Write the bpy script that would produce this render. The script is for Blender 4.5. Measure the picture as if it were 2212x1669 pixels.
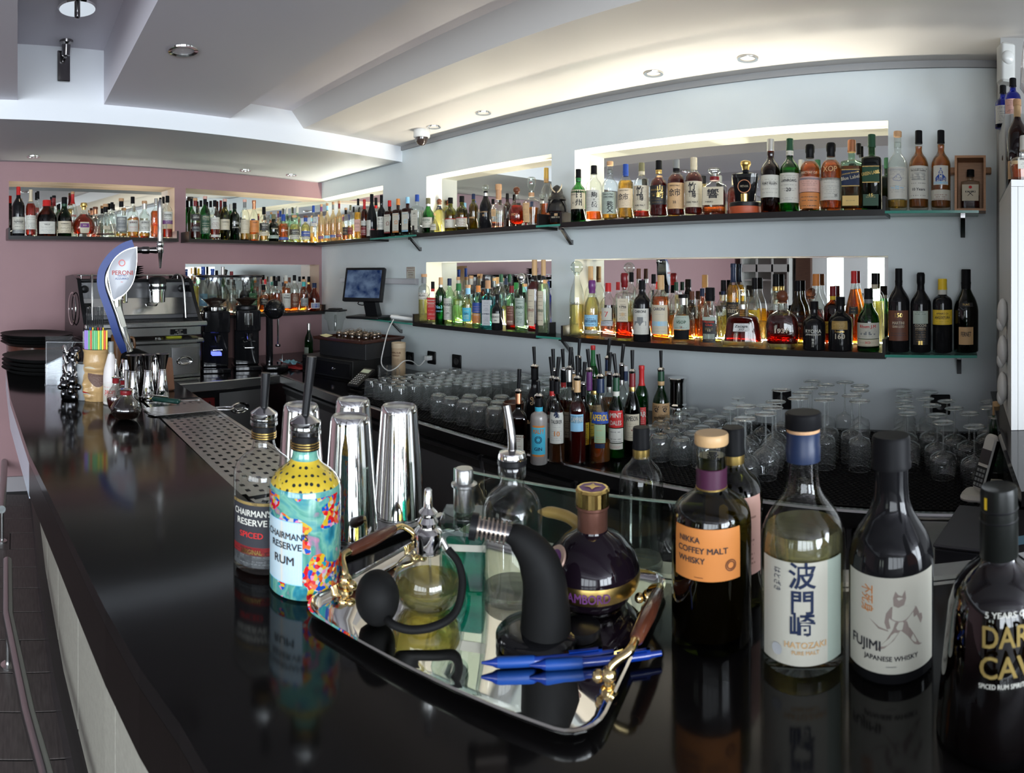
import bpy, math, random
from math import sin, cos, tan, pi, atan2, radians, sqrt
from mathutils import Matrix, Vector
random.seed(7)
for o in list(bpy.data.objects): bpy.data.objects.remove(o)
SC = bpy.context.scene
COL = SC.collection
# ------------------------------------------------------------ camera (stitched cylindrical panorama)
F = 1300.0
cam = bpy.data.cameras.new('camera'); camo = bpy.data.objects.new('camera', cam); COL.objects.link(camo)
cam.type = 'PANO'; cam.panorama_type = 'CENTRAL_CYLINDRICAL'
cam.central_cylindrical_radius = 1.0
cam.central_cylindrical_range_u_min = -1106/F; cam.central_cylindrical_range_u_max = 1106/F
cam.central_cylindrical_range_v_min = -(1669-590)/F; cam.central_cylindrical_range_v_max = 590/F
camo.location = (0, 0, 0); camo.rotation_euler = (pi/2, 0, 974/F)
cam.clip_start = 0.02
SC.camera = camo
cam.dof.use_dof = True; cam.lens = 50; cam.dof.focus_distance = 2.4; cam.dof.aperture_fstop = 22
# ------------------------------------------------------------ world, lamps, exposure
SC.view_settings.view_transform = 'Standard'; SC.view_settings.look = 'None'
SC.view_settings.gamma = 1; SC.view_settings.use_curve_mapping = False
SC.view_settings.exposure = 0.35
cy = SC.cycles
cy.max_bounces = 14; cy.diffuse_bounces = 4; cy.glossy_bounces = 6; cy.transmission_bounces = 8
cy.transparent_max_bounces = 40; cy.caustics_reflective = False; cy.caustics_refractive = False
cy.sample_clamp_indirect = 4.0; cy.blur_glossy = 0.5
W = bpy.data.worlds.new('daylight'); SC.world = W; W.use_nodes = True
bg = W.node_tree.nodes['Background']; bg.inputs[0].default_value = (.72, .84, .95, 1); bg.inputs[1].default_value = 1.0

def area(name, loc, rot, sx, sy, power, color=(1, 1, 1), spread=pi):
    l = bpy.data.lights.new(name, 'AREA'); l.shape = 'RECTANGLE'; l.size = sx; l.size_y = sy
    l.energy = power; l.color = color; l.spread = spread
    o = bpy.data.objects.new(name, l); COL.objects.link(o); o.location = loc; o.rotation_euler = rot
    return o
# daylight coming in through the windows behind and to the right of the camera
area('window_daylight', (5.15, -1.3, .15), (0, radians(90), 0), 2.0, 4.6, 600, (.84, .92, 1))
area('window_daylight', (-1.68, -4.35, .0), (radians(90), 0, 0), 1.0, 1.0, 9, (.88, 1, .84))
area('window_daylight', (2.0, -4.35, .1), (radians(90), 0, 0), 4.2, 1.6, 160, (.86, .93, 1))

# ------------------------------------------------------------ frames
AP = -2215/F; D = 2.45; DP = 4.063
def az(x): return (x-2080)/F
def PZ(x, y, z): d = z*F/(590-y); return (d*sin(az(x)), d*cos(az(x)))
nP = (sin(AP), cos(AP)); eP = (nP[1], -nP[0])
CU = DP*tan((695.5+135)/F)
CORNER = (nP[0]*DP+eP[0]*CU, nP[1]*DP+eP[1]*CU)
FB = Matrix(((1, 0, 0, 0), (0, 1, 0, D), (0, 0, 1, 0), (0, 0, 0, 1)))
FPK = Matrix(((eP[0], nP[0], 0, CORNER[0]), (eP[1], nP[1], 0, CORNER[1]), (0, 0, 1, 0), (0, 0, 0, 1)))
RB = 0.0; RP = atan2(eP[1], eP[0])
def bx_(x, s=0): return (D-s)*tan(az(x))                 # back wall: picture column -> X on the plane s in front of the wall
def pu_(x, s=0): return (DP-s)*tan(az(x)-AP)-CU          # pink wall: the same, measured from the corner

# ------------------------------------------------------------ materials
MC = {}
def newmat(k):
    m = bpy.data.materials.new(k); m.use_nodes = True; n = m.node_tree; n.nodes.clear()
    out = n.nodes.new('ShaderNodeOutputMaterial'); return m, n, out
def pm(name, col, rough=.5, metal=0., spec=.5, emi=None, es=0., bump=0., bs=60., var=0., coat=0., trans=0., ior=1.45, aniso=None):
    k = ('pm', name)
    if k in MC: return MC[k]
    m, n, out = newmat(name); b = n.nodes.new('ShaderNodeBsdfPrincipled'); I = b.inputs
    I['Base Color'].default_value = (*col, 1); I['Roughness'].default_value = rough; I['Metallic'].default_value = metal
    I['Specular IOR Level'].default_value = spec; I['Coat Weight'].default_value = coat; I['IOR'].default_value = ior
    I['Transmission Weight'].default_value = trans
    if emi: I['Emission Color'].default_value = (*emi, 1); I['Emission Strength'].default_value = es
    if bump or var:
        tc = n.nodes.new('ShaderNodeTexCoord'); mp = n.nodes.new('ShaderNodeMapping'); nz = n.nodes.new('ShaderNodeTexNoise')
        if aniso: mp.inputs['Scale'].default_value = aniso
        n.links.new(tc.outputs['Object'], mp.inputs[0]); n.links.new(mp.outputs[0], nz.inputs['Vector'])
        nz.inputs['Scale'].default_value = bs; nz.inputs['Detail'].default_value = 4
        if bump:
            bp = n.nodes.new('ShaderNodeBump'); bp.inputs['Strength'].default_value = bump; bp.inputs['Distance'].default_value = .01
            n.links.new(nz.outputs[0], bp.inputs['Height']); n.links.new(bp.outputs[0], I['Normal'])
        if var:
            mx = n.nodes.new('ShaderNodeMixRGB'); mx.inputs[1].default_value = (*[c*(1-var) for c in col], 1); mx.inputs[2].default_value = (*[min(1, c*(1+var)) for c in col], 1)
            n.links.new(nz.outputs[0], mx.inputs[0]); n.links.new(mx.outputs[0], I['Base Color'])
    n.links.new(b.outputs[0], out.inputs[0]); MC[k] = m; return m
def thin(name, col, base=.04, edge=.55, dark=.45, rough=.0, body=0., bodycol=None):
    """a thin glass wall: tinted see-through, mirror-like towards the rim"""
    k = ('thin', name)
    if k in MC: return MC[k]
    m, n, out = newmat(name); N = n.nodes.new; L = n.links.new
    lw = N('ShaderNodeLayerWeight'); lw.inputs[0].default_value = .5
    p = N('ShaderNodeMath'); p.operation = 'POWER'; p.inputs[1].default_value = 3.0; L(lw.outputs['Facing'], p.inputs[0])
    f = N('ShaderNodeMath'); f.operation = 'MULTIPLY_ADD'; f.inputs[1].default_value = edge; f.inputs[2].default_value = base; L(p.outputs[0], f.inputs[0])
    mc = N('ShaderNodeMixRGB'); mc.inputs[1].default_value = (*col, 1); mc.inputs[2].default_value = (*[c*dark for c in col], 1); L(p.outputs[0], mc.inputs[0])
    t = N('ShaderNodeBsdfTransparent'); L(mc.outputs[0], t.inputs[0]); g = N('ShaderNodeBsdfGlossy'); g.inputs['Roughness'].default_value = rough
    g.inputs[0].default_value = (1, 1, 1, 1)
    src = t.outputs[0]
    if body:
        d = N('ShaderNodeBsdfPrincipled'); d.inputs['Base Color'].default_value = (*(bodycol or col), 1); d.inputs['Roughness'].default_value = .35
        mb = N('ShaderNodeMixShader'); mb.inputs[0].default_value = body; L(t.outputs[0], mb.inputs[1]); L(d.outputs[0], mb.inputs[2]); src = mb.outputs[0]
    ms = N('ShaderNodeMixShader'); L(f.outputs[0], ms.inputs[0]); L(src, ms.inputs[1]); L(g.outputs[0], ms.inputs[2]); L(ms.outputs[0], out.inputs[0])
    MC[k] = m; return m
def liquid(name, col, mixr=.5):
    k = ('liq', name)
    if k in MC: return MC[k]
    m, n, out = newmat(name); N = n.nodes.new; L = n.links.new
    lw = N('ShaderNodeLayerWeight'); lw.inputs[0].default_value = .5
    mc = N('ShaderNodeMixRGB'); mc.inputs[1].default_value = (*col, 1); mc.inputs[2].default_value = (*[min(1, c**.6) for c in col], 1); L(lw.outputs['Facing'], mc.inputs[0])
    t = N('ShaderNodeBsdfTransparent'); L(mc.outputs[0], t.inputs[0])
    r = N('ShaderNodeBsdfRefraction'); r.inputs['IOR'].default_value = 1.33; L(mc.outputs[0], r.inputs[0])
    ms = N('ShaderNodeMixShader'); ms.inputs[0].default_value = mixr; L(t.outputs[0], ms.inputs[1]); L(r.outputs[0], ms.inputs[2])
    g = N('ShaderNodeBsdfGlossy'); g.inputs['Roughness'].default_value = .0
    df = N('ShaderNodeBsdfDiffuse'); L(mc.outputs[0], df.inputs[0]); md = N('ShaderNodeMixShader'); md.inputs[0].default_value = .09; L(ms.outputs[0], md.inputs[1]); L(df.outputs[0], md.inputs[2]); ms = md
    m2 = N('ShaderNodeMixShader'); m2.inputs[0].default_value = .04; L(ms.outputs[0], m2.inputs[1]); L(g.outputs[0], m2.inputs[2]); L(m2.outputs[0], out.inputs[0])
    MC[k] = m; return m
COLS = dict(white=(.54, .53, .47), cream=(.52, .46, .34), beige=(.60, .48, .33), paper=(.47, .455, .385), dk=(.03, .03, .035), black=(.008, .008, .009), grey=(.18, .19, .19), lgrey=(.42, .43, .44),
    red=(.45, .02, .02), dred=(.16, .012, .015), orange=(.55, .20, .05), tan=(.52, .33, .16), cork=(.45, .25, .13), brown=(.12, .04, .02), gold=(.62, .43, .14), copper=(.5, .22, .12),
    blue=(.02, .06, .28), lblue=(.25, .5, .68), cyan=(.06, .42, .58), teal=(.03, .30, .28), green=(.02, .14, .04), dgreen=(.015, .06, .03), lgreen=(.30, .42, .25), yellow=(.72, .48, .03), purple=(.14, .04, .16),
    silver=(.62, .62, .60), olive=(.16, .15, .08), pink=(.62, .36, .30), navy=(.012, .022, .058), sage=(.34, .40, .34), dgold=(.30, .19, .05))
GL = dict(c=('clear', (.93, .95, .93)), g=('green', (.07, .30, .10)), dg=('dark_green', (.025, .12, .045)), ol=('olive', (.34, .35, .10)), br=('brown', (.22, .07, .02)), aq=('aqua', (.55, .86, .84)),
    bl=('blue', (.04, .12, .6)), gr=('pale_green', (.68, .86, .70)), am=('amber', (.62, .26, .05)), k=('black', (.008, .008, .009)), sb=('sky', (.25, .72, .80)), fr=('frosted', (.8, .82, .8)), nt=('netted', (.80, .70, .45)))
LQ = dict(am=(.72, .30, .05), orl=(.80, .27, .045), rd=(.62, .07, .02), dr=(.25, .015, .01), yl=(.90, .84, .42), gd=(.92, .62, .14), br=(.32, .10, .03), w=(.93, .96, .92), gn=(.80, .92, .62), tl=(.04, .55, .45), pk=(.85, .45, .35), bk=(.05, .02, .012), ok=(.75, .68, .25))
def C(c): return COLS[c] if isinstance(c, str) else c
def glassm(k):
    nme, c = GL[k]
    if k == 'k': return pm('black_bottle_glass', c, .05, 0, .30)
    if k == 'fr': return thin('frosted_glass', c, .05, .3, .8, .35, .45, (.62, .60, .56))
    if k == 'nt': return thin('wicker_netted_glass', (.85, .76, .55), .04, .3, .7, .1, .30, (.50, .36, .18))
    return thin(nme+'_bottle_glass', c)
def liqm(k): return liquid('liquid_'+k, LQ[k])
def plain(c, rough=.45, metal=0.):
    c_ = C(c); return pm('plain_%s_%.2f_%.1f' % (c if isinstance(c, str) else '%.2f_%.2f_%.2f' % c, rough, metal), c_, rough+(.1 if not metal and max(c_) < .05 else 0), metal, .5 if metal else (.08 if max(c_) < .02 else .18 if max(c_) < .05 else .3))
def ink(c): return plain(c, .6)
def printed(bgc, inkc, dens=.5, rows=14):
    """label paper with rows of fine print too small to read"""
    k = ('pr', bgc, inkc, dens, rows)
    if k in MC: return MC[k]
    m, n, out = newmat('printed_label'); N = n.nodes.new; L = n.links.new
    b = N('ShaderNodeBsdfPrincipled'); b.inputs['Roughness'].default_value = .55
    uv = N('ShaderNodeUVMap'); sp = N('ShaderNodeSeparateXYZ'); L(uv.outputs[0], sp.inputs[0])
    oi = N('ShaderNodeObjectInfo')
    def M_(op, a, bb=None, c=None):
        q = N('ShaderNodeMath'); q.operation = op
        for i, v in enumerate((a, bb, c)):
            if v is None: continue
            if isinstance(v, (int, float)): q.inputs[i].default_value = v
            else: L(v, q.inputs[i])
        return q.outputs[0]
    rr = M_('MULTIPLY', sp.outputs[1], rows); fr = M_('FRACT', rr); fl = M_('FLOOR', rr)
    line = M_('COMPARE', fr, .5, .22)
    cmb = N('ShaderNodeCombineXYZ'); L(M_('MULTIPLY', sp.outputs[0], 26.), cmb.inputs[0]); L(M_('MULTIPLY', fl, 7.31), cmb.inputs[1]); L(M_('MULTIPLY', oi.outputs['Random'], 50.), cmb.inputs[2])
    nz = N('ShaderNodeTexNoise'); nz.inputs['Scale'].default_value = 1.; nz.inputs['Detail'].default_value = 2; L(cmb.outputs[0], nz.inputs['Vector'])
    word = M_('GREATER_THAN', nz.outputs[0], .46)
    cm2 = N('ShaderNodeCombineXYZ'); L(fl, cm2.inputs[0]); L(M_('MULTIPLY', oi.outputs['Random'], 31.), cm2.inputs[1])
    wn = N('ShaderNodeTexWhiteNoise'); L(cm2.outputs[0], wn.inputs['Vector'])
    on = M_('GREATER_THAN', wn.outputs['Value'], .38)
    mar = M_('COMPARE', sp.outputs[0], .5, M_('MULTIPLY_ADD', wn.outputs['Value'], .22, .16))
    mv = M_('COMPARE', sp.outputs[1], .5, .44)
    f = M_('MULTIPLY', M_('MULTIPLY', M_('MULTIPLY', line, word), M_('MULTIPLY', mar, mv)), M_('MULTIPLY', on, dens))
    mx = N('ShaderNodeMixRGB'); mx.inputs[1].default_value = (*C(bgc), 1); mx.inputs[2].default_value = (*C(inkc), 1); L(f, mx.inputs[0]); L(mx.outputs[0], b.inputs[0])
    L(b.outputs[0], out.inputs[0]); MC[k] = m; return m
steel = pm('brushed_steel', (.56, .56, .55), .26, 1., bump=.04, bs=40, aniso=(1, 1, 18))
dsteel = pm('worn_steel', (.34, .34, .34), .36, 1., bump=.05, bs=30, aniso=(1, 1, 14), var=.15)
chrome = pm('chrome', (.80, .80, .79), .06, 1.)
silver = pm('polished_silver', (.86, .85, .82), .025, 1.)
brass = pm('polished_brass', (.78, .60, .30), .16, 1.)
gunm = pm('dark_nickel', (.22, .21, .21), .18, 1.)
blackp = pm('black_plastic', (.007, .007, .008), .34, spec=.28)
blackm = pm('matt_black_rubber', (.006, .006, .006), .62, spec=.14)
blackg = pm('gloss_black', (.007, .007, .008), .06, spec=.45)
granite = pm('black_polished_stone', (.005, .0045, .0045), .10, 0, .30, bump=.012, bs=9, var=.25)
lam = pm('black_shelf_laminate', (.012, .010, .010), .28)
whitep = pm('white_plastic', (.72, .72, .70), .35)
whitem = pm('white_lacquer', (.70, .70, .68), .40)
cork_m = pm('cork', (.50, .29, .15), .8, var=.25, bs=300)
wood = pm('oak', (.36, .17, .07), .45, var=.3, bs=20, aniso=(1, 1, 8))
dwood = pm('dark_wood', (.07, .030, .018), .4, var=.3, bs=10, aniso=(1, 1, 6))
gedge = thin('shelf_glass', (.62, .88, .80), .06, .5, .35)
clr = thin('clear_glass', (.95, .97, .96), .045, .60, .60)
stemg = thin('stem_glass', (.94, .96, .95), .12, .75, .7, 0, .16, (.66, .69, .69))
def ring(r, z, w=.0011, n=28): return lathe([(r, z-w), (r+w, z), (r, z+w), (r-w, z), (r, z-w)], n, False)
tumb = thin('tumbler_glass', (.97, .98, .975), .05, .85, .70, 0, .060, (.60, .63, .63))
acr = thin('acrylic', (.93, .95, .96), .06, .5, .8)
mirror_m = pm('mirror_silvering', (.90, .92, .90), .0, 1.)

# ------------------------------------------------------------ mesh helpers
def box(x0, x1, y0, y1, z0, z1):
    v = [(x0, y0, z0), (x1, y0, z0), (x1, y1, z0), (x0, y1, z0), (x0, y0, z1), (x1, y0, z1), (x1, y1, z1), (x0, y1, z1)]
    return v, [(0, 3, 2, 1), (4, 5, 6, 7), (0, 1, 5, 4), (1, 2, 6, 5), (2, 3, 7, 6), (3, 0, 4, 7)]
def rbox(x0, x1, y0, y1, z0, z1, r=.004, n=3):
    """box with the vertical edges rounded and a small chamfer on top and bottom"""
    P = []
    for cx, cyy, a0 in ((x1-r, y1-r, 0), (x0+r, y1-r, pi/2), (x0+r, y0+r, pi), (x1-r, y0+r, 1.5*pi)):
        for i in range(n+1):
            a = a0+pi/2*i/n; P.append((cx, cyy, cos(a), sin(a)))
    c = min(r*.6, (z1-z0)*.4); m = len(P); v = []; f = []
    for z, rr in ((z0, r-c), (z0+c, r), (z1-c, r), (z1, r-c)):
        v += [(p[0]+p[2]*rr, p[1]+p[3]*rr, z) for p in P]
    for k in range(3):
        for i in range(m): j = (i+1) % m; f.append((k*m+i, k*m+j, k*m+m+j, k*m+m+i))
    f.append(tuple(range(m-1, -1, -1))); f.append(tuple(range(3*m, 4*m))); return v, f
def prism(poly, z0, z1):
    m = len(poly); v = [(x, y, z0) for x, y in poly]+[(x, y, z1) for x, y in poly]
    return v, [tuple(range(m-1, -1, -1)), tuple(range(m, 2*m))]+[(i, (i+1) % m, m+(i+1) % m, m+i) for i in range(m)]
def lathe(P, n=20, cap=True, sq=None, dep=None):
    """P: list of (r,z) from bottom to top"""
    v = []; f = []; m = len(P)
    for k, (r, z) in enumerate(P):
        r = max(r, 1e-5)
        e = 2+6*(sq(z) if sq else 0); dd = dep(z) if dep else 1
        for i in range(n):
            a = 2*pi*i/n+.0001; s, c = sin(a), cos(a)
            q = (abs(s)**e+abs(c)**e)**(-1/e) if e > 2.01 else 1
            v.append((r*q*s, -r*q*c*dd, z))
    for k in range(m-1):
        for i in range(n): j = (i+1) % n; f.append((k*n+i, k*n+n+i, k*n+n+j, k*n+j))
    if cap: f.append(tuple(range(n))); f.append(tuple(range(m*n-1, (m-1)*n-1, -1)))
    return v, f
def tube(pts, r, n=10, cap=True):
    v = []; f = []; pts = [Vector(p) for p in pts]; m = len(pts); up = None
    R = r if isinstance(r, (list, tuple)) else [r]*m
    for k, p in enumerate(pts):
        t = (pts[min(k+1, m-1)]-pts[max(k-1, 0)]).normalized()
        if up is None: up = Vector((0, 0, 1)) if abs(t.z) < .9 else Vector((1, 0, 0))
        s = t.cross(up).normalized(); up = s.cross(t).normalized()
        for i in range(n): a = 2*pi*i/n; v.append(tuple(p+(s*cos(a)+up*sin(a))*R[k]))
    for k in range(m-1):
        for i in range(n): j = (i+1) % n; f.append((k*n+i, k*n+j, k*n+n+j, k*n+n+i))
    if cap: f.append(tuple(range(n-1, -1, -1))); f.append(tuple(range((m-1)*n, m*n)))
    return v, f
def curve(pts, k=6):
    """Catmull-Rom through the points"""
    P = [Vector(p) for p in pts]; P = [2*P[0]-P[1]]+P+[2*P[-1]-P[-2]]; o = []
    for i in range(1, len(P)-2):
        for j in range(k):
            t = j/k; a, b, c, d = P[i-1:i+3]
            o.append(.5*((2*b)+(c-a)*t+(2*a-5*b+4*c-d)*t*t+(3*b-a-3*c+d)*t**3))
    o.append(P[-2]); return [tuple(q) for q in o]
def ball(c, r, n=16, m=10, sc=(1, 1, 1)):
    v, f = lathe([(r*sin(pi*k/m), -r*cos(pi*k/m)) for k in range(m+1)], n, False)
    return [(c[0]+x*sc[0], c[1]+y*sc[1], c[2]+z*sc[2]) for x, y, z in v], f
def mv(g, d=(0, 0, 0), rx=0, ry=0, rz=0):
    M = Matrix.Translation(d) @ Matrix.Rotation(rz, 4, 'Z') @ Matrix.Rotation(ry, 4, 'Y') @ Matrix.Rotation(rx, 4, 'X')
    return [tuple(M @ Vector(p)) for p in g[0]], g[1]
def tf(g, M): return [tuple(M @ Vector(p)) for p in g[0]], g[1]
def join(gs):
    v = []; f = []
    for a, b in gs:
        o = len(v); v += list(a); f += [tuple(i+o for i in q) for q in b]
    return v, f
def mesh(name, g, smooth=40, uv=None, mats=None, midx=None):
    if isinstance(g, list): g = join(g)
    me = bpy.data.meshes.new(name); me.from_pydata(g[0], [], g[1])
    if uv:
        l = me.uv_layers.new(name='UVMap'); d = l.data
        for p in me.polygons:
            for li, vi in zip(p.loop_indices, p.vertices): d[li].uv = uv[vi]
    if smooth:
        me.polygons.foreach_set('use_smooth', [True]*len(me.polygons)); me.set_sharp_from_angle(angle=radians(smooth))
    for m in (mats or []): me.materials.append(m)
    if midx: me.polygons.foreach_set('material_index', midx)
    me.update(); return me
def ob(name, g, mat, parent=None, smooth=40, M=None, loc=None, rz=None, label=None, cat=None, group=None, kind=None, uv=None):
    me = g if isinstance(g, bpy.types.Mesh) else mesh(name, g, smooth, uv)
    if mat and not me.materials: me.materials.append(mat)
    o = bpy.data.objects.new(name, me); COL.objects.link(o)
    if parent: o.parent = parent
    if M is not None: o.matrix_world = M
    if loc: o.location = loc
    if rz is not None: o.rotation_euler = (0, 0, rz)
    tag(o, label, cat, group, kind); return o
def tag(o, label=None, cat=None, group=None, kind=None):
    if label: o['label'] = label
    if cat: o['category'] = cat
    if group: o['group'] = group
    if kind: o['kind'] = kind
    return o
def thing(name, label, cat, loc=(0, 0, 0), rz=0, group=None, M=None):
    o = bpy.data.objects.new(name, None); COL.objects.link(o); o.empty_display_size = .05
    o.location = loc; o.rotation_euler = (0, 0, rz)
    if M is not None: o.matrix_world = M
    return tag(o, label, cat, group)
TXT = {}
def text_geo(s, res=2, bold=0.):
    k = (s, res, bold)
    if k not in TXT:
        cu = bpy.data.curves.new('t', 'FONT'); cu.body = s; cu.align_x = 'CENTER'; cu.resolution_u = res; cu.offset = bold
        o = bpy.data.objects.new('t', cu); me = o.to_mesh()
        v = [(p.co.x/.72, p.co.y/.72) for p in me.vertices]; f = [tuple(p.vertices) for p in me.polygons]
        if s.isascii() and len(s) > 1:   # heavier strokes: three copies a hair apart
            n0 = len(v); v = [(x+dx, y+dy) for dx, dy in ((-.028, 0), (.028, 0), (0, .028)) for x, y in v]; f = [tuple(i+n0*k for i in q) for k in range(3) for q in f]
        o.to_mesh_clear(); bpy.data.objects.remove(o); bpy.data.curves.remove(cu)
        TXT[k] = (v, f)
    return TXT[k]
def flat_text(s, h, x=0, z=0, y=0, maxw=None, bold=0., res=2):
    """upright lettering in the local XZ plane, facing -y"""
    v, f = text_geo(s, res, bold)
    if not v: return [], []
    w = (max(p[0] for p in v)-min(p[0] for p in v))*h; sx = min(1, maxw/w) if maxw and w > 0 else 1
    return [(x+p[0]*h*sx, y, z+p[1]*h) for p in v], f
# ============================================================ ROOM SHELL
ZF = -1.48
blue = pm('pale_blue_wall_paint', (.655, .71, .715), .55, bump=.03, bs=9, var=.035)
pinkp = pm('mauve_wall_paint', (.315, .185, .192), .55, bump=.03, bs=9, var=.03)
whitec = pm('white_ceiling_paint', (.62, .63, .66), .6, bump=.02, bs=12)
mauvec = pm('grey_mauve_ceiling_paint', (.68, .65, .70), .55, bump=.02, bs=12)
creamc = pm('pale_ceiling_paint', (.66, .63, .60), .55, bump=.02, bs=12)
nichew = pm('niche_white_paint', (.74, .73, .64), .5)
nichep = pm('niche_beige_paint', (.56, .42, .31), .5)
def gridwall(x0, x1, z0, z1, holes):
    xs = sorted({x0, x1, *[h[0] for h in holes], *[h[1] for h in holes]}); zs = sorted({z0, z1, *[h[2] for h in holes], *[h[3] for h in holes]})
    v = []; f = []
    for i in range(len(xs)-1):
        for j in range(len(zs)-1):
            cx = (xs[i]+xs[i+1])/2; cz = (zs[j]+zs[j+1])/2
            if any(h[0] < cx < h[1] and h[2] < cz < h[3] for h in holes): continue
            b = len(v); v += [(xs[i], 0, zs[j]), (xs[i+1], 0, zs[j]), (xs[i+1], 0, zs[j+1]), (xs[i], 0, zs[j+1])]; f.append((b, b+1, b+2, b+3))
    return v, f
ND = .14                                     # niche depth
ZU0, ZU1, ZL0, ZL1 = .235, .626, -.318, .071 # upper and lower niches
nb_up = [(CORNER[0], -3.527), (-3.034, -1.996), (-1.843, -.306)]
nb_lo = [(-3.036, -1.996), (-1.843, -.306)]
np_up = [(-2.534, -1.329), (-1.240, 0.0)]
np_lo = [(-1.243, -.03)]
ob('wall_back', gridwall(CORNER[0], .1377, ZF, .865, [(a, b, ZU0, ZU1) for a, b in nb_up]+[(a, b, ZL0, ZL1) for a, b in nb_lo]), blue, M=FB, smooth=0, kind='structure')
ob('wall_left', gridwall(-7.0, 0, ZF, .765, [(a, b, ZU0, ZU1) for a, b in np_up]+[(a, b, ZL0, ZL1) for a, b in np_lo]), pinkp, M=FPK, smooth=0, kind='structure')
# niches: lining with the recess depth, mirror at the back
cm = 1.142/.15*.0  # (kept simple: the corner niches meet on the bisector)
ang = atan2(eP[1], eP[0]); ins = ND*tan(radians(90)-(pi-ang)/2) if False else None
# intersection of the two mirror planes behind the corner
Yb = D+ND; kx = (DP+ND-nP[1]*Yb)/nP[0]; CM = Vector((kx, Yb, 0)); CMp = FPK.inverted() @ CM
def niche(n, fr, x0, x1, z0, z1, mat, xi0=None, xi1=None, closed=(1, 1)):
    a0 = x0 if xi0 is None else xi0; a1 = x1 if xi1 is None else xi1
    v = [(x0, 0, z0), (x1, 0, z0), (x1, 0, z1), (x0, 0, z1), (a0, ND, z0), (a1, ND, z0), (a1, ND, z1), (a0, ND, z1)]
    f = [(3, 2, 6, 7), (0, 4, 5, 1)]
    if closed[0]: f.append((0, 3, 7, 4))
    if closed[1]: f.append((1, 5, 6, 2))
    ob('trim_%d' % n, (v, f), mat, M=fr, smooth=0, kind='structure')
    return a0, a1
def mirror(fr, a0, a1, z0, z1, label):
    t = thing('wall_mirror', label, 'mirror', M=fr @ Matrix.Translation((0, ND, 0)))
    ob('mirror_glass', box(a0+.001, a1-.001, -.007, -.001, z0+.001, z1-.001), mirror_m, t, smooth=0)
cbx = CM[0]
specs = [
    (1, FB, nb_up[0], ZU0, ZU1, nichew, cbx, None, (0, 1), 'mirror in the upper right-hand niche beside the mauve corner'),
    (2, FB, nb_up[1], ZU0, ZU1, nichew, None, None, (1, 1), 'upper mirror of the narrow middle niche on the pale blue wall'),
    (3, FB, nb_up[2], ZU0, ZU1, nichew, None, None, (1, 1), 'wide upper niche mirror behind the row of whisky bottles'),
    (4, FB, nb_lo[0], ZL0, ZL1, nichew, None, None, (1, 1), 'lower mirror of the narrow middle niche behind the gin bottles'),
    (5, FB, nb_lo[1], ZL0, ZL1, nichew, None, None, (1, 1), 'wide lower niche mirror behind the rum bottles'),
    (6, FPK, np_up[0], ZU0, ZU1, nichep, None, None, (1, 1), 'mirror in the separate niche at the left of the mauve wall'),
    (7, FPK, np_up[1], ZU0, ZU1, nichep, None, CMp[0], (1, 0), 'upper mauve-wall mirror running into the corner'),
    (8, FPK, np_lo[0], ZL0, ZL1, nichep, None, None, (1, 1), 'lower mauve-wall mirror behind the bottles by the coffee grinders')]
for n, fr, (x0, x1), z0, z1, mat, i0, i1, cl, lb in specs:
    a0, a1 = niche(n, fr, x0, x1, z0, z1, mat, i0, i1, cl); mirror(fr, a0, a1, z0, z1, lb)
# LED strips along the foot of the mirrors, hidden behind the bottles
def led(fr, x0, x1, z, power, color=(1, .945, .79)):
    l = bpy.data.lights.new('niche_light', 'AREA'); l.shape = 'RECTANGLE'; l.size = x1-x0-.04; l.size_y = .018; l.energy = power*(x1-x0); l.color = color
    o = bpy.data.objects.new('niche_light', l); COL.objects.link(o)
    o.matrix_world = fr @ Matrix.Translation(((x0+x1)/2, ND-.02, z)) @ Matrix.Rotation(pi, 4, 'X')
for fr, (x0, x1), z, p in ((FB, nb_up[0], ZU0+.014, 10.5), (FB, nb_up[1], ZU0+.014, 10.5), (FB, nb_up[2], ZU0+.014, 10.5), (FB, nb_lo[0], ZL0+.014, 12.), (FB, nb_lo[1], ZL0+.014, 12.),
                       (FPK, np_up[0], ZU0+.014, 3.2), (FPK, np_up[1], ZU0+.014, 3.6), (FPK, np_lo[0], ZL0+.014, 3.6)):
    led(fr, x0, x1, z, p)
# floor of dark wood-look planks outside the bar (each plank a part), plain floor elsewhere
fl = pm('dark_plank_tile', (.075, .064, .060), .42, bump=.10, bs=14, var=.6, aniso=(9, 1, 1), spec=.3)
grout = pm('floor_grout', (.030, .028, .028), .7)
flo = ob('floor', prism([(-4.6, -4.3), (5.1, -4.3), (5.1, 2.5), (-4.6, 2.5)], ZF-.03, ZF-.004), grout, smooth=0, kind='structure')
pk = mesh('plank', rbox(-.1475, .1475, -.0475*2, .0475*2, -.004, .0, .003, 1), 30, mats=[fl])
pk2 = mesh('plank', rbox(-.4475, .4475, -.0975, .0975, -.004, .0, .003, 1), 30, mats=[fl])
npk = 0
for i in range(17):
    xx = -3.93+i*.20
    for j in range(-1, 3):
        yy = -1.6+j*.90+(i*.37 % .9); ym = yy
        if ym > .75: continue
        o = ob('plank', pk2, None, flo); o.location = (xx, ym, ZF); o.rotation_euler = (0, 0, pi/2)
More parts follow.
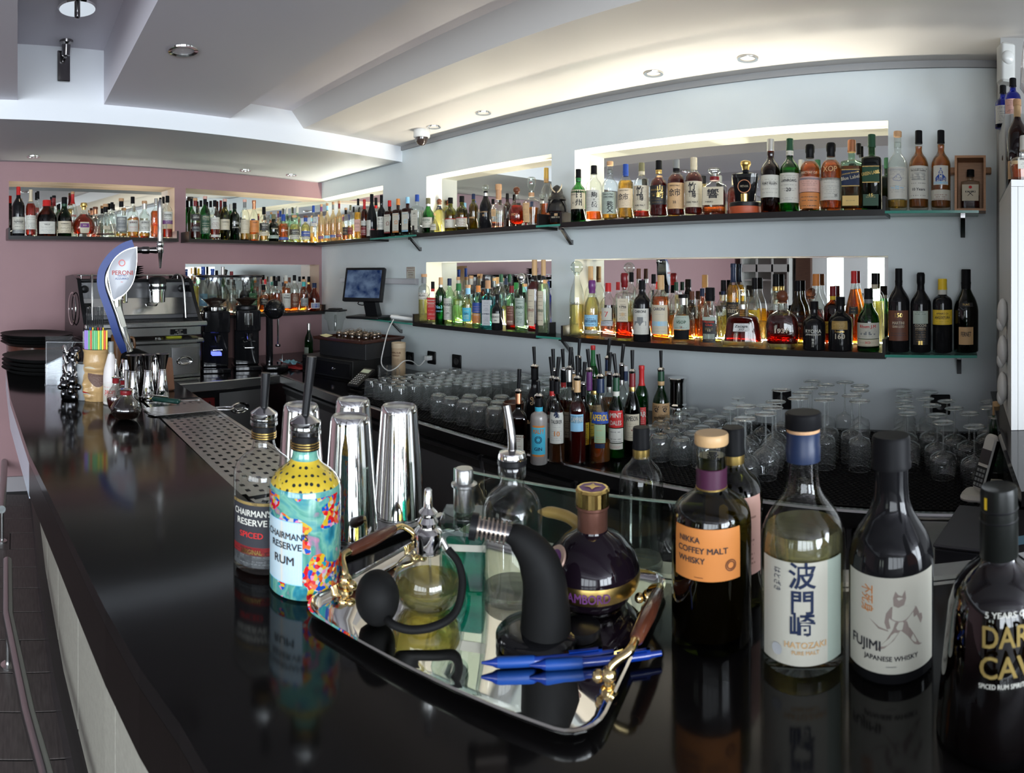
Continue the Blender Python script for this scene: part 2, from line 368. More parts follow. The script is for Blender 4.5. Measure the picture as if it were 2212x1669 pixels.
# customer-side room: other walls, seen in the mirrors
wr = pm('front_wall_paint', (.44, .43, .42), .6)
def panel(name, pts, mat, kind='structure'): return ob(name, (pts, [tuple(range(len(pts)))]), mat, smooth=0, kind=kind)
wf = gridwall(-3.9, 5.1, ZF, 1.2, [(-2.38, -.98, -1.05, .58), (-.15, 4.15, -.75, .95)])
ob('wall_front', wf, wr, smooth=0, M=Matrix.Translation((0, -4.2, 0)), kind='structure')
ob('wall_right', gridwall(-4.2, 2.6, ZF, 1.2, [(-3.6, 1.0, -.85, 1.1)]), wr, smooth=0, M=Matrix(((0, -1, 0, 5.05), (1, 0, 0, 0), (0, 0, 1, 0), (0, 0, 0, 1))), kind='structure')
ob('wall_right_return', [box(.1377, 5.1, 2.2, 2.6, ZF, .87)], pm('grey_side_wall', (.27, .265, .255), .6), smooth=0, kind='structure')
# ---- ceiling: recess slabs, hanging beams and the low soffit
def fpt(dot, Y): return ((dot-nP[1]*Y)/nP[0], Y)
def cbeam(name, y0, y1, z0, z1, mat, y1t=None):
    (xa, _), (xb, _) = fpt(2.943, y0), fpt(2.943, y1); t = y1t if y1t is not None else y1
    xs = 5.1
    v = [(xa, y0, z0), (xs, y0, z0), (xs, y1, z0), (xb, y1, z0), (xa, y0, z1), (xs, y0, z1), (xs, t, z1), (fpt(2.943, t)[0], t, z1)]
    return ob(name, (v, [(0, 3, 2, 1), (4, 5, 6, 7), (0, 1, 5, 4), (1, 2, 6, 5), (2, 3, 7, 6), (3, 0, 4, 7)]), mat, smooth=0, kind='structure')
ob('ceiling', box(-4.7, 5.2, -4.3, 2.6, 1.20, 1.24), mauvec, smooth=0, kind='structure')
cbeam('ceiling_recess_left', 0.0, .45, 1.131, 1.2, mauvec)
cbeam('ceiling_recess_right', 1.13, 1.70, .955, 1.2, mauvec)
cbeam('ceiling_beam_center', .437, 1.150, .857, 1.2, mauvec)
cbeam('ceiling_beam_left', -.75, 0.0, .854, 1.2, mauvec)
cbeam('ceiling_recess_front', -1.45, -.75, 1.131, 1.2, mauvec)
cbeam('ceiling_beam_front', -2.2, -1.45, .857, 1.2, mauvec)
# panel along the back wall, its free edge sloping up
(xa, _) = fpt(2.943, 1.64)
v = [(xa, 1.64, .863), (5.1, 1.64, .863), (5.1, 2.45, .863), (fpt(2.943, 2.45)[0], 2.45, .863), (fpt(2.943, 1.555)[0], 1.555, .957), (5.1, 1.555, .957), (5.1, 2.45, .957), (fpt(2.943, 2.45)[0], 2.45, .957)]
ob('ceiling_panel_back', (v, [(0, 3, 2, 1), (0, 1, 5, 4), (3, 0, 4, 7)]), creamc, smooth=0, kind='structure')
# soffit over the mauve wall
sf = [fpt(2.943, -4.2), fpt(2.943, 2.45), (CORNER[0], 2.45), (CORNER[0]+eP[0]*-6.8, 2.45+eP[1]*-6.8)]
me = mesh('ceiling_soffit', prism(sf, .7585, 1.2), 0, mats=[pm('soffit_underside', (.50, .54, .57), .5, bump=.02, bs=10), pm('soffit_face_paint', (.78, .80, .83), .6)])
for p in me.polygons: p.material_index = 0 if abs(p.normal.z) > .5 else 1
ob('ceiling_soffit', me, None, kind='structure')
ob('trim_9', box(fpt(2.943, 2.38)[0]*0-3.31, .1377, 2.437, 2.4495, .835, .863), pm('shadow_gap_paint', (.30, .30, .30), .6), smooth=0, kind='structure')
# skirting at the mauve wall
ob('baseboard_left', box(-6.8, -1.9, -.014, 0, ZF, ZF+.10), pm('grey_skirting', (.33, .31, .32), .5), M=FPK, smooth=0, kind='structure')
# windows, their frames; a cabinet and dark timber that show only in the mirrors
def window(n, x0, x1, z0, z1, parts=2, M=Matrix.Translation((0, -4.2, 0)), fr=.06):
    g = [box(x0, x1, -.04, .06, z0, z0+fr), box(x0, x1, -.04, .06, z1-fr, z1)]
    for i in range(parts+1):
        c = x0+(x1-x0)*i/parts; c = min(max(c, x0+fr/2), x1-fr/2); w = fr if i in (0, parts) else fr*1.6
        g.append(box(c-w/2, c+w/2, -.035, .055, z0, z1))
    ob('window_%d' % n, join(g), whitem, smooth=0, M=M, kind='structure')
window(1, -2.38, -.98, -1.05, .58, 2, fr=.24); window(2, -.15, 4.15, -.75, .95, 4)
window(3, -3.6, 1.0, -.85, 1.1, 4, Matrix(((0, -1, 0, 5.05), (1, 0, 0, 0), (0, 0, 1, 0), (0, 0, 0, 1))))
for i, (a, b) in enumerate(((-2.62, -2.38), (-.98, -.74))):
    ob('trim_%d' % (10+i), box(a, b, -4.19, -4.02, ZF, .75), dwood, smooth=0, kind='structure')
ob('trim_12', box(-2.62, -.74, -4.19, -4.02, .58, .75), dwood, smooth=0, kind='structure')
dc = thing('display_cabinet', 'pale glazed display cabinet opposite the bar, seen in the wide lower mirror', 'cabinet', (-3.08, -4.0, 0))
cp = pm('pale_grey_lacquer', (.50, .49, .46), .5)
ob('cabinet_body', [box(-.40, .40, -.17, -.13, ZF, .62), box(-.40, -.36, -.17, .17, ZF, .62), box(.36, .40, -.17, .17, ZF, .62), box(-.40, .40, -.17, .17, .58, .62), box(-.40, .40, -.17, .17, ZF, -.5)], cp, dc, smooth=0)
for k, z in enumerate((-.5, -.12, .02, .30)): ob('shelf', box(-.36, .36, -.13, .15, z, z+.025), cp, dc, smooth=0)
for k in range(4): ob('door_bar', box(-.40+k*.26, -.37+k*.26, .17, .19, -.5, .60), cp, dc, smooth=0)
ob('door_bar', box(-.40, .41, .17, .19, .02, .14), cp, dc, smooth=0)

# ============================================================ DOWNLIGHTS, CAMERA DOME, LAMPS
def downlight(x, y, z, label, on=1.0, r=.042, group='recessed ceiling spotlights', col=(1, .82, .55), power=.8):
    t = thing('ceiling_spotlight', label, 'spotlight', (x, y, z), group=group)
    ob('trim_ring', lathe([(r*.72, .004), (r*.74, -.004), (r, -.006), (r*1.02, -.001), (r*.95, .001)], 28, False), chrome, t)
    ob('reflector', lathe([(.002, .034), (r*.5, .03), (r*.72, .0)], 24, False), chrome, t)
    ob('bulb', lathe([(.0, -.001), (r*.30, .002), (r*.36, .012), (r*.2, .03)], 16, False), pm('lamp_glass', (.6, .6, .58), .2), t)
    if on:
        l = bpy.data.lights.new('spot_lamp', 'SPOT'); l.energy = power; l.color = col; l.spot_size = radians(120); l.spot_blend = 1; l.shadow_soft_size = .03
        o = bpy.data.objects.new('spot_lamp', l); COL.objects.link(o); o.location = (x, y, z-.02)
for px, w in ((937, 'nearest the white dome camera'), (1044, 'second along the blue wall from the dome camera'), (1412, 'left of the pair above the wide niche'), (1615, 'right of the pair above the wide niche')):
    downlight(2.262*tan(az(px)), 2.262, .863, 'small recessed spotlight '+w)
for px, w in ((72, 'over the separate left niche'), (530, 'left of the pair near the mauve corner'), (629, 'nearest the mauve corner')):
    q = FPK @ Vector(((DP-.205)*tan(az(px)-AP)-CU, -.205, .7585)); downlight(q.x, q.y, q.z, 'small soffit spotlight '+w)
px_, py_, pz_ = -2.224, .628, .857
downlight(px_, py_, pz_, 'larger chrome spotlight in the grey hanging ceiling panel', 0, .058, None)
t = thing('dome_camera', 'white dome security camera with a smoked lens under the ceiling', 'camera', (2.26*tan(az(911)), 2.26, .863))
ob('housing', lathe([(.048, 0), (.050, -.004), (.050, -.040), (.046, -.046), (.040, -.046)], 28), whitep, t)
ob('smoked_dome', lathe([(.0405, -.046)]+[(.040*cos(a), -.048-.046*sin(a)) for a in [i*pi/20 for i in range(11)]], 28, False), pm('smoked_plastic', (.05, .035, .03), .05, coat=.5), t)
t = thing('ceiling_lamp', 'round chrome ceiling lamp disc in the recess at top left', 'lamp', (-2.44, .243, 1.131))
ob('mount_disc', lathe([(.078, 0), (.080, -.010), (.080, -.050), (.074, -.056), (.004, -.056)], 36), chrome, t)
ob('lamp_socket', lathe([(.012, -.056), (.012, -.085), (.009, -.092), (.006, -.094)], 16), gunm, t)
q = fpt(2.943, .0); fx = 2.935*sin(az(137))/cos(az(137)-AP); fy = 2.935*cos(az(137))/cos(az(137)-AP)
t = thing('wall_spotlight', 'grey adjustable spotlight on the white soffit face at top left', 'spotlight', (fx, fy, 1.03), RP)
ob('wall_plate', rbox(-.032, .032, -.012, 0, -.075, .075, .004), gunm, t)
ob('lamp_arm', tube([(.0, -.01, .03), (.0, -.05, .035), (0, -.06, .05)], .008), gunm, t)
ob('lamp_head', mv(lathe([(.012, -.035), (.020, -.03), (.022, .02), (.034, .03), (.036, .06), (.033, .062), (.02, .03)], 20), (0, -.062, .065), rx=radians(10)), gunm, t)
# ============================================================ SHELVES
def tray(fr, x0, x1, z0, z1, label, ends=(1, 1), mitre=0, cap=.052, xi0=None):
    t = thing('bottle_shelf', label, 'shelf', M=fr)
    e0 = x0+.0; p = .15
    if mitre == -1:   # left end meets the mauve wall shelf
        poly = [(xi0, -p), (x1, -p), (x1, ND-.007), (cbx, ND-.007)]
    elif mitre == 1:
        poly = [(x0, -p), (xi0, -p), (CMp[0], ND-.007), (x0, ND-.007)]
    else: poly = [(x0, -p), (x1, -p), (x1, 0), (x1, 0), (x1, 0)][:2]+[(x1, ND-.007), (x0, ND-.007)]
    ob('shelf_board', prism(poly, z0, z1), lam, t, smooth=0)
    th = .013
    if ends[0]: ob('end_cap', box(x0, x0+th, -p, -.002, z1, z1+cap), lam, t, smooth=0)
    if ends[1]: ob('end_cap', box(x1-th, x1, -p, -.002, z1, z1+cap), lam, t, smooth=0)
    return t
UZ0, UZ1, LZ0, LZ1 = .2217, .2465, -.3305, -.3065
# mitre point of the two shelf fronts
Yf = D-.15; fxm = (DP-.15-nP[1]*Yf)/nP[0]; fpm = FPK.inverted() @ Vector((fxm, Yf, 0))
tray(FB, -4.4, -3.455, UZ0, UZ1, 'black laminate upper shelf on the blue wall beside the corner', (0, 1), -1, xi0=fxm)
tray(FB, -2.99, -1.955, UZ0, UZ1, 'black laminate upper shelf of the narrow middle niche')
tray(FB, -1.822, -.297, UZ0, UZ1, 'black laminate upper shelf of the wide niche')
tray(FB, -2.985, -1.965, LZ0, LZ1, 'black laminate lower shelf holding the gin bottles')
tray(FB, -1.815, -.297, LZ0, LZ1, 'black laminate lower shelf holding the rum bottles')
tray(FPK, -2.555, -1.36, UZ0, UZ1, 'black laminate shelf of the separate left mauve niche')
tray(FPK, -1.28, 0, UZ0, UZ1, 'black laminate upper shelf on the mauve wall beside the corner', (1, 0), 1, xi0=fpm[0])
tray(FPK, -1.28, -.075, LZ0, LZ1, 'black laminate lower shelf behind the coffee grinders')
def gshelf(x0, x1, zt, label, brk):
    t = thing('glass_shelf', label, 'shelf', M=FB, group=None)
    ob('glass_pane', rbox(x0, x1, -.155, -.004, zt-.011, zt, .003, 1), gedge, t)
    ob('pane_edge', box(x0+.001, x1-.001, -.1565, -.155, zt-.0105, zt-.0005), pm('green_glass_edge', (.05, .26, .20), .15), t, smooth=0)
    for bx in brk:
        ob('bracket', tf(prism([(-.10, -.013), (-.088, -.013), (-.008, -.085), (-.001, -.085), (-.001, -.060), (-.02, -.06), (-.088, .0), (-.10, .0)], -.009, .009), Matrix(((0, 0, 1, bx), (1, 0, 0, 0), (0, 1, 0, zt-.011), (0, 0, 0, 1)))), gunm, t)
gshelf(-3.46, -2.94, UZ1-.006, 'green-edged glass shelf left of the narrow middle niche, upper row', [-3.09])
gshelf(-1.97, -1.815, UZ1-.006, 'short green-edged glass shelf under the samurai bottle', [-1.86])
gshelf(-.30, .062, UZ1-.006, 'green-edged glass shelf at the right end of the upper row', [.0])
gshelf(-3.60, -2.98, LZ1-.006, 'green-edged glass shelf under the till screen', [-3.30])
gshelf(-1.97, -1.81, LZ1-.006, 'short green-edged glass shelf between the two lower niches', [-1.86])
gshelf(-.30, .055, LZ1-.006, 'green-edged glass shelf at the right end of the lower row', [-.015])
# ============================================================ COUNTERS
ZC = -.643; ZB = -.43
def edge_poly(): pass
wp = FPK.inverted()
t = thing('back_counter', 'dark back counter with a rounded steel front edge along the blue wall', 'counter', (0, 0, 0))
ptl = FPK @ Vector((0, -.86, 0))
xl = (3.203-nP[1]*1.60)/nP[0]                 # where the two front edges meet
ob('worktop', prism([(xl, 1.615), (.66, 1.615), (.66, 2.195), (.134, 2.195), (.134, 2.447), (CORNER[0]+.006, 2.447)], ZC-.04, ZC), granite, t, smooth=0)
ob('steel_edge', tf(prism([(1.598, ZC-.045), (1.612, ZC-.048), (1.62, ZC-.045), (1.62, ZC+.001), (1.603, ZC+.002), (1.598, ZC-.003)], xl, .66), Matrix(((0, 0, 1, 0), (1, 0, 0, 0), (0, 1, 0, 0), (0, 0, 0, 1)))), steel, t)
ob('plinth', box(xl+.05, .66, 1.66, 1.70, ZF, ZF+.12), blackp, t, smooth=0)
fdoor = pm('fridge_steel', (.36, .35, .34), .48, .85, bump=.03, bs=25, aniso=(1, 1, 16))
xs = [xl+.03, -2.57, -2.11, -1.66, -1.207, -.755, -.30, .16, .62]
for i in range(8):
    a, b = xs[i]+.004, xs[i+1]-.004
    d = ob('fridge_door', rbox(a, b, 1.630, 1.66, ZF+.13, ZC-.062, .004), fdoor, t)
    ob('door_lip', tf(prism([(1.606, ZC-.062), (1.612, ZC-.060), (1.630, ZC-.060), (1.630, ZC-.115), (1.624, ZC-.115), (1.618, ZC-.082), (1.606, ZC-.074)], a, b-.015), Matrix(((0, 0, 1, 0), (1, 0, 0, 0), (0, 1, 0, 0), (0, 0, 0, 1)))), dsteel, d)
ob('carcass', box(xl+.05, .66, 1.655, 2.19, ZF+.12, ZC-.041), blackp, t, smooth=0)
# left wing along the mauve wall
t = thing('coffee_counter', 'steel-fronted counter carrying the coffee machine along the mauve wall', 'counter', M=FPK)
yin = -.86; xc = (FPK.inverted() @ Vector((xl, 1.60, 0)))[0]
ob('worktop', prism([(-2.10, yin+.01), (xc, yin+.01), (-.012, -.006), (-2.10, -.003)], ZC-.05, ZC), granite, t, smooth=0)
ob('steel_edge', rbox(-2.10, xc-.003, yin-.012, yin+.02, ZC-.052, ZC+.003, .006, 2), steel, t)
ob('carcass', box(-2.08, xc-.06, yin+.05, -.35, ZF+.1, ZC-.051), blackp, t, smooth=0)
dl = pu_(468, .84); dr = pu_(603, .84)
d = ob('cabinet_door', rbox(dl+.02, xc-.06, yin+.025, yin+.05, ZF+.12, ZC-.075, .004), steel, t)
hx, hz = dl+.16, ZC-.075-.105
ob('handle', [tf(lathe([(.030, 0), (.034, .004), (.030, .008), (.022, .004), (.022, -.006), (.0, -.006)], 24, False), Matrix(((2.0, 0, 0, hx), (0, 0, -1, yin+.024), (0, 1, 0, hz), (0, 0, 0, 1)))), tube([(hx-.030, yin+.020, hz-.005), (hx-.026, yin+.008, hz-.012), (hx+.026, yin+.008, hz-.012), (hx+.030, yin+.020, hz-.005)], .005)], chrome, d)
rc = thing('crate', 'dark red plastic crate under the coffee counter', 'crate', M=FPK)
cx0, cx1 = dl-.27, dl-.01
ob('crate_body', [rbox(cx0, cx1, yin+.02, yin+.045, ZC-.40, ZC-.10, .006), box(cx0, cx1, yin+.02, yin+.045, ZC-.42, ZC-.40)], pm('dark_red_plastic', (.11, .008, .008), .4), rc)
for k in range(5): ob('crate_rib', box(cx0+.02+k*.05, cx0+.028+k*.05, yin+.012, yin+.02, ZC-.39, ZC-.12), pm('crate_rib_red', (.03, .004, .004), .5), rc, smooth=0)
# ---- front bar
outer = [(-4.045, -.075), (-3.39, -.062), (-2.79, -.055), (-2.07, -.025), (-1.43, .0275), (-1.10, .07), (-.913, .093), (-.763, .112), (-.644, .132), (-.554, .153), (-.42, .172), (0, .215), (1.6, .33)]
inner = [(1.6, 1.25), (0, .8385), (-.385, .739), (-.785, .636), (-.785, .425), (-1.13, .425), (-2.0, .41), (-2.0, .62), (-2.4, .62), (-2.95, .30), (-4.02, .25)]
bar = thing('bar_counter', 'long glossy black bar counter running from the foreground to the mauve wall', 'counter', (0, 0, 0))
ob('bar_top', prism(outer+inner, ZB-.022, ZB), granite, bar, smooth=0)
def off(P, d):
    o = []
    for i, p in enumerate(P):
        a = Vector(P[max(i-1, 0)]); b = Vector(P[min(i+1, len(P)-1)]); t_ = (b-a).normalized(); n_ = Vector((-t_.y, t_.x)); o.append((p[0]+n_.x*d, p[1]+n_.y*d))
    return o
fasc = outer; fin = off(outer, .03)
ob('fascia', prism(fasc[4:]+fin[4:][::-1], ZB-.098, ZB-.0225), pm('fascia_stone', (.006, .0045, .004), .22, spec=.18), bar, smooth=0)
ob('fascia_end', prism(fasc[:5]+fin[:5][::-1], ZB-.105, ZB-.0225), pm('pale_blue_reflection_paint', (.40, .45, .52), .2), bar, smooth=0)  # far fascia section: window reflection painted in as pale blue colour
stone = pm('grey_stone_panel', (.30, .285, .24), .6, bump=.12, bs=55, var=.18)
so = off(outer, .185)
segs = []; 
def along(P, s0, s1):
    """points of polyline P between arc lengths"""
    o = []; acc = 0
    for a, b in zip(P, P[1:]):
        L_ = (Vector(b)-Vector(a)).length
        for s in (s0, s1):
            if acc <= s <= acc+L_: q_ = Vector(a).lerp(Vector(b), (s-acc)/L_); o.append((s, (q_.x, q_.y)))
        if s0 < acc+L_ < s1: o.append((acc+L_, b))
        acc += L_
    o.sort(); return [p for s, p in o]
tot = sum((Vector(b)-Vector(a)).length for a, b in zip(so, so[1:]))
s = 0.0; si = off(so, .02); k = 0
while s < tot-.3:
    a = along(so, s, s+.438); 
    if len(a) >= 2:
        b = off(a, .02); ob('stone_panel', prism(a+b[::-1], ZF+.10, ZB-.03), stone, bar, smooth=0)
    s += .45
ob('bar_core', prism(off(so, .012)+[(1.5, 1.15), (0, .78), (-.80, .60), (-2.0, .58), (-2.4, .58), (-2.93, .27), (-3.9, .22)], ZF+.0, ZB-.03), blackp, bar, smooth=0)
kick = off(so, -.035)
ob('kick_tile', prism(kick+off(so, .004)[::-1], ZF, ZF+.10), pm('dark_kick_tile', (.030, .027, .028), .25, bump=.03, bs=8), bar, smooth=0)
# rails for the feet
def rail(pts, posts, label):
    t = thing('foot_rail', label, 'rail', (0, 0, 0))
    ob('rail_tube', tube(pts, .0215, 16), pm('rail_steel', (.36, .385, .385), .24, 1., bump=.03, bs=30), t)
    for p in posts:
        ob('rail_post', tube([(p[0], p[1], ZF), (p[0], p[1], p[2]-.02)], .010, 12), steel, t)
        ob('post_flange', mv(lathe([(.028, 0), (.028, .006), (.012, .010)], 18), (p[0], p[1], ZF)), steel, t)
ra = [PZ(16, 1212, -1.28), PZ(17, 1330, -1.28), PZ(40, 1440, -1.28), PZ(62, 1545, -1.28), PZ(97, 1669, -1.28)]
ra = [(p[0], p[1], -1.28) for p in ra]; ra.append((ra[-1][0]+.6, ra[-1][1]+.10, -1.28))
rail(ra, [(ra[1][0]-.02, ra[1][1]-.0, -1.28), (ra[4][0]+.3, ra[4][1]+.05, -1.28)], 'long brushed steel foot rail beside the bar in the foreground')
p0 = PZ(9, 1015, -1.28); p1 = PZ(4, 1100, -1.28)
rail([(p0[0]-.45, p0[1]-.005, -1.28), (p0[0], p0[1], -1.28), (p1[0], p1[1], -1.28)], [(p1[0]-.06, p1[1], -1.28)], 'short steel foot rail near the mauve wall')
# perforated steel drip tray let into the bar
dt = thing('drip_tray', 'long perforated stainless steel drip tray along the inside of the bar', 'drip tray', (0, 0, 0))
def perforated(x0, x1, y0, y1, z, px, py, hw, hd, stagger=True):
    """sheet with rows of real slots: strips of quads around every hole"""
    nx = max(1, int((x1-x0)/px)); ny = max(1, int((y1-y0)/py)); v = []; f = []
    cx = (x1-x0)/nx; cyy = (y1-y0)/ny
    for i in range(nx):
        for j in range(ny):
            X0, X1, Y0, Y1 = x0+i*cx, x0+(i+1)*cx, y0+j*cyy, y0+(j+1)*cyy
            mx, my = (X0+X1)/2+(cx*.2 if (j % 2 and stagger) else -cx*.2 if stagger else 0), (Y0+Y1)/2
            h = [(mx-hw, my), (mx, my-hd), (mx+hw, my), (mx, my+hd)] if hw > hd*.0 and stagger is None else [(mx-hw, my-hd), (mx+hw, my-hd), (mx+hw, my+hd), (mx-hw, my+hd)]
            o = [(X0, Y0), (X1, Y0), (X1, Y1), (X0, Y1)]; b = len(v)
            v += [(p[0], p[1], z) for p in o]+[(p[0], p[1], z) for p in h]+[(p[0], p[1], z-.0015) for p in h]
            f += [(b, b+1, b+5, b+4), (b+1, b+2, b+6, b+5), (b+2, b+3, b+7, b+6), (b+3, b, b+4, b+7)]
            f += [(b+4, b+5, b+9, b+8), (b+5, b+6, b+10, b+9), (b+6, b+7, b+11, b+10), (b+7, b+4, b+8, b+11)]
    return v, f
ob('perforated_sheet', perforated(-1.97, -1.095, .437, .612, ZB-.004, .031, .0245, .0065, .0048), steel, dt, smooth=0, kind='stuff')
ob('tray_frame', [box(-2.0, -1.08, .425, .437, ZB-.03, ZB-.002), box(-2.0, -1.08, .612, .624, ZB-.06, ZB-.002), box(-2.0, -1.97, .437, .612, ZB-.03, ZB-.003), box(-1.095, -1.08, .425, .624, ZB-.03, ZB-.002)], steel, dt, smooth=0)
ob('tray_basin', box(-1.99, -1.085, .43, .62, ZB-.06, ZB-.035), blackp, dt, smooth=0)
# raised perforated stand with the shaker tins
st = thing('shaker_stand', 'steel stand with diamond-shaped drain holes under the shaker tins', 'stand', (0, 0, 0))
Ms = Matrix.Translation((-.918, .555, 0)) @ Matrix.Rotation(radians(6), 4, 'Z')
def dperf(x0, x1, y0, y1, z, n, m, hw, hd):
    v = []; f = []; cx = (x1-x0)/n; cyy = (y1-y0)/m
    for i in range(n):
        for j in range(m):
            X0, X1, Y0, Y1 = x0+i*cx, x0+(i+1)*cx, y0+j*cyy, y0+(j+1)*cyy; mx, my = (X0+X1)/2, (Y0+Y1)/2; b = len(v)
            v += [(p[0], p[1], z) for p in ((X0, Y0), (mx, Y0), (X1, Y0), (X1, my), (X1, Y1), (mx, Y1), (X0, Y1), (X0, my), (mx, my-hd), (mx+hw, my), (mx, my+hd), (mx-hw, my))]
            f += [(b, b+1, b+8), (b+1, b+2, b+9, b+8), (b+2, b+3, b+9), (b+3, b+4, b+9), (b+4, b+5, b+10, b+9), (b+5, b+6, b+10), (b+6, b+7, b+11, b+10), (b+7, b, b+11), (b, b+8, b+11)]
    return v, f
ob('drain_sheet', tf(dperf(-.130, .130, -.115, .115, ZB+.008, 8, 7, .0085, .0085), Ms), steel, st, smooth=0, kind='stuff')
ob('stand_frame', tf(join([box(-.133, -.127, -.118, .118, ZB-.03, ZB+.007), box(.127, .133, -.118, .118, ZB-.03, ZB+.007), box(-.133, .133, -.118, -.112, ZB-.03, ZB+.007), box(-.133, .133, .112, .118, ZB-.03, ZB+.007)]), Ms), blackp, st, smooth=0)
ob('rim_strip', tf(join([box(.122, .134, -.118, .118, ZB+.0075, ZB+.0095), box(-.134, .134, -.119, -.112, ZB+.0075, ZB+.0095)]), Ms), steel, st, smooth=0)
# steel strips and upright glass pane on the inner edge
def at_(s, o=0): return (-.448+.9685*s-.249*o, .7233+.249*s+.9685*o)
t = thing('steel_ledge', 'narrow double-ridged steel ledge behind the silver tray', 'ledge', (0, 0, 0))
for o0, o1, zz in ((.002, .016, -.004), (.024, .036, -.006), (.036, .10, -.02)):
    q_ = [at_(-.33, o0), at_(1.2, o0), at_(1.2, o1), at_(-.33, o1)]
    ob('ridge', prism(q_, ZB-.03, ZB+zz), steel if o0 < .03 else dsteel, t, smooth=0)
t = thing('glass_screen', 'upright clear glass screen behind the tray bottles', 'screen', (0, 0, 0))
q_ = [at_(-.305, .017), at_(.115, .017), at_(.115, .023), at_(-.305, .023)]
ob('screen_pane', prism(q_, ZB-.01, ZB+.104), thin('screen_glass', (.80, .86, .82), .05, .3, .6), t, smooth=0)
ob('pane_edge', [prism(q_, ZB+.104, ZB+.106), prism([at_(-.307, .017), at_(-.305, .017), at_(-.305, .023), at_(-.307, .023)], ZB-.01, ZB+.106)], pm('pane_edge_green', (.22, .30, .24), .25), t, smooth=0)
# ============================================================ BOTTLE BUILDER
PR = {  # type: (glass profile (r,z) in bottle units, cap start, neck radius, squareness, depth)
 'w': ([(1, .60), (.97, .645), (.82, .70), (.55, .742), (.40, .775), (.35, .82), (.345, .87)], .855, .345, 0, 1),
 't': ([(1, .56), (.96, .60), (.78, .655), (.50, .695), (.36, .73), (.33, .76), (.37, .80), (.35, .84), (.33, .87)], .845, .33, 0, 1),
 's': ([(1, .60), (.93, .65), (.66, .71), (.42, .755), (.31, .80), (.30, .87)], .84, .30, 0, 1),
 'q': ([(1, .50), (.97, .56), (.82, .63), (.52, .685), (.36, .72), (.32, .78), (.32, .86)], .84, .33, 0, 1),
 'f': ([(1, .60), (.97, .645), (.72, .70), (.42, .735), (.33, .765), (.32, .86)], .84, .33, 1, .92),
 'c': ([(1, .05), (.90, .26), (.66, .44), (.42, .57), (.25, .67), (.21, .76), (.20, .84)], .80, .21, 0, 1),
 'd': ([(.62, .03), (.90, .13), (1, .27), (.93, .42), (.70, .53), (.40, .63), (.22, .71), (.18, .80), (.18, .86)], .82, .19, 0, .8),
 'h': ([(1, .45), (.90, .54), (.66, .64), (.45, .73), (.33, .80), (.31, .87)], .84, .31, 0, 1),
 'l': ([(1, .50), (.95, .56), (.78, .64), (.52, .71), (.38, .76), (.34, .81), (.34, .86)], .83, .35, 0, 1),
 'g': ([(1, .60), (.97, .63), (.80, .67), (.42, .705), (.36, .73), (.36, .86)], .84, .37, .9, .8),
 'j': ([(1, .60), (.93, .65), (.66, .70), (.46, .745), (.40, .79), (.38, .88)], .86, .38, .2, 1),
 'z': ([(1, .10), (.96, .22), (.82, .46), (.72, .53), (.36, .585), (.22, .62), (.20, .80)], .76, .22, .25, .55),
 'v': ([(.80, .03), (.97, .13), (1, .27), (.96, .44), (.82, .56), (.46, .63), (.25, .67), (.22, .82)], .79, .24, .3, .6),
 'b': ([(1, .53), (.95, .60), (.76, .66), (.48, .70), (.38, .735), (.36, .85)], .83, .38, 0, 1),
 'x': ([(1, .62), (.99, .66), (.95, .69), (.40, .715), (.34, .74), (.34, .86)], .84, .36, 1, .9),
 'k': ([(1, .40), (.99, .48), (.86, .58), (.60, .65), (.42, .71), (.36, .78), (.34, .86)], .84, .35, 0, 1),
 'r': ([(1, .40), (.97, .52), (.84, .62), (.60, .70), (.44, .76), (.38, .81), (.38, .86)], .84, .38, 0, .62),
 'a': ([(1, .66), (.97, .70), (.86, .74), (.52, .765), (.42, .785), (.40, .88)], .86, .42, 0, 1),
 'H': ([(1, .46), (.97, .51), (.85, .57), (.62, .625), (.44, .665), (.37, .72), (.355, .82)], .80, .36, 0, 1),
 'N': ([(1, .56), (.97, .62), (.88, .655), (.60, .695), (.42, .72), (.36, .75), (.345, .89)], .88, .345, 0, 1),
 'J': ([(1, .46), (.97, .50), (.87, .56), (.62, .63), (.48, .68), (.41, .74), (.40, .88)], .87, .41, 0, 1),
 'y': ([(.86, .0), (1, .40), (.98, .47), (.80, .52), (.40, .56), (.33, .60), (.33, .74)], .70, .33, .4, .9),
}
def rz_(P, z):
    for (r0, z0), (r1, z1) in zip(P, P[1:]):
        if z0 <= z <= z1: return r0+(r1-r0)*((z-z0)/(z1-z0) if z1 > z0 else 0)
    return P[-1][0]
def round_prof(P):
    o = [P[0]]
    for a, b in zip(P, P[1:]): o += [(.75*a[0]+.25*b[0], .75*a[1]+.25*b[1]), (.25*a[0]+.75*b[0], .25*a[1]+.75*b[1])]
    o.append(P[-1]); return o
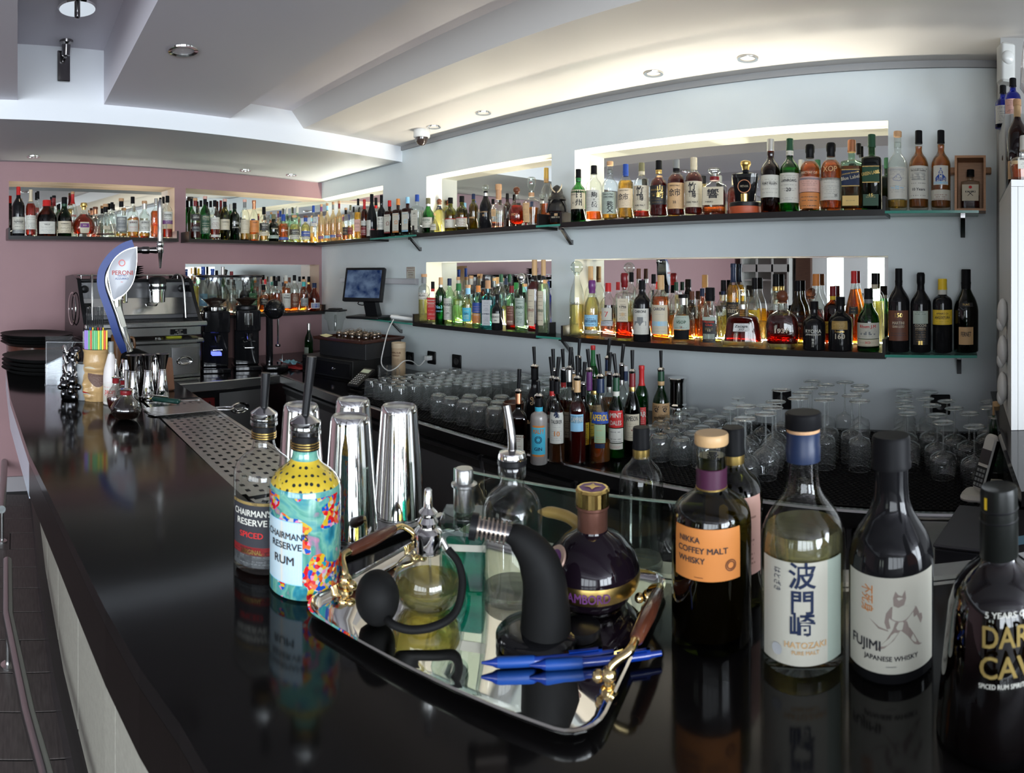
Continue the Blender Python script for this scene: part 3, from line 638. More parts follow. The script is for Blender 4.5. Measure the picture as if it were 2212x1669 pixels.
class Shape:
    def __init__(s, typ, R, H):
        pts, s.cs, s.nr, s.q, s.d = PR[typ]; s.R, s.H = R, H
        b0 = [] if pts[0][1] < .1 and pts[0][0] < .99 else [(1, .012)]
        s.P = [(pts[0][0]*.9 if not b0 else .93, 0.)]+b0+[pts[0]]+round_prof(pts)[1:]
        s.zs = pts[0][1]
        for p in pts:
            if p[0] > .8: s.zs = p[1]
        s.zn = next((p[1] for p in pts if p[0] < .5), .7)
    def r(s, z): return rz_(s.P, z/s.H)*s.R
    def sq(s, z):
        t = z/s.H; return s.q*max(0, min(1, (s.zn-t)/max(.001, s.zn-s.zs)))
    def dp(s, z):
        t = z/s.H; k = max(0, min(1, (s.zn-t)/max(.001, s.zn-s.zs))); return 1-(1-s.d)*k
    def at(s, th, z, off):
        e = 2+6*s.sq(z); si, co = sin(th), cos(th); q = (abs(si)**e+abs(co)**e)**(-1/e); r = s.r(z)
        return ((r*q+off)*si, -(r*q*s.dp(z)+off)*co, z)
    def th(s, x, z):
        r = max(s.r(z), 1e-4)
        if s.sq(z) > .45: return atan2(x, r*s.dp(z))
        return x/(r*(s.dp(z)**.3))
def bottle(name, label, M=None, loc=None, rz=0, R=.04, H=.3, typ='w', gl='c', lq=None, lvl=.5, cap=('cyl', 'black'), labs=(), txt=(), n=20, cat='bottle', group=None, lname='label', fine=2, pour=None):
    S = Shape(typ, R, H)
    root = thing(name, label, cat, loc or (0, 0, 0), rz, group, M)
    P = [(r*R, z*H) for r, z in S.P if z <= S.cs+.02]
    ob('glass_body', lathe(P, n, True, S.sq, S.dp), glassm(gl), root, 50)
    if lq and gl not in ('k',):
        L_ = [(r*R*.93, z*H) for r, z in S.P if z < lvl]
        L_ = [(p[0], max(p[1], .012*R/.04)) for p in L_]; L_ = L_[1:] if len(L_) > 2 else L_
        L_ = [(L_[0][0]*.9, L_[0][1])]+L_+[(S.r(lvl*H)*.93, lvl*H)]
        ob('liquid', lathe(L_, n, True, S.sq, S.dp), liqm(lq), root, 50)
    nr = S.nr*R; z0 = S.cs*H; z1 = H; st = cap[0]; c1 = cap[1]; c2 = cap[2] if len(cap) > 2 else None
    def capm(c): return plain(c, .35, 1.0 if c in ('gold', 'silver', 'copper', 'dgold') else 0.)
    if st == 'cyl':
        rr = nr*1.14
        ob('cap', lathe([(rr*1.02, z0-.01*H), (rr*1.02, z0+.01*H), (rr*.97, z0+.02*H), (rr*.97, z1-.012*H), (rr*.90, z1), (.0001, z1)], max(14, n-4), True), capm(c1), root)
        if c2: ob('neck_band', lathe([(nr*1.08, z0-.075*H), (nr*1.10, z0-.07*H), (nr*1.13, z0-.012*H), (nr*1.1, z0-.01*H)], max(14, n-4), False), capm(c2), root)
    elif st == 'cap2':   # closure with a long capsule below
        rr = nr*1.14; zc = z0-.10*H
        ob('cap', lathe([(rr*1.06, z1-.055*H), (rr*1.08, z1-.05*H), (rr*1.08, z1-.008*H), (rr*1.0, z1), (.0001, z1)], max(14, n-4)), capm(c1), root)
        ob('capsule', lathe([(S.r(zc)*1.06, zc), (max(rr*.98, S.r(zc+.03*H)*1.05), zc+.03*H), (rr*.97, z0), (rr*.99, z1-.056*H)], max(14, n-4), True), capm(c2 or c1), root)
    elif st == 'cork':
        rr = nr*1.25
        ob('stopper', lathe([(rr*.96, z0+(z1-z0)*.55), (rr, z0+(z1-z0)*.6), (rr, z1-.01*H), (rr*.93, z1), (.0001, z1)], max(14, n-4)), cork_m if c1 == 'cork' else capm(c1), root)
        ob('capsule', lathe([(nr*1.08, z0-.05*H), (nr*1.10, z0), (nr*1.08, z0+(z1-z0)*.56)], max(14, n-4), True), capm(c2) if c2 else glassm('c'), root)
    elif st == 'cap3':   # flat black top, cork line, coloured capsule
        rr = nr*1.13
        ob('capsule', lathe([(rr*1.0, z0), (rr*1.02, z0+(z1-z0)*.3), (rr*.97, z0+(z1-z0)*.34), (rr*.98, z0+(z1-z0)*.60)], max(14, n-4)), capm(c2), root)
        ob('cork_line', lathe([(rr*.96, z0+(z1-z0)*.59), (rr*.96, z0+(z1-z0)*.68)], max(14, n-4)), cork_m, root)
        ob('cap', lathe([(rr*1.02, z0+(z1-z0)*.67), (rr*1.05, z0+(z1-z0)*.69), (rr*1.05, z1-.006*H), (rr*.98, z1), (.0001, z1)], max(14, n-4)), capm(c1), root)
    elif st == 'ball':
        rb = (z1-z0)*.5; g = thin('stopper_glass', (.82, .93, .86), .08, .6, .4) if c1 == 'glass' else capm(c1)
        ob('stopper', [ball((0, 0, z1-rb), rb, 16, 10), lathe([(nr*.9, z0-.02*H), (nr*1.3, z0), (nr*1.3, z0+.012*H), (nr*.7, z0+.02*H)], 16)], g, root)
    elif st == 'sto':
        rr = nr*1.5; g = thin('stopper_glass', (.88, .92, .88), .10, .6, .5) if c1 == 'glass' else capm(c1); h = z1-z0
        ob('stopper', lathe([(nr*.95, z0-.02*H), (nr*1.05, z0+h*.25), (rr, z0+h*.4), (rr*1.05, z0+h*.6), (rr*.95, z1-.01*H), (rr*.8, z1)], 10 if c1 == 'glass' else 16), g, root)
        if c2: ob('neck_band', lathe([(nr*1.1, z0-.10*H), (nr*1.12, z0-.09*H), (nr*1.12, z0-.03*H), (nr*1.1, z0-.02*H)], 16), capm(c2), root)
    elif st == 'wax':
        rr = nr*1.2; zc = z0-.06*H
        ob('wax_seal', lathe([(S.r(zc)*1.05, zc), (rr*.98, zc+.02*H), (rr*.95, z0), (rr*1.1, z0+.03*H), (rr*1.12, z1-.03*H), (rr*.9, z1-.004*H), (.0001, z1)], max(14, n-4)), plain(c1, .22), root)
    if pour is not None:  # speed pourer: collar plus tall black spout with a hinged lid
        ph, pc = pour if isinstance(pour, tuple) else (pour, 'black'); rc_ = nr*1.18
        ob('pourer_collar', lathe([(rc_, H-.004), (rc_*1.08, H), (rc_*1.08, H+.004), (rc_*.6, H+.010), (rc_*.4, H+.012)], max(14, n-4)), chrome, root)
        tl = random.uniform(-.12, .12)
        ob('pourer_spout', mv(lathe([(.0052, 0), (.0062, ph*.5), (.0070, ph*.96), (.0070, ph), (.004, ph)], 12), (0, 0, H+.008), ry=tl), blackp if pc == 'black' else gunm, root)
    for i, lb in enumerate(labs):
        a, b, ang_, bgc, ic = lb[:5]; den = lb[5] if len(lb) > 5 else .75; c0 = lb[6] if len(lb) > 6 else 0
        m_ = 12 if n <= 24 else 28; k_ = 4 if n <= 24 else 8; v = []; uv = []; f = []; aa = radians(ang_)
        for r_ in range(k_+1):
            z = H*(a+(b-a)*r_/k_); x_ = None
            for c_ in range(m_+1):
                t_ = radians(c0)-aa+2*aa*c_/m_; v.append(S.at(t_, z, .0007*R/.04)); uv.append((c_/m_, r_/k_))
        for r_ in range(k_):
            for c_ in range(m_): q = r_*(m_+1)+c_; f.append((q, q+1, q+m_+2, q+m_+1))
        mt = printed(bgc, ic, den, max(5, int((b-a)*40))) if ic else plain(bgc, .5)
        ob(lname, (v, f), mt, root, 50, uv=uv)
    if txt:
        v = []; f = []; mi = []; ms = []
        for t_ in txt:
            s_, z, h, c = t_[:4]; x0 = (t_[4] if len(t_) > 4 else 0)*R; mw = (t_[5] if len(t_) > 5 else 1.35)*R; rot = t_[6] if len(t_) > 6 else 0
            tv, tf_ = text_geo(s_, fine, .016 if not s_.isascii() and len(s_) < 3 and ord(s_[0]) > 0x3000 else 0.)
            if not tv: continue
            hh = h*H; w_ = (max(p[0] for p in tv)-min(p[0] for p in tv))*hh; sx = min(1, mw/w_) if w_ else 1
            b = len(v)
            for p in tv:
                px, pz = p[0]*hh*sx, p[1]*hh
                if rot: px, pz = px*cos(rot)-pz*sin(rot), px*sin(rot)+pz*cos(rot)
                zz = z*H+pz; v.append(S.at(S.th(x0+px, zz), zz, .0013*R/.04+.0001))
            f += [tuple(i+b for i in q) for q in tf_]
            m_ = ink(c) if not (isinstance(c, str) and c in ('gold',)) else plain('gold', .3, 1.)
            if m_ not in ms: ms.append(m_)
            mi += [ms.index(m_)]*len(tf_)
        if v: ob('lettering', mesh('lettering', (v, f), 0, mats=ms, midx=mi), None, root)
    return root, S
SH = {  # shelf code: frame, distance of wall, picture-column angle, shelf top
 'BU': (FB, D, 0, UZ1), 'BL': (FB, D, 0, LZ1), 'PU': (FPK, DP, AP, UZ1), 'PL': (FPK, DP, AP, LZ1)}
PLACE = {}
def put(sh, x, top, w, typ, gl, lq, lvl, cap, labs, txt, desc, back=0, turn=.55, group=None, name='liquor_bottle', n=20, pour=None):
    """stands a bottle on a shelf: x, top, w are read off the photograph as picture columns/rows"""
    fr, DD, ap, zt = SH[sh]; a = az(x)-ap
    s = -.075 if back else .10
    for _ in range(4):
        d = (DD-s)/cos(a); R = w*1.02/F*d/2
        if not back: s = .15-.006-R*PR[typ][4]
        else: s = -(ND-.012-R)
    H = (590-top)/F*d-zt; X = (DD-s)*tan(a)-(CU if ap else 0)
    ang_ = -a*turn                                        # label partly turned to the room
    M = fr @ Matrix.Translation((X, -s, zt+.0003)) @ Matrix.Rotation(ang_, 4, 'Z')
    return bottle(name, desc, M=M, R=R, H=H, typ=typ, gl=gl, lq=lq, lvl=lvl, cap=cap, labs=labs, txt=txt, group=group, n=n, pour=pour)
def rows(sh, T, grp, sfx):
    for r in T:
        (x, top, w, typ, gl, lq, lvl, cap, labs, txt, desc) = r[:11]; kw = r[11] if len(r) > 11 else {}
        put(sh, x, top, w, typ, gl, lq, lvl, cap, labs, txt, desc+sfx, group=grp, **kw)
BK = {'back': 1}
# ---- separate left niche of the mauve wall
rows('PU', [
 (39.8, 403.5, 27, 's', 'k', None, 0, ('cyl', 'red', 'black'), [(.12, .38, 75, 'paper', 'dk'), (.05, .115, 75, 'grey', 'white')], [('DOMAINE', .27, .03, 'dk')], 'slender black bottle with red cap, leftmost'),
 (66.4, 409.8, 22, 's', 'c', 'rd', .70, ('cap2', 'cream', 'cream'), [(.14, .44, 70, 'white', 'dk', .5)], [], 'glowing orange-red bottle with cream capsule and white label'),
 (82, 413, 17, 't', 'c', 'w', .2, ('cyl', 'black'), [(.2, .4, 60, 'white', 'dk')], [], 'clear bottle with black cap behind the orange-red one', BK),
 (101, 432.5, 43, 'r', 'br', 'bk', .6, ('cyl', 'red'), [(.06, .40, 50, 'white', 'dk', .4)], [('VIEUX', .30, .035, 'dk')], 'squat dark bottle with red neck and big pentagon label'),
 (116.6, 422.5, 20, 'w', 'c', 'w', .3, ('cap2', 'black', 'dred'), [], [], 'clear bottle with dark red capsule behind the squat bottle', BK),
 (139, 426, 31, 'k', 'dg', 'bk', .5, ('cyl', 'black', 'dgreen'), [(.08, .38, 62, 'cream', 'dk', .6)], [('COGNAC', .30, .032, 'dk')], 'bulbous dark green bottle with tall black neck and cream label'),
 (128, 440, 14, 's', 'g', None, 0, ('cyl', 'black'), [], [], 'small green bottle with black neck half hidden', BK),
 (157, 414, 22, 's', 'c', 'w', .25, ('cap2', 'cork', 'red'), [], [('WINE', .45, .05, 'red')], 'tall clear bottle with red capsule and red print', BK),
 (181, 438, 50, 'd', 'c', 'rd', .66, ('sto', 'gold'), [(.10, .42, 24, 'cream', 'dk', .3), (.26, .38, 22, 'purple', None)], [('XO', .30, .045, 'cream')], 'big amber-red teardrop decanter with gold stopper and purple label'),
 (206, 447, 24, 'b', 'c', 'pk', .3, ('cork', 'brown', 'copper'), [(.15, .38, 45, 'pink', 'white')], [], 'clear bottle with flat brown stopper beside the teardrop decanter', BK),
 (228, 440.6, 43, 'c', 'c', 'dr', .11, ('cork', 'cork', 'black'), [(.22, .33, 22, 'cream', 'dk')], [], 'conical clear decanter with a little dark red left'),
 (242, 437, 20, 'f', 'c', 'w', .2, ('cyl', 'black'), [(.2, .4, 40, 'paper', 'dk')], [], 'clear bottle with black cap behind the conical decanter', BK),
 (262, 428.5, 23.5, 'b', 'c', 'gd', .10, ('cork', 'cork', 'black'), [(.14, .52, 70, 'grey', 'white', .8)], [('SCALLYWAG', .44, .035, 'white'), ('SPEYSIDE', .18, .03, 'white')], 'clear bottle with dark grey label and black neck'),
 (286.6, 425, 24, 't', 'c', 'gd', .46, ('cyl', 'black'), [(.14, .42, 65, 'white', 'red', .6)], [('BENRIACH', .34, .045, 'dk')], 'pale gold bottle with white and red label, black cap'),
 (312, 434, 24, 'b', 'c', 'gd', .12, ('cork', 'cork', 'silver'), [(.17, .46, 70, 'white', 'dk')], [('BENRIACH', .39, .04, 'dk')], 'clear bottle with white banner label and silver neck'),
 (337, 428.5, 22, 'f', 'c', 'orl', .68, ('cyl', 'silver'), [], [('SPIRIT', .3, .05, 'red')], 'square-shouldered orange bottle behind the beer tap handle'),
 (361.6, 423, 22, 'w', 'c', 'rd', .22, ('cyl', 'black'), [(.42, .62, 75, 'white', 'dk'), (.33, .42, 75, 'purple', 'white')], [('BOWMORE', .53, .035, 'dk')], 'bottle with white and purple label, rightmost'),
 (353, 425, 15, 'w', 'c', 'w', .2, ('cyl', 'black'), [], [], 'clear bottle with black cap tucked into the right corner', BK),
], 'bottles in the separate left niche', ', left mauve niche')
# ---- upper mauve shelf up to the corner
rows('PU', [
 (413.6, 430, 19, 's', 'g', None, 0, ('cyl', 'black'), [], [], 'dark green bottle at the far left end, behind', BK),
 (422, 428, 22, 'w', 'c', 'dr', .40, ('cork', 'cork', 'dred'), [(.44, .60, 60, 'black', 'white'), (.18, .30, 50, 'dk', 'white')], [('GLENDRONACH', .50, .03, 'white')], 'dark red bottle with black oval label and cork stopper'),
 (443, 424, 21, 'w', 'g', None, 0, ('cork', 'pink', 'black'), [(.12, .56, 72, 'dgreen', 'cream', .8)], [('JAMESON', .50, .035, 'cream'), ('18', .2, .05, 'white')], 'green bottle with dark label and pinkish cork'),
 (434, 433, 16, 'w', 'c', None, 0, ('cyl', 'black'), [], [], 'clear bottle with black cap between the dark red and green bottles', BK),
 (464, 432.7, 21, 'w', 'c', 'rd', .36, ('cyl', 'black'), [(.26, .56, 68, 'white', 'dred', .7), (.06, .12, 60, 'white', 'dk')], [], 'clear bottle with white picture label over red spirit'),
 (455, 434, 16, 'w', 'c', None, 0, ('cyl', 'black'), [(.3, .5, 60, 'paper', 'dk')], [], 'clear black-capped bottle behind the white picture label', BK),
 (477, 433, 15, 'w', 'br', None, 0, ('cyl', 'dred'), [(.2, .5, 60, 'tan', 'dk')], [], 'brown bottle with dark red capsule', BK),
 (485.5, 430, 21, 'w', 'ol', None, 0, ('cork', 'pink', 'black'), [(.24, .50, 72, 'cream', 'dk', .5)], [('CAOL ILA', .42, .03, 'dk')], 'olive green bottle with cream label'),
 (498, 441, 18, 's', 'g', None, 0, ('cyl', 'silver'), [], [], 'bright green bottle with silver cap behind', BK),
 (506.6, 438.5, 22, 'w', 'dg', None, 0, ('cyl', 'black'), [], [('ARDBEG', .42, .06, 'white'), ('UIGEADAIL', .32, .03, 'white')], 'very dark green bottle with white print and black cap'),
 (528.6, 431, 20, 'w', 'c', 'gd', .17, ('cork', 'pink', 'grey'), [(.17, .50, 70, 'cream', 'dk', .35)], [], 'clear bottle with tall cream label and grey neck'),
 (548.7, 432.7, 20, 'l', 'c', 'yl', .16, ('cork', 'copper', 'copper'), [(.20, .50, 75, 'orange', 'dk', .4)], [('GLEN', .43, .03, 'dk')], 'clear bottle with orange label and copper capsule'),
 (570, 447, 20, 'w', 'c', 'gd', .19, ('cyl', 'black', 'black'), [(.30, .52, 72, 'black', 'white', .6), (.15, .27, 70, 'cream', 'dk')], [('TEELING', .43, .045, 'white')], 'clear bottle with black shield label and black cap'),
 (580, 465, 14, 'w', 'c', 'w', .4, ('cyl', 'grey'), [(.2, .5, 60, 'lgrey', 'dk')], [], 'small grey-capped bottle behind the black shield label', BK),
 (591, 462.5, 22, 'b', 'dg', None, 0, ('cyl', 'olive'), [(.10, .22, 72, 'sage', 'dk')], [('Connemara', .44, .055, 'cream')], 'short dark green bottle with olive cap'),
 (612, 463, 22, 'b', 'c', 'orl', .66, ('cyl', 'blue', 'blue'), [(.06, .16, 75, 'blue', 'white')], [('KILCHOMAN', .38, .045, 'white')], 'orange bottle with blue cap and blue foot label'),
 (620, 449, 14, 's', 'gr', None, 0, ('cyl', 'white'), [(.2, .45, 60, 'white', 'dk')], [], 'pale green bottle with clear cap behind the orange one', BK),
 (636, 465, 23, 'b', 'c', 'yl', .66, ('cork', 'cork'), [(.27, .47, 75, 'black', 'white'), (.10, .26, 70, 'paper', 'dk')], [('KILCHOMAN', .37, .05, 'white')], 'clear bottle with black and white band label'),
 (642, 446, 16, 's', 'gr', None, 0, ('cyl', 'white'), [(.2, .45, 60, 'white', 'dk')], [], 'tall pale green bottle with clear cap behind', BK),
 (660, 466, 20, 'b', 'c', 'yl', .72, ('cork', 'brown', 'blue'), [(.22, .42, 75, 'blue', 'white'), (.10, .21, 70, 'paper', 'dk')], [('KILCHOMAN', .31, .05, 'white')], 'clear bottle with blue band label and brown stopper'),
 (677, 444, 15, 'l', 'c', 'gd', .16, ('cyl', 'blue'), [(.44, .56, 62, 'white', 'blue', .9)], [('BRUGAL', .52, .04, 'blue')], 'slim clear bottle with blue cap in the corner'),
], 'bottles on the upper mauve shelf', ', upper mauve shelf')
# ---- upper blue shelf by the corner and the glass shelf beside it
net = [(.30, .32, 80, 'tan', None), (.45, .46, 80, 'tan', None), (.10, .16, 75, 'purple', 'white')]
def netb(x, top, c, c2, lc, w): return (x, top, 13.5, 't', 'nt', 'gd', .45, ('cork', 'cork', c), [(.09, .16, 75, lc, 'white')], [], w)
rows('BU', [
 netb(694, 441, 'purple', 0, 'purple', 'wicker-netted bottle with purple neck, nearest the corner'),
 netb(707, 438.8, 'lblue', 0, 'lblue', 'wicker-netted bottle with light blue neck'),
 netb(719.5, 436, 'grey', 0, 'blue', 'wicker-netted bottle with grey-blue neck'),
 netb(732.5, 433.7, 'dred', 0, 'dred', 'wicker-netted bottle with dark red neck'),
 (747, 449, 14, 'w', 'c', 'am', .2, ('cork', 'cork', 'black'), [(.15, .40, 70, 'black', 'tan')], [], 'wicker-netted bottle with black label and black neck'),
 (757, 443, 12, 'w', 'c', 'gd', .4, ('cyl', 'olive'), [(.15, .35, 70, 'dred', 'tan')], [], 'wicker-netted bottle with olive capsule'),
 (764, 446.5, 11, 'w', 'c', 'yl', .5, ('cyl', 'black'), [(.15, .35, 70, 'pink', 'dk')], [], 'thin clear bottle with black cap behind the netted bottles', BK),
 (773.6, 429, 14, 'f', 'c', 'gd', .66, ('cyl', 'black'), [(.18, .48, 60, 'pink', 'dk')], [], 'slim pale orange bottle with pink label'),
 (787, 431, 15, 'w', 'br', None, 0, ('cap2', 'red', 'red'), [(.33, .45, 72, 'white', 'dk'), (.08, .30, 72, 'dred', 'white')], [], 'brown bottle with long red capsule and banded label'),
 (803, 419.4, 22, 'h', 'k', None, 0, ('cyl', 'black'), [(.04, .40, 35, 'white', 'dk', .4, -22), (.11, .20, 60, 'dred', 'gold')], [], 'black champagne-shaped bottle with a thin stripe label'),
 (812, 427, 16, 'b', 'c', 'am', .3, ('cyl', 'black', 'red'), [], [], 'black-capped jar-shaped bottle behind the black one', BK),
 (824, 421.5, 18, 't', 'k', None, 0, ('cyl', 'black'), [(.17, .48, 62, 'white', 'dk')], [('No 7', .40, .035, 'dk')], 'black bottle with a white label of dark type'),
], 'bottles on the upper blue shelf beside the corner', ', corner blue shelf')
def still(x, top, cc, sc, w, ww):
    return (x, top, w, 'x', 'br', 'bk', .6, ('cyl', cc), [(.10, .60, 38, 'paper', 'dk', .35), (.08, .13, 38, sc, None)], [('DISTILLERIE', .55, .022, sc, 0, 1.1), ('Ω', .30, .10, sc, .15, .8)], ww, {'turn': .3})
rows('BU', [
 still(841.5, 433, 'red', 'dred', 20, 'square dark bottle with red cap and copper-still label'),
 still(860, 429.4, 'orange', 'orange', 21, 'square dark bottle with orange cap and copper-still label'),
 still(880.5, 425.8, 'lblue', 'lblue', 21.5, 'square dark bottle with light blue cap'),
 (901, 420.5, 22.5, 'x', 'c', 'w', .6, ('cyl', 'blue'), [(.10, .60, 36, 'paper', 'dk', .35)], [('GIN', .50, .03, 'dk')], 'square clear bottle with blue cap and long label', {'turn': .3}),
], 'square bottles on the upper glass shelf', ', left glass shelf')
rows('BU', [
 (925, 427.8, 26, 'k', 'g', 'bk', .45, ('cyl', 'olive', 'silver'), [(.15, .44, 60, 'paper', 'dgreen')], [('BOTANICAL', .35, .035, 'dgreen')], 'round green bottle with swing cap and banknote label'),
 (939, 461, 22, 'c', 'c', 'yl', .7, ('cork', 'tan'), [(.12, .45, 40, 'paper', 'navy')], [('PATRON', .28, .05, 'navy')], 'small bell-shaped pale bottle'),
 (949, 429, 22, 'j', 'c', 'yl', .8, ('ball', 'brown', 'navy'), [(.70, .80, 70, 'navy', None)], [('III', .72, .05, 'cream')], 'pale bottle with round brown stopper', BK),
 (973, 427, 25, 'b', 'ol', 'gd', .5, ('cyl', 'black'), [(.10, .36, 78, 'paper', 'dred'), (.345, .37, 78, 'red', None)], [('12', .25, .05, 'dk', -.4)], 'olive yellow bottle with red-edged label, left of two alike'),
 (997.7, 423.6, 25, 'b', 'ol', 'gd', .5, ('cyl', 'black'), [(.10, .36, 78, 'paper', 'dred'), (.345, .37, 78, 'red', None)], [('12', .25, .05, 'dk', -.4)], 'olive yellow bottle with red-edged label, right of two alike'),
 (1022.7, 418.9, 20, 'w', 'ol', 'gd', .7, ('cyl', 'navy'), [], [('WINE', .3, .05, 'tan')], 'slim amber-yellow bottle with navy cap'),
 (1049, 399.9, 26, 'k', 'k', None, 0, ('sto', 'glass', 'silver'), [], [('EL DORADO', .36, .03, 'tan'), ('25', .28, .04, 'tan')], 'dark bottle with ornate clear stopper'),
 (1077, 398, 33, 'y', 'c', 'dr', .10, ('cork', 'cork', 'cork'), [(.25, .42, 16, 'tan', 'dk', .7, -20)], [('21', .20, .04, 'tan')], 'round-shouldered clear bottle with cork and dark red remains'),
 (1116, 403, 36, 'd', 'c', 'rd', .52, ('ball', 'brown'), [], [('XO1', .26, .06, 'tan')], 'round amber-red decanter with ball stopper'),
 (1148, 383, 34, 'y', 'c', 'am', .36, ('sto', 'glass', 'cork'), [(.06, .46, 26, 'tan', 'dk', .4, -25)], [('H', .86, .05, 'red')], 'square pale amber bottle with large clear stopper'),
 (1180, 362.7, 24, 'b', 'c', 'am', .40, ('cyl', 'gold', 'tan'), [], [], 'tall bottle with a gold cap behind the samurai bottle', BK),
 (1065, 430, 18, 'w', 'c', 'am', .3, ('cyl', 'black'), [], [], 'black-capped bottle behind the ornate stopper', BK),
 (1096, 418, 18, 'w', 'br', None, 0, ('cyl', 'black'), [], [], 'brown black-capped bottle behind the round decanter', BK),
], 'bottles on the narrow upper shelf', ', narrow upper shelf')
# ---- wide upper shelf
jp = 'dk'
rows('BU', [
 (1249.4, 365.8, 32, 't', 'g', 'bk', .25, ('cyl', 'black', 'green'), [(.24, .60, 78, 'cream', 'dk', .25)], [('白', .46, .10, jp, .35), ('州', .31, .10, jp, .35), ('THE HAKUSHU', .50, .018, 'dk', -.5, .8), ('12', .34, .03, 'dk', -.5)], 'green bottle with cream label and two brushed characters'),
 (1283, 358, 34, 'w', 'c', 'orl', .17, ('cyl', 'black'), [(.17, .55, 74, 'white', 'dk', .25)], [('駒', .42, .08, jp, .3), ('ヶ', .36, .04, jp, .3), ('岳', .25, .08, jp, .3)], 'clear bottle with white label, orange spirit at the bottom'),
 (1317.7, 349, 34, 't', 'c', 'gd', .12, ('cork', 'cork'), [(.10, .47, 62, 'sage', 'dk', .25)], [('Ichiro\'s Malt', .42, .025, 'dk'), ('CHICHIBU', .37, .03, 'dk'), ('秩', .22, .08, jp, .25), ('父', .13, .08, jp, .25)], 'clear bottle with pale green label and cork'),
 (1351.4, 355, 33, 'w', 'c', 'gd', .70, ('cyl', 'blue', 'blue'), [(.20, .55, 74, 'beige', 'dk', .3)], [('SINGLE MALT', .50, .02, 'dk'), ('余市', .35, .09, jp, -.1)], 'golden bottle with blue cap and beige label'),
 (1386, 352, 34, 'w', 'c', 'rd', .13, ('cyl', 'olive', 'cream'), [(.15, .58, 74, 'cream', 'dk', .2)], [('竹', .45, .10, jp), ('鶴', .32, .10, jp), ('PURE MALT', .21, .03, 'dk')], 'clear bottle with cream label, olive cap and red spirit'),
 (1423, 347, 37, 't', 'c', 'dr', .70, ('cyl', 'black', 'gold'), [(.22, .55, 70, 'black', 'dgold', .4)], [('山', .46, .08, 'gold', .35), ('崎', .34, .09, 'gold', .35), ('THE YAMAZAKI', .46, .02, 'gold', -.4, .8), ('18', .36, .03, 'gold', -.4)], 'dark red bottle with black label and gold characters'),
 (1460.8, 345, 37, 'w', 'c', 'dr', .74, ('cyl', 'grey', 'black'), [(.13, .58, 76, 'tan', 'dk', .2)], [('SINGLE MALT', .52, .022, 'dk'), ('余市', .36, .10, jp), ('20', .22, .045, 'dk')], 'dark amber bottle with tan label and brown-grey cap'),
 (1498.7, 340.5, 38, 'w', 'c', 'dr', .74, ('cyl', 'cream', 'cream'), [(.14, .58, 76, 'cream', 'dk', .2)], [('竹', .44, .10, jp), ('鶴', .31, .10, jp), ('PURE MALT', .21, .03, 'dk')], 'dark amber bottle with cream cap and cream label'),
 (1543.5, 364, 49, 'g', 'c', 'orl', .16, ('sto', 'glass', 'dred'), [(.20, .58, 44, 'cream', 'dk', .2)], [('響', .36, .15, jp), ('HIBIKI', .25, .035, 'dk', -.25)], 'broad clear decanter with glass stopper and cream label'),
 (1664.6, 300.8, 42, 't', 'br', 'dr', .74, ('cyl', 'silver'), [(.20, .50, 76, 'white', 'dk', .35)], [('PORT ELLEN', .37, .032, 'dk', 0, 1.6)], 'tall brown bottle with silver cap and white label'),
 (1706, 300, 42, 't', 'g', 'gn', .60, ('cyl', 'dgreen', 'white'), [(.12, .52, 76, 'white', 'dk', .35)], [('LAPHROAIG', .40, .038, 'dk', 0, 1.6), ('20', .27, .05, 'dk')], 'tall green bottle with big white label'),
 (1749.6, 312, 44, 'w', 'c', 'orl', .74, ('wax', 'black'), [(.28, .50, 76, 'pink', 'dk', .3), (.46, .49, 76, 'lblue', None), (.04, .27, 70, 'orange', 'dk', .9)], [("DIRECTORS' CUT", .545, .035, 'cream', 0, 1.7)], 'orange bottle with black waxed neck and arched lettering'),
 (1795, 308.5, 45, 'w', 'c', 'orl', .74, ('wax', 'black'), [(.15, .47, 74, 'white', 'dk', .3), (.44, .47, 74, 'sage', None)], [('XOP', .56, .08, 'tan'), ('35', .20, .035, 'dk', .55)], 'orange bottle with black waxed neck and embossed letters'),
 (1855, 310, 26, 'w', 'c', 'am', .4, ('cyl', 'black'), [], [], 'black-capped bottle behind the two square ones', BK),
 (1839.7, 303, 44, 'x', 'gr', 'br', .62, ('cyl', 'copper'), [(.34, .56, 41, 'navy', None), (.555, .57, 41, 'gold', None), (.33, .345, 41, 'gold', None), (.06, .20, 38, 'gold', 'dk', .4)], [('JOHNNIE WALKER', .505, .020, 'gold', 0, 1.5, .18), ('Blue Label', .43, .05, 'cream', 0, 1.6, .18)], 'square dark bottle with copper cap and navy-gold band', {'turn': .3}),
 (1883, 291, 42, 'x', 'g', 'bk', .70, ('cyl', 'dgreen'), [(.36, .56, 41, 'dgreen', None), (.555, .57, 41, 'gold', None), (.35, .365, 41, 'gold', None), (.05, .20, 38, 'dgreen', 'gold', .5)], [('GREEN LABEL', .455, .045, 'gold', 0, 1.7, .18), ('15', .17, .04, 'gold')], 'square dark green bottle with green-gold band', {'turn': .3}),
], 'bottles on the wide upper shelf', ', wide upper shelf')
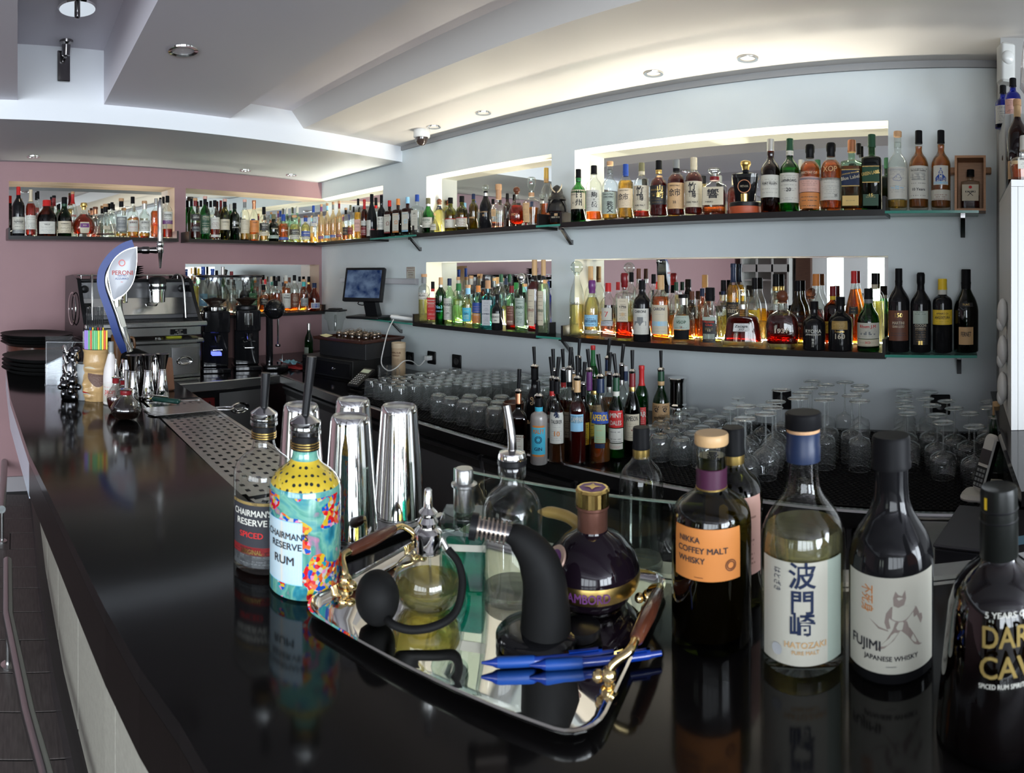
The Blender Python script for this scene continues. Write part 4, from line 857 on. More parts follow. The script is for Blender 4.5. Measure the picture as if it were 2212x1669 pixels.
rows('BU', [
 (1939, 284, 42, 't', 'c', 'gd', .12, ('cork', 'cork'), [(.13, .53, 78, 'white', 'navy', .25)], [('BUNNAHABHAIN', .48, .035, 'lgrey', 0, 1.6), ('☁', .36, .07, 'blue'), ('~≈~', .24, .08, 'lblue')], 'clear bottle with cork and blue-sketch label'),
 (1984.5, 282.6, 42, 't', 'c', 'am', .80, ('cyl', 'black'), [(.13, .54, 78, 'white', 'dk', .55)], [('MACDUFF Distillery', .47, .022, 'dk', 0, 1.6), ('▓▓', .37, .07, 'grey'), ('10 Years', .23, .035, 'dk')], 'amber bottle with white engraved-picture label'),
 (2032.5, 282, 42, 't', 'c', 'am', .82, ('cyl', 'black'), [(.30, .54, 46, 'white', None), (.31, .34, 44, 'lblue', None), (.11, .24, 76, 'paper', 'dred', .6)], [('⛪', .37, .12, 'blue')], 'amber bottle with small blue house picture'),
], 'three bottles on the right upper glass shelf', ', right upper glass shelf')
# ---- narrow lower shelf
rows('BL', [
 (916, 591.6, 24, 'a', 'c', 'yl', .5, ('cork', 'cork', 'grey'), [(.48, .62, 70, 'white', 'dk')], [('KLEY', .54, .04, 'dk')], 'clear straight bottle with cork, leftmost'),
 (935, 608, 21, 'f', 'c', 'yl', .4, ('cyl', 'black', 'red'), [(.10, .62, 60, 'red', 'white', .6)], [('THOMAS', .54, .035, 'white'), ('DAKIN', .47, .035, 'white')], 'clear bottle with tall red label'),
 (952, 599, 23, 'w', 'dg', None, 0, ('cyl', 'tan', 'silver'), [], [('No3', .34, .07, 'lblue'), ('LONDON', .27, .03, 'lblue')], 'dark green square-shouldered bottle with pale blue print'),
 (971, 601.3, 24, 'w', 'gr', 'yl', .3, ('cyl', 'navy'), [(.12, .58, 62, 'white', 'dk', .5)], [("BROKER'S", .42, .05, 'dk', 0, 1.6), ('GIN', .25, .035, 'dk')], 'pale green bottle with white label and navy cap'),
 (990.6, 612, 27, 'g', 'gr', 'gn', .5, ('cyl', 'green'), [], [], 'ribbed pale green bottle with tall green neck'),
 (1011, 615, 25, 'b', 'c', 'yl', .5, ('cork', 'cork', 'lblue'), [(.14, .46, 50, 'cyan', 'yellow', .6)], [('GIN', .30, .05, 'navy')], 'yellowish bottle with round blue and yellow label'),
 (1033, 616.6, 25, 'w', 'aq', 'yl', .3, ('cyl', 'orange'), [(.36, .60, 62, 'blue', 'tan', .6), (.12, .35, 62, 'orange', 'navy', .5)], [('INDIAN', .30, .035, 'white')], 'bottle with orange cap and blue-to-orange label'),
 (1054, 605.5, 29, 'g', 'sb', 'w', .5, ('cyl', 'cork'), [(.08, .60, 32, 'lgrey', 'navy', .5)], [('BOMBAY', .30, .03, 'navy')], 'sky blue bottle with silver-blue long label'),
 (1074, 635, 24, 'q', 'k', None, 0, ('cyl', 'black'), [(.20, .46, 42, 'white', None)], [("HENDRICK'S", .34, .055, 'dk', 0, 1.4), ('GIN', .25, .04, 'dk')], 'short black apothecary bottle with white diamond label'),
 (1082.6, 592, 22, 'w', 'c', 'yl', .3, ('cyl', 'dgreen'), [], [], 'clear bottle with dark green cap behind the black one', BK),
 (1105, 617, 25, 'w', 'gr', 'dr', .28, ('cyl', 'dred'), [(.14, .56, 44, 'brown', 'pink', .7)], [('OPIHR', .2, .035, 'cream')], 'pale bottle with dark red cap and brown oval label'),
 (1126, 590, 28, 'w', 'gr', 'gn', .5, ('ball', 'silver', 'cork'), [(.10, .58, 48, 'sage', 'dgreen', .8)], [('JINZU', .40, .04, 'dgreen')], 'ornate pale green bottle with chequered ball stopper'),
 (1154.6, 561, 27, 'j', 'c', 'dr', .70, ('cyl', 'tan', 'tan'), [(.10, .60, 36, 'cream', 'dk', .5, -20)], [('CORRALEJO', .30, .035, 'dred', -.3, 1.1)], 'very tall dark red bottle with tan capsule'),
 (1174, 561, 24, 'j', 'c', 'gn', .68, ('cyl', 'tan', 'tan'), [(.12, .58, 36, 'cream', 'dk', .5, -20)], [('CORRALEJO', .30, .035, 'dgreen', -.3, 1.1)], 'very tall clear bottle with tan capsule'),
 (943, 596, 19, 'w', 'c', 'w', .4, ('cork', 'cork'), [], [], 'clear corked bottle behind the red label', BK),
 (990, 598, 20, 'f', 'c', 'yl', .5, ('cork', 'cork', 'white'), [], [], 'clear corked bottle behind the ribbed green one', BK),
 (1018, 595, 22, 'w', 'c', 'yl', .4, ('cork', 'cork', 'white'), [], [], 'clear corked bottle behind the round blue label', BK),
 (1043, 607, 20, 'w', 'br', None, 0, ('cyl', 'black'), [], [], 'brown bottle with black cap behind the sky blue one', BK),
 (1068, 600, 20, 'w', 'c', 'yl', .4, ('cork', 'tan'), [], [], 'clear tan-stoppered bottle behind the black apothecary bottle', BK),
 (1185, 608, 14, 'w', 'bl', None, 0, ('cyl', 'blue'), [], [], 'deep blue bottle at the right end, behind', BK),
], 'gin bottles on the narrow lower shelf', ', narrow lower shelf')
# ---- wide lower shelf
rows('BL', [
 (1246, 562.8, 31, 'l', 'c', 'yl', .42, ('ball', 'glass'), [], [('Porfidio', .42, .035, 'dk')], 'tall clear bottle with glass ball stopper'),
 (1279, 604.6, 34, 'l', 'c', 'yl', .70, ('wax', 'purple'), [(.20, .40, 58, 'lblue', 'navy', .8), (.08, .14, 58, 'paper', 'dk')], [('JOSE CUERVO', .27, .045, 'navy', 0, 1.6)], 'pale yellow bottle sealed with purple wax'),
 (1314, 611, 34, 'w', 'c', 'pk', .3, ('cyl', 'red'), [(.34, .56, 40, 'paper', None), (.24, .33, 50, 'lgrey', 'dk')], [('7', .40, .10, 'red')], 'clear bottle with red cap and round number label'),
 (1349, 589, 34, 'x', 'c', 'rd', .27, ('wax', 'dred'), [(.28, .62, 34, 'cream', 'dk', .5)], [('1796', .48, .035, 'dk'), ('❋', .36, .06, 'tan')], 'square clear bottle with red wax and beige label'),
 (1387, 605, 38, 'w', 'k', None, 0, ('cyl', 'black'), [(.12, .54, 60, 'white', 'dk', .15)], [('CARONI', .47, .045, 'dk', 0, 1.3), ('▟▙', .28, .10, 'grey')], 'black bottle with white landscape label'),
 (1427.5, 594, 39, 'w', 'c', 'orl', .68, ('cyl', 'tan', 'tan'), [(.13, .56, 58, 'cream', 'blue', .2), (.25, .32, 56, 'lblue', None)], [('CARONI', .48, .045, 'navy', 0, 1.3)], 'orange bottle with tan capsule and sea-picture label'),
 (1476, 636, 49, 'k', 'c', 'gd', .12, ('cork', 'black', 'silver'), [(.30, .58, 44, 'sage', 'dgreen', .5), (.10, .29, 40, 'black', None)], [('VSOP', .42, .06, 'dgreen'), ('18', .33, .04, 'dred')], 'round clear bottle with sage medallion label'),
 (1534, 621, 49, 'r', 'c', 'gd', .10, ('cyl', 'black', 'black'), [(.06, .50, 34, 'black', 'gold', .3), (.44, .50, 36, 'sage', None), (.12, .21, 30, 'sage', 'dk')], [('Havana', .40, .04, 'red', 0, .9), ('Club', .345, .04, 'red', 0, .9), ('15', .25, .04, 'cream')], 'flask bottle with black label and red letters'),
 (1604.6, 625.6, 84, 'z', 'c', 'dr', .52, ('sto', 'glass', 'silver'), [(.28, .42, 24, 'silver', 'dk', .5)], [('Zacapa', .35, .045, 'dk', 0, .6), ('XO', .30, .035, 'dk', 0, .6)], 'wide dark amber decanter with frosted stopper'),
 (1690, 626.6, 72, 'v', 'c', 'dr', .56, ('ball', 'brown', 'copper'), [], [('1931', .28, .075, 'cream', 0, .8)], 'broad amber-red decanter with brown ball stopper'),
 (1759, 650.7, 49, 'q', 'k', None, 0, ('cyl', 'black'), [], [('RYOMA', .36, .075, 'white', 0, 1.4), ('JAPANESE RUM', .31, .035, 'white', 0, 1.4), ('龍', .20, .04, 'white'), ('馬', .14, .04, 'white'), ('酒', .08, .04, 'white')], 'matt black bottle with white capitals'),
 (1815.7, 641, 53, 'q', 'k', None, 0, ('cyl', 'black'), [(.40, .56, 38, 'dgold', 'gold', .6)], [('Reserva', .35, .04, 'gold'), ('160', .23, .10, 'cream', 0, 1.3)], 'round black bottle with a gold oval picture'),
 (1876, 623, 48, 'k', 'g', 'bk', .12, ('cyl', 'black', 'grey'), [(.21, .46, 72, 'paper', 'dk', .2), (.09, .20, 72, 'cream', 'dk', .4)], [('Rhum J.M', .38, .05, 'red', 0, 1.5), ('▃▅▂', .28, .06, 'grey'), ('XO', .13, .04, 'red')], 'green bottle with cream label and red letters'),
 # behind
 (1276, 575, 26, 'b', 'c', 'gd', .3, ('cyl', 'tan', 'cork'), [], [], 'tall bottle with pale wooden cap behind the purple wax', BK),
 (1335, 609, 22, 'w', 'c', 'yl', .3, ('cyl', 'red'), [], [], 'clear red-capped bottle behind the beige square label', BK),
 (1364, 588, 26, 'w', 'c', 'yl', .3, ('cyl', 'black'), [], [], 'clear black-capped bottle behind the black bottle', BK),
 (1380, 580, 26, 'w', 'c', 'rd', .3, ('cyl', 'brown', 'silver'), [], [], 'tall brown-capped bottle behind the black bottle', BK),
 (1412, 592, 26, 'w', 'c', 'pk', .3, ('cyl', 'black'), [], [], 'clear black-capped bottle behind the orange bottle', BK),
 (1440, 616, 24, 'w', 'c', 'gd', .3, ('cyl', 'black'), [], [], 'low black-capped bottle behind the sage medallion', BK),
 (1461, 609, 24, 'w', 'c', 'gd', .4, ('cyl', 'dgreen'), [], [], 'green-capped bottle behind the sage medallion', BK),
 (1495, 629, 26, 'b', 'c', 'am', .4, ('cyl', 'brown'), [], [], 'clear brown-capped bottle between medallion and black label', BK),
 (1517, 623, 26, 'w', 'c', 'am', .4, ('cyl', 'navy'), [], [], 'navy-capped bottle behind the black label', BK),
 (1563, 605, 28, 'b', 'c', 'yl', .4, ('cyl', 'black', 'navy'), [], [], 'clear dark-capped bottle right of the black label', BK),
 (1584, 569, 29, 'w', 'c', 'gd', .72, ('cap2', 'navy', 'navy'), [(.2, .5, 74, 'black', 'tan', .5)], [("BERRY'S", .36, .05, 'cream', 0, 1.5)], 'tall golden bottle with navy capsule and black label', BK),
 (1630, 600, 30, 'l', 'c', 'gd', .3, ('cyl', 'black'), [(.3, .5, 50, 'yellow', 'dk', .6)], [], 'clear bottle with black cap behind the wide decanter', BK),
 (1676, 592, 32, 'b', 'c', 'yl', .4, ('cyl', 'black', 'gold'), [(.22, .42, 70, 'black', 'gold', .3)], [('ANGOS', .34, .05, 'gold')], 'clear bottle with black label behind the broad decanter', BK),
 (1722.6, 606, 34, 'k', 'ol', 'am', .5, ('cyl', 'black'), [(.10, .45, 60, 'black', 'red', .3)], [('Havana', .30, .05, 'cream', 0, 1.3), ('Club', .23, .05, 'cream', 0, 1.3)], 'olive bottle with black label behind the matt black one', BK),
 (1763, 591.6, 40, 'k', 'c', 'orl', .25, ('cyl', 'orange'), [], [], 'clear bottle with bright orange cap', BK),
 (1799, 618, 36, 'f', 'br', 'am', .6, ('cyl', 'dred', 'yellow'), [(.20, .40, 50, 'yellow', 'dred', .5)], [("MYERS'S", .33, .04, 'dred', 0, 1.2)], 'brown flat bottle with yellow label', BK),
 (1844.7, 585, 37, 'h', 'c', 'am', .75, ('cyl', 'red'), [(.42, .52, 30, 'dk', 'gold', .5)], [], 'tall amber bottle with red capsule', BK),
 (1889, 590, 34, 'w', 'c', 'yl', .6, ('cyl', 'black', 'cream'), [], [], 'pale yellow bottle with black cap at the right end', BK),
], 'bottles on the wide lower shelf', ', wide lower shelf')
rows('BL', [
 (1941.5, 579.7, 46, 's', 'k', None, 0, ('cyl', 'black', 'black'), [(.14, .50, 60, 'brown', 'dk', .7)], [('150', .42, .05, 'gold', 0, .9), ('MARTINI', .335, .035, 'cream', 0, 1.1), ('GRAN LUSSO', .295, .030, 'cream', 0, 1.1)], 'tall black bottle with brown engraved label'),
 (1989, 588, 44, 's', 'k', None, 0, ('wax', 'black'), [(.36, .52, 44, 'sage', 'dgreen', .5), (.10, .35, 44, 'black', 'tan', .3)], [('COCCHI', .325, .032, 'cream', 0, 1.1), ('STORICO', .29, .022, 'cream', 0, 1.0), ('■', .10, .05, 'gold')], 'black bottle with waxed top and green landscape label'),
 (2035.8, 602, 42, 'a', 'k', None, 0, ('cyl', 'yellow', 'white'), [(.38, .58, 74, 'yellow', 'dk', .25)], [('AMARO DI', .52, .025, 'dk'), ('ANGOSTURA', .46, .038, 'dk', 0, 1.6)], 'black bottle with yellow cap and yellow label'),
 (2086.7, 581.5, 53, 'l', 'dg', 'bk', .62, ('cyl', 'black', 'black'), [(.10, .31, 34, 'tan', None), (.55, .60, 36, 'black', 'gold', .5)], [('TUVÈ', .565, .025, 'gold'), ('FERNET', .20, .055, 'dk', 0, .8)], 'dark green flared bottle with shield label'),
], 'four dark bottles on the right lower glass shelf', ', right lower glass shelf')
# ---- lower mauve shelf
rows('PL', [
 (438.5, 576, 20, 'l', 'fr', None, 0, ('cap2', 'blue', 'blue'), [(.2, .45, 60, 'lblue', 'blue')], [], 'frosted bottle with blue and white capsule, left'),
 (429, 579, 15, 'w', 'c', 'yl', .6, ('cyl', 'yellow'), [], [], 'bottle with a yellow capsule', BK),
 (448, 576, 14, 'w', 'k', None, 0, ('cyl', 'black'), [], [], 'black bottle between the two blue capsules', BK),
 (459, 580, 21, 'l', 'fr', None, 0, ('cap2', 'blue', 'blue'), [(.2, .45, 60, 'sage', 'blue')], [], 'frosted bottle with blue capsule, right'),
 (468, 584, 15, 'b', 'br', None, 0, ('cyl', 'black'), [(.2, .4, 50, 'orange', 'dk')], [], 'dark bottle with orange label', BK),
 (481, 576, 20, 'j', 'c', 'w', .5, ('cyl', 'silver', 'silver'), [], [], 'clear bottle with silver capsule'),
 (500, 586, 20, 'l', 'c', 'w', .3, ('cyl', 'dred', 'silver'), [], [], 'clear bottle with dark red cap'),
 (504, 604, 19, 'x', 'c', 'am', .28, ('cyl', 'black'), [(.28, .55, 38, 'white', 'grey', .4)], [('BULLEIT', .45, .06, 'lgrey', 0, 1.5)], 'clear flat bottle of amber with embossed letters', BK),
 (527.6, 606, 20, 'b', 'k', None, 0, ('cyl', 'black'), [(.12, .40, 50, 'white', 'dk', .6)], [], 'grey-black bottle with white label behind the grinder'),
 (544.5, 605, 20, 'x', 'g', 'orl', .14, ('cyl', 'dgreen', 'green'), [(.12, .62, 40, 'green', 'sage', .5)], [('JACK', .50, .04, 'cream'), ('APPLE', .30, .05, 'cream')], 'green-labelled square bottle'),
 (569, 615, 21, 'b', 'c', 'am', .5, ('cyl', 'black', 'brown'), [(.30, .52, 56, 'black', 'white', .3)], [('Canadian', .42, .05, 'cream', 0, 1.3), ('Club', .34, .05, 'cream')], 'amber bottle with black script label'),
 (595, 606, 24, 'x', 'c', 'orl', .40, ('cyl', 'black'), [(.12, .34, 40, 'green', 'sage', .5)], [], 'amber square bottle with green band', ),
 (617.8, 594.7, 20, 'w', 'c', 'orl', .66, ('cyl', 'white', 'orange'), [(.12, .52, 66, 'white', 'dk', .3)], [('Evan', .45, .04, 'dk'), ('Williams', .38, .045, 'dk', 0, 1.5)], 'orange bottle with white cap and white label'),
 (636, 594, 19, 'w', 'c', 'orl', .16, ('cyl', 'black', 'white'), [(.14, .50, 60, 'brown', 'cream', .8)], [], 'clear bottle with brown diamond label'),
 (656, 603, 20, 'b', 'c', 'gd', .15, ('cork', 'cork', 'teal'), [(.18, .42, 50, 'grey', 'cream', .8)], [], 'clear bottle with cork and grey oval label'),
 (679, 611, 25, 'k', 'am', 'am', .4, ('cyl', 'navy'), [(.10, .30, 50, 'white', None), (.12, .28, 44, 'blue', 'white', .6)], [], 'brown onion-shaped bottle with blue label, rightmost'),
 (573, 603, 15, 'w', 'c', 'am', .5, ('cyl', 'red'), [], [], 'clear bottle with red cap', BK),
 (586, 597, 14, 'w', 'c', 'am', .5, ('cyl', 'cream'), [], [], 'slim bottle with cream cap', BK),
 (602, 596, 16, 'w', 'c', 'orl', .5, ('cyl', 'black'), [], [], 'black-capped bottle behind the green band', BK),
 (625, 599, 15, 'w', 'c', 'am', .5, ('cyl', 'brown'), [], [], 'brown-capped bottle behind the white cap', BK),
 (647, 597, 15, 'w', 'c', 'am', .5, ('cyl', 'black'), [], [], 'black-capped bottle behind the diamond label', BK),
 (667, 597, 17, 'k', 'am', 'am', .5, ('cyl', 'black', 'gold'), [], [], 'amber bottle with black cap near the corner', BK),
], 'bottles on the lower mauve shelf', ', lower mauve shelf')
# ============================================================ SPECIAL SHELF PIECES
def onshelf(fr, x, s, z, rz=0): return fr @ Matrix.Translation((x, -s, z)) @ Matrix.Rotation(rz, 4, 'Z')
# black decanter on its orange-red drum
X = bx_(1608, .10)
t = thing('drum_box', 'orange-red drum box with a black lid rim under the ring-marked decanter', 'box', M=onshelf(FB, X, .085, UZ1))
R_ = 47/F*2.35/cos(az(1608))*.75
ob('drum', lathe([(R_*.98, 0), (R_, .003), (R_, .030), (R_*.97, .031)], 40), pm('orange_red_card', (.42, .075, .025), .45), t)
ob('rim', lathe([(R_*1.0, .031), (R_*1.0, .046), (R_*.97, .048)], 40), blackp, t)
t = thing('liquor_bottle', 'black trapezoid decanter with gold stopper and gold ring, on a drum box', 'bottle', M=onshelf(FB, X, .085, UZ1+.048, -az(1608)*.5), group='bottles on the wide upper shelf')
sqf = lambda z: 1.0
ob('glass_body', lathe([(.036, 0), (.040, .004), (.053, .105), (.054, .118), (.030, .124), (.012, .128), (.012, .140)], 28, True, sqf, lambda z: .62), pm('black_bottle_glass', (.008,)*3, .06), t)
ob('shoulder_glass', lathe([(.0545, .104), (.0555, .119), (.030, .1255)], 28, False, sqf, lambda z: .62), thin('clear_bottle_glass', (.93, .95, .93)), t)
ob('stopper', lathe([(.013, .138), (.016, .142), (.016, .150), (.020, .156), (.023, .166), (.021, .174), (.012, .178)], 20), plain('gold', .3, 1.), t)
ob('gold_ring', mv(([(p[0], -.036-.00, p[1]) for p in [(.028*cos(a)*k, .066+.028*sin(a)*k) for k in (.88, 1) for a in [i*pi/16 for i in range(32)]]], [(i, (i+1) % 32, 32+(i+1) % 32, 32+i) for i in range(32)])), plain('copper', .3, 1.), t, smooth=0)
ob('lettering', flat_text('METAXA', .009, 0, .062, -.0352, .034), ink('cream'), t, smooth=0)
ob('gold_foot', lathe([(.024, 0.), (.026, .035), (.022, .036)], 20, True, None, lambda z: 1.52), plain('gold', .25, 1.), t)
# samurai-armour bottle on the short glass shelf
t = thing('samurai_bottle', 'amber bottle dressed in black samurai armour with horned helmet', 'bottle', M=onshelf(FB, -1.895, .08, UZ1-.006, .55))
iron = pm('black_cast_armour', (.022, .021, .021), .38, .3, bump=.3, bs=70)
k_ = .0375
ob('glass_body', lathe([(k_*.9, 0), (k_*1.05, .006), (k_*1.12, .03), (k_*1.08, .07), (k_*.8, .10), (k_*.35, .12), (k_*.3, .14)], 24), glassm('am'), t)
ob('liquid', lathe([(k_*.8, .004), (k_*1.0, .01), (k_*1.04, .03), (k_*1.0, .068), (k_*.75, .094)], 24), liqm('br'), t)
ob('armour_skirt', lathe([(k_*1.16, .068), (k_*1.22, .072), (k_*1.15, .09), (k_*.95, .108), (k_*.75, .12), (k_*.5, .13)], 16, False), iron, t, 20)
for s_ in (-1, 1):
    ob('shoulder_guard', [mv(rbox(-.012, .012, -.022, .022, -.006, .006, .003, 1), (s_*(.043+.002*i), .004, .112-.012*i), ry=s_*radians(62)) for i in range(4)][0] if False else join([mv(rbox(-.007, .007, -.022, .022, -.003, .003, .002, 1), (s_*(.040+.0022*i), .004, .118-.0115*i), ry=s_*radians(70)) for i in range(5)]), iron, t, 20)
ob('mask', [ball((0, -.012, .140), .021, 14, 10, (1, .9, 1.1)), mv(box(-.012, .012, -.034, -.028, .128, .134), (0, 0, 0)), mv(lathe([(.006, 0), (.001, .012)], 8), (0, -.030, .138), rx=radians(60)), ball((-.008, -.030, .146), .004, 8, 6), ball((.008, -.030, .146), .004, 8, 6)], iron, t)
ob('helmet', [lathe([(.047, .128), (.046, .132), (.036, .150), (.030, .158), (.029, .166), (.026, .182), (.018, .195), (.006, .203), (.0001, .205)], 18, False), lathe([(.042, .142), (.034, .152)], 18, False)], iron, t, 25)
for s_ in (-1, 1):
    ob('horn', tube([(s_*.005, -.030, .163), (s_*.016, -.034, .172), (s_*.025, -.036, .186), (s_*.029, -.036, .205)], [.003, .004, .0035, .001], 8), pm('bone_colour', (.5, .40, .26), .5), t)
lb = [( (k_*1.125)*sin(a), -(k_*1.125)*cos(a), z) for z in (.012, .03, .05, .064) for a in [(-.75+i*.125) for i in range(13)]]
ob('label', (lb, [(r*13+i, r*13+i+1, r*13+i+14, r*13+i+13) for r in range(3) for i in range(12)]), plain('black', .4), t)
def bent(s, h, x, z, R, off=.001, mw=None):
    v, f = text_geo(s, 3, 0.); w = (max(p[0] for p in v)-min(p[0] for p in v))*h; sx = min(1, mw/w) if mw else 1
    return [((R+off)*sin((x+p[0]*h*sx)/R), -(R+off)*cos((x+p[0]*h*sx)/R), z+p[1]*h) for p in v], f
ob('lettering', [bent('NIKKA WHISKY', .009, 0, .034, k_*1.125, .001, .05)], ink('cream'), t, smooth=0)
ob('crest', [bent('▆', .012, 0, .047, k_*1.125, .0012)], plain('tan', .5), t, smooth=0)
# wooden presentation box with a small bottle behind its glass
xb = bx_(2096.5, .08)
t = thing('presentation_box', 'small open-fronted wooden box at the right end of the upper shelf', 'box', M=onshelf(FB, xb, .08, UZ1-.006, radians(-2)))
w2, h2, d2, th = .060, .213, .055, .009
for nm, g in (('side_board', box(-w2, -w2+th, -d2, d2, 0, h2)), ('side_board', box(w2-th, w2, -d2, d2, 0, h2)), ('top_board', box(-w2+th, w2-th, -d2, d2, h2-th, h2)), ('bottom_board', box(-w2+th, w2-th, -d2, d2, 0, th)), ('back_board', box(-w2+th, w2-th, d2-.006, d2, th, h2-th))):
    ob(nm, g, wood, t, smooth=0)
for s_ in (-1, 1): ob('side_handle', mv(rbox(-.012, .012, -.02, .02, -.012, .012, .004), (s_*.070, .02, .165)), wood, t)
bottle('miniature_bottle', 'small square bottle with black cap inside the wooden box', M=onshelf(FB, xb, .075, UZ1+.004, radians(-2)), R=.037, H=.158, typ='x', gl='c', lq='dr', lvl=.34, cap=('cyl', 'black'), labs=[(.20, .60, 42, 'cream', None)], txt=[('KAMIKI', .40, .05, 'dk', 0, 1.2), ('✕', .33, .12, 'dk'), ('●', .50, .07, 'red')])
# ============================================================ TILL CORNER
t = thing('till_screen', 'black tilted touch-screen till on a foot, picture on its display', 'screen', M=FB @ Matrix.Translation((bx_(797, .15), -.15, LZ1-.004)) @ Matrix.Rotation(radians(30), 4, 'Z'))
ob('stand_foot', rbox(-.125, .125, -.115, .10, 0, .018, .01), blackp, t)
ob('stand_neck', tf(prism([(.075, .015), (.0, .015), (-.06, .17), (-.02, .20)], -.045, .045), Matrix(((0, 0, 1, .02), (1, 0, 0, 0), (0, 1, 0, 0), (0, 0, 0, 1)))), blackp, t)
Mt = Matrix.Translation((-.01, -.07, .235)) @ Matrix.Rotation(radians(-14), 4, 'X')
bz = ob('screen_bezel', tf(rbox(-.150, .150, 0, .035, -.118, .118, .006), Mt), blackp, t)
def screenmat():
    m, n, out = newmat('display_picture'); N = n.nodes.new; L = n.links.new
    tc = N('ShaderNodeTexCoord'); nz = N('ShaderNodeTexNoise'); nz.inputs['Scale'].default_value = 14; nz.inputs['Detail'].default_value = 5; L(tc.outputs['Object'], nz.inputs['Vector'])
    cr = N('ShaderNodeValToRGB'); cr.color_ramp.elements[0].position = .35; cr.color_ramp.elements[0].color = (.01, .025, .09, 1); cr.color_ramp.elements[1].position = .65; cr.color_ramp.elements[1].color = (.13, .19, .30, 1); L(nz.outputs[0], cr.inputs[0])
    e = N('ShaderNodeEmission'); L(cr.outputs[0], e.inputs[0]); e.inputs[1].default_value = .55; L(e.outputs[0], out.inputs[0]); return m
ob('display', tf(box(-.132, .132, -.002, 0, -.094, .100), Mt), screenmat(), t, smooth=0)
ob('cable', tube(curve([(-.05, -.03, .125), (-.06, -.05, .100), (-.02, -.04, .092), (.0, .02, .12)], 5), .0035, 8), blackp, t)
t = thing('card_reader', 'white card terminal lying on the glass shelf by the till', 'card terminal', M=FB @ Matrix.Translation((bx_(871, .10), -.10, LZ1-.004)) @ Matrix.Rotation(radians(38), 4, 'Z') @ Matrix.Rotation(radians(6), 4, 'Y'))
ob('housing', rbox(-.085, .085, -.038, .038, 0.008, .032, .014), whitep, t)
ob('display', rbox(-.03, .06, -.026, .026, .032, .0335, .004), pm('dark_display', (.03, .03, .035), .12), t)
t = thing('white_cable', 'white charging cable hanging in a loop below the card terminal', 'cable', (0, 0, 0))
def wp_(px, py, s=.10): d = (D-s)/cos(az(px)); return (d*sin(az(px)), D-s, (590-py)/F*d)
ob('cable_run', tube(curve([wp_(850, 690, .2), wp_(838, 715, .28), wp_(828, 755, .36), wp_(824, 785, .38), wp_(838, 800, .38), wp_(855, 795, .36), wp_(872, 780, .30), wp_(890, 780, .2), wp_(905, 790, .10), wp_(920, 776, .045), wp_(933, 771, .02)], 6), .0035, 10), whitep, t)
tag(ob('wall_sign', None or mesh('wall_sign', box(-.045, .045, -.004, -.0005, -.048, .048), 0), plain('paper', .5), M=FB @ Matrix.Translation((bx_(888), 0, .0-.045+.040))), 'small white notice with red print on the blue wall by the till', 'sign')
sg = bpy.data.objects['wall_sign']
ob('notice_print', [flat_text(s_, .0075, 0, .034-.0145*i, -.0045, .078) for i, s_ in enumerate(('ΕΝΗΜΕΡΩΣΗ', 'ΚΑΤΑΝΑΛΩΤΩΝ', 'NOTICE TO', 'CUSTOMERS', 'ΑΠΟΔΕΙΞΗ', 'RECEIPT'))]+[box(-.043, .043, -.0046, -.0042, .044, .0455), box(-.043, .043, -.0046, -.0042, -.0455, -.044), box(-.0435, -.042, -.0046, -.0042, -.045, .045), box(.042, .0435, -.0046, -.0042, -.045, .045)], ink('dred'), sg, smooth=0)
t = thing('cable_trunking', 'grey cable trunking along the blue wall behind the till screen', 'trunking', M=FB)
ob('trunking_body', box(bx_(741), bx_(905)-.002, -.028, -.001, -.075, -.035), pm('grey_trunking', (.33, .33, .35), .45), t, smooth=0)
ob('trunking_lid', box(bx_(741), bx_(905)-.002, -.030, -.028, -.070, -.040), pm('grey_trunking_lid', (.42, .42, .44), .4), t, smooth=0)
for px, py, w in ((887, 773, 'leftmost, behind the cork-brown tube'), (934, 772, 'middle, with a white plug'), (988, 780, 'right of the one with a plug'), (1690, 862, 'behind the wine glasses'), (2031, 873, 'behind the right-hand glasses')):
    z = (590-py)/F*D/cos(az(px)); t = thing('wall_socket', 'black wall socket '+w, 'socket', M=FB @ Matrix.Translation((bx_(px), 0, z)), group='black wall sockets')
    ob('socket_plate', mv(rbox(-.040, .040, -.040, .040, 0, .011, .006), (0, -.0115, 0), rx=radians(90))if False else tf(rbox(-.041, .041, -.041, .041, .0005, .011, .006), Matrix.Rotation(radians(90), 4, 'X')), blackp, t)
    ob('socket_well', tf(lathe([(.021, .0112), (.020, .0125), (.018, .0115), (.0, .0113)], 24), Matrix.Rotation(radians(90), 4, 'X')), pm('socket_insert', (.03, .03, .03), .3), t)
    if px == 934: ob('plug', tf(rbox(-.016, .016, -.014, .014, .012, .055, .004), Matrix.Rotation(radians(90), 4, 'X')), whitep, t)
# cash drawers
X0 = -3.50
Mr = Matrix.Translation((-3.33, 2.06, ZC)) @ Matrix.Rotation(radians(14), 4, 'Z')
t = thing('cash_drawer', 'low black cash drawer with a small lock on the back counter', 'cash drawer', M=Mr)
ob('drawer_case', rbox(-.23, .23, -.22, .20, .0, .115, .005), pm('black_sheet_metal', (.012, .012, .012), .38), t)
ob('drawer_front', rbox(-.215, .215, -.228, -.22, .015, .098, .004), blackp, t)
ob('lock', tf(lathe([(.012, 0), (.012, .008), (.006, .010)], 16), Matrix.Translation((.07, -.228, .055)) @ Matrix.Rotation(radians(90), 4, 'X')), chrome, t)
Mr2 = Matrix.Translation((-3.30, 2.10, ZC+.1155)) @ Matrix.Rotation(radians(14), 4, 'Z')
t = thing('till_case', 'dark box standing on the cash drawer', 'box', M=Mr2)
ob('case_body', rbox(-.19, .22, -.17, .17, 0, .10, .004), pm('dark_grey_sheet', (.02, .02, .021), .4), t)
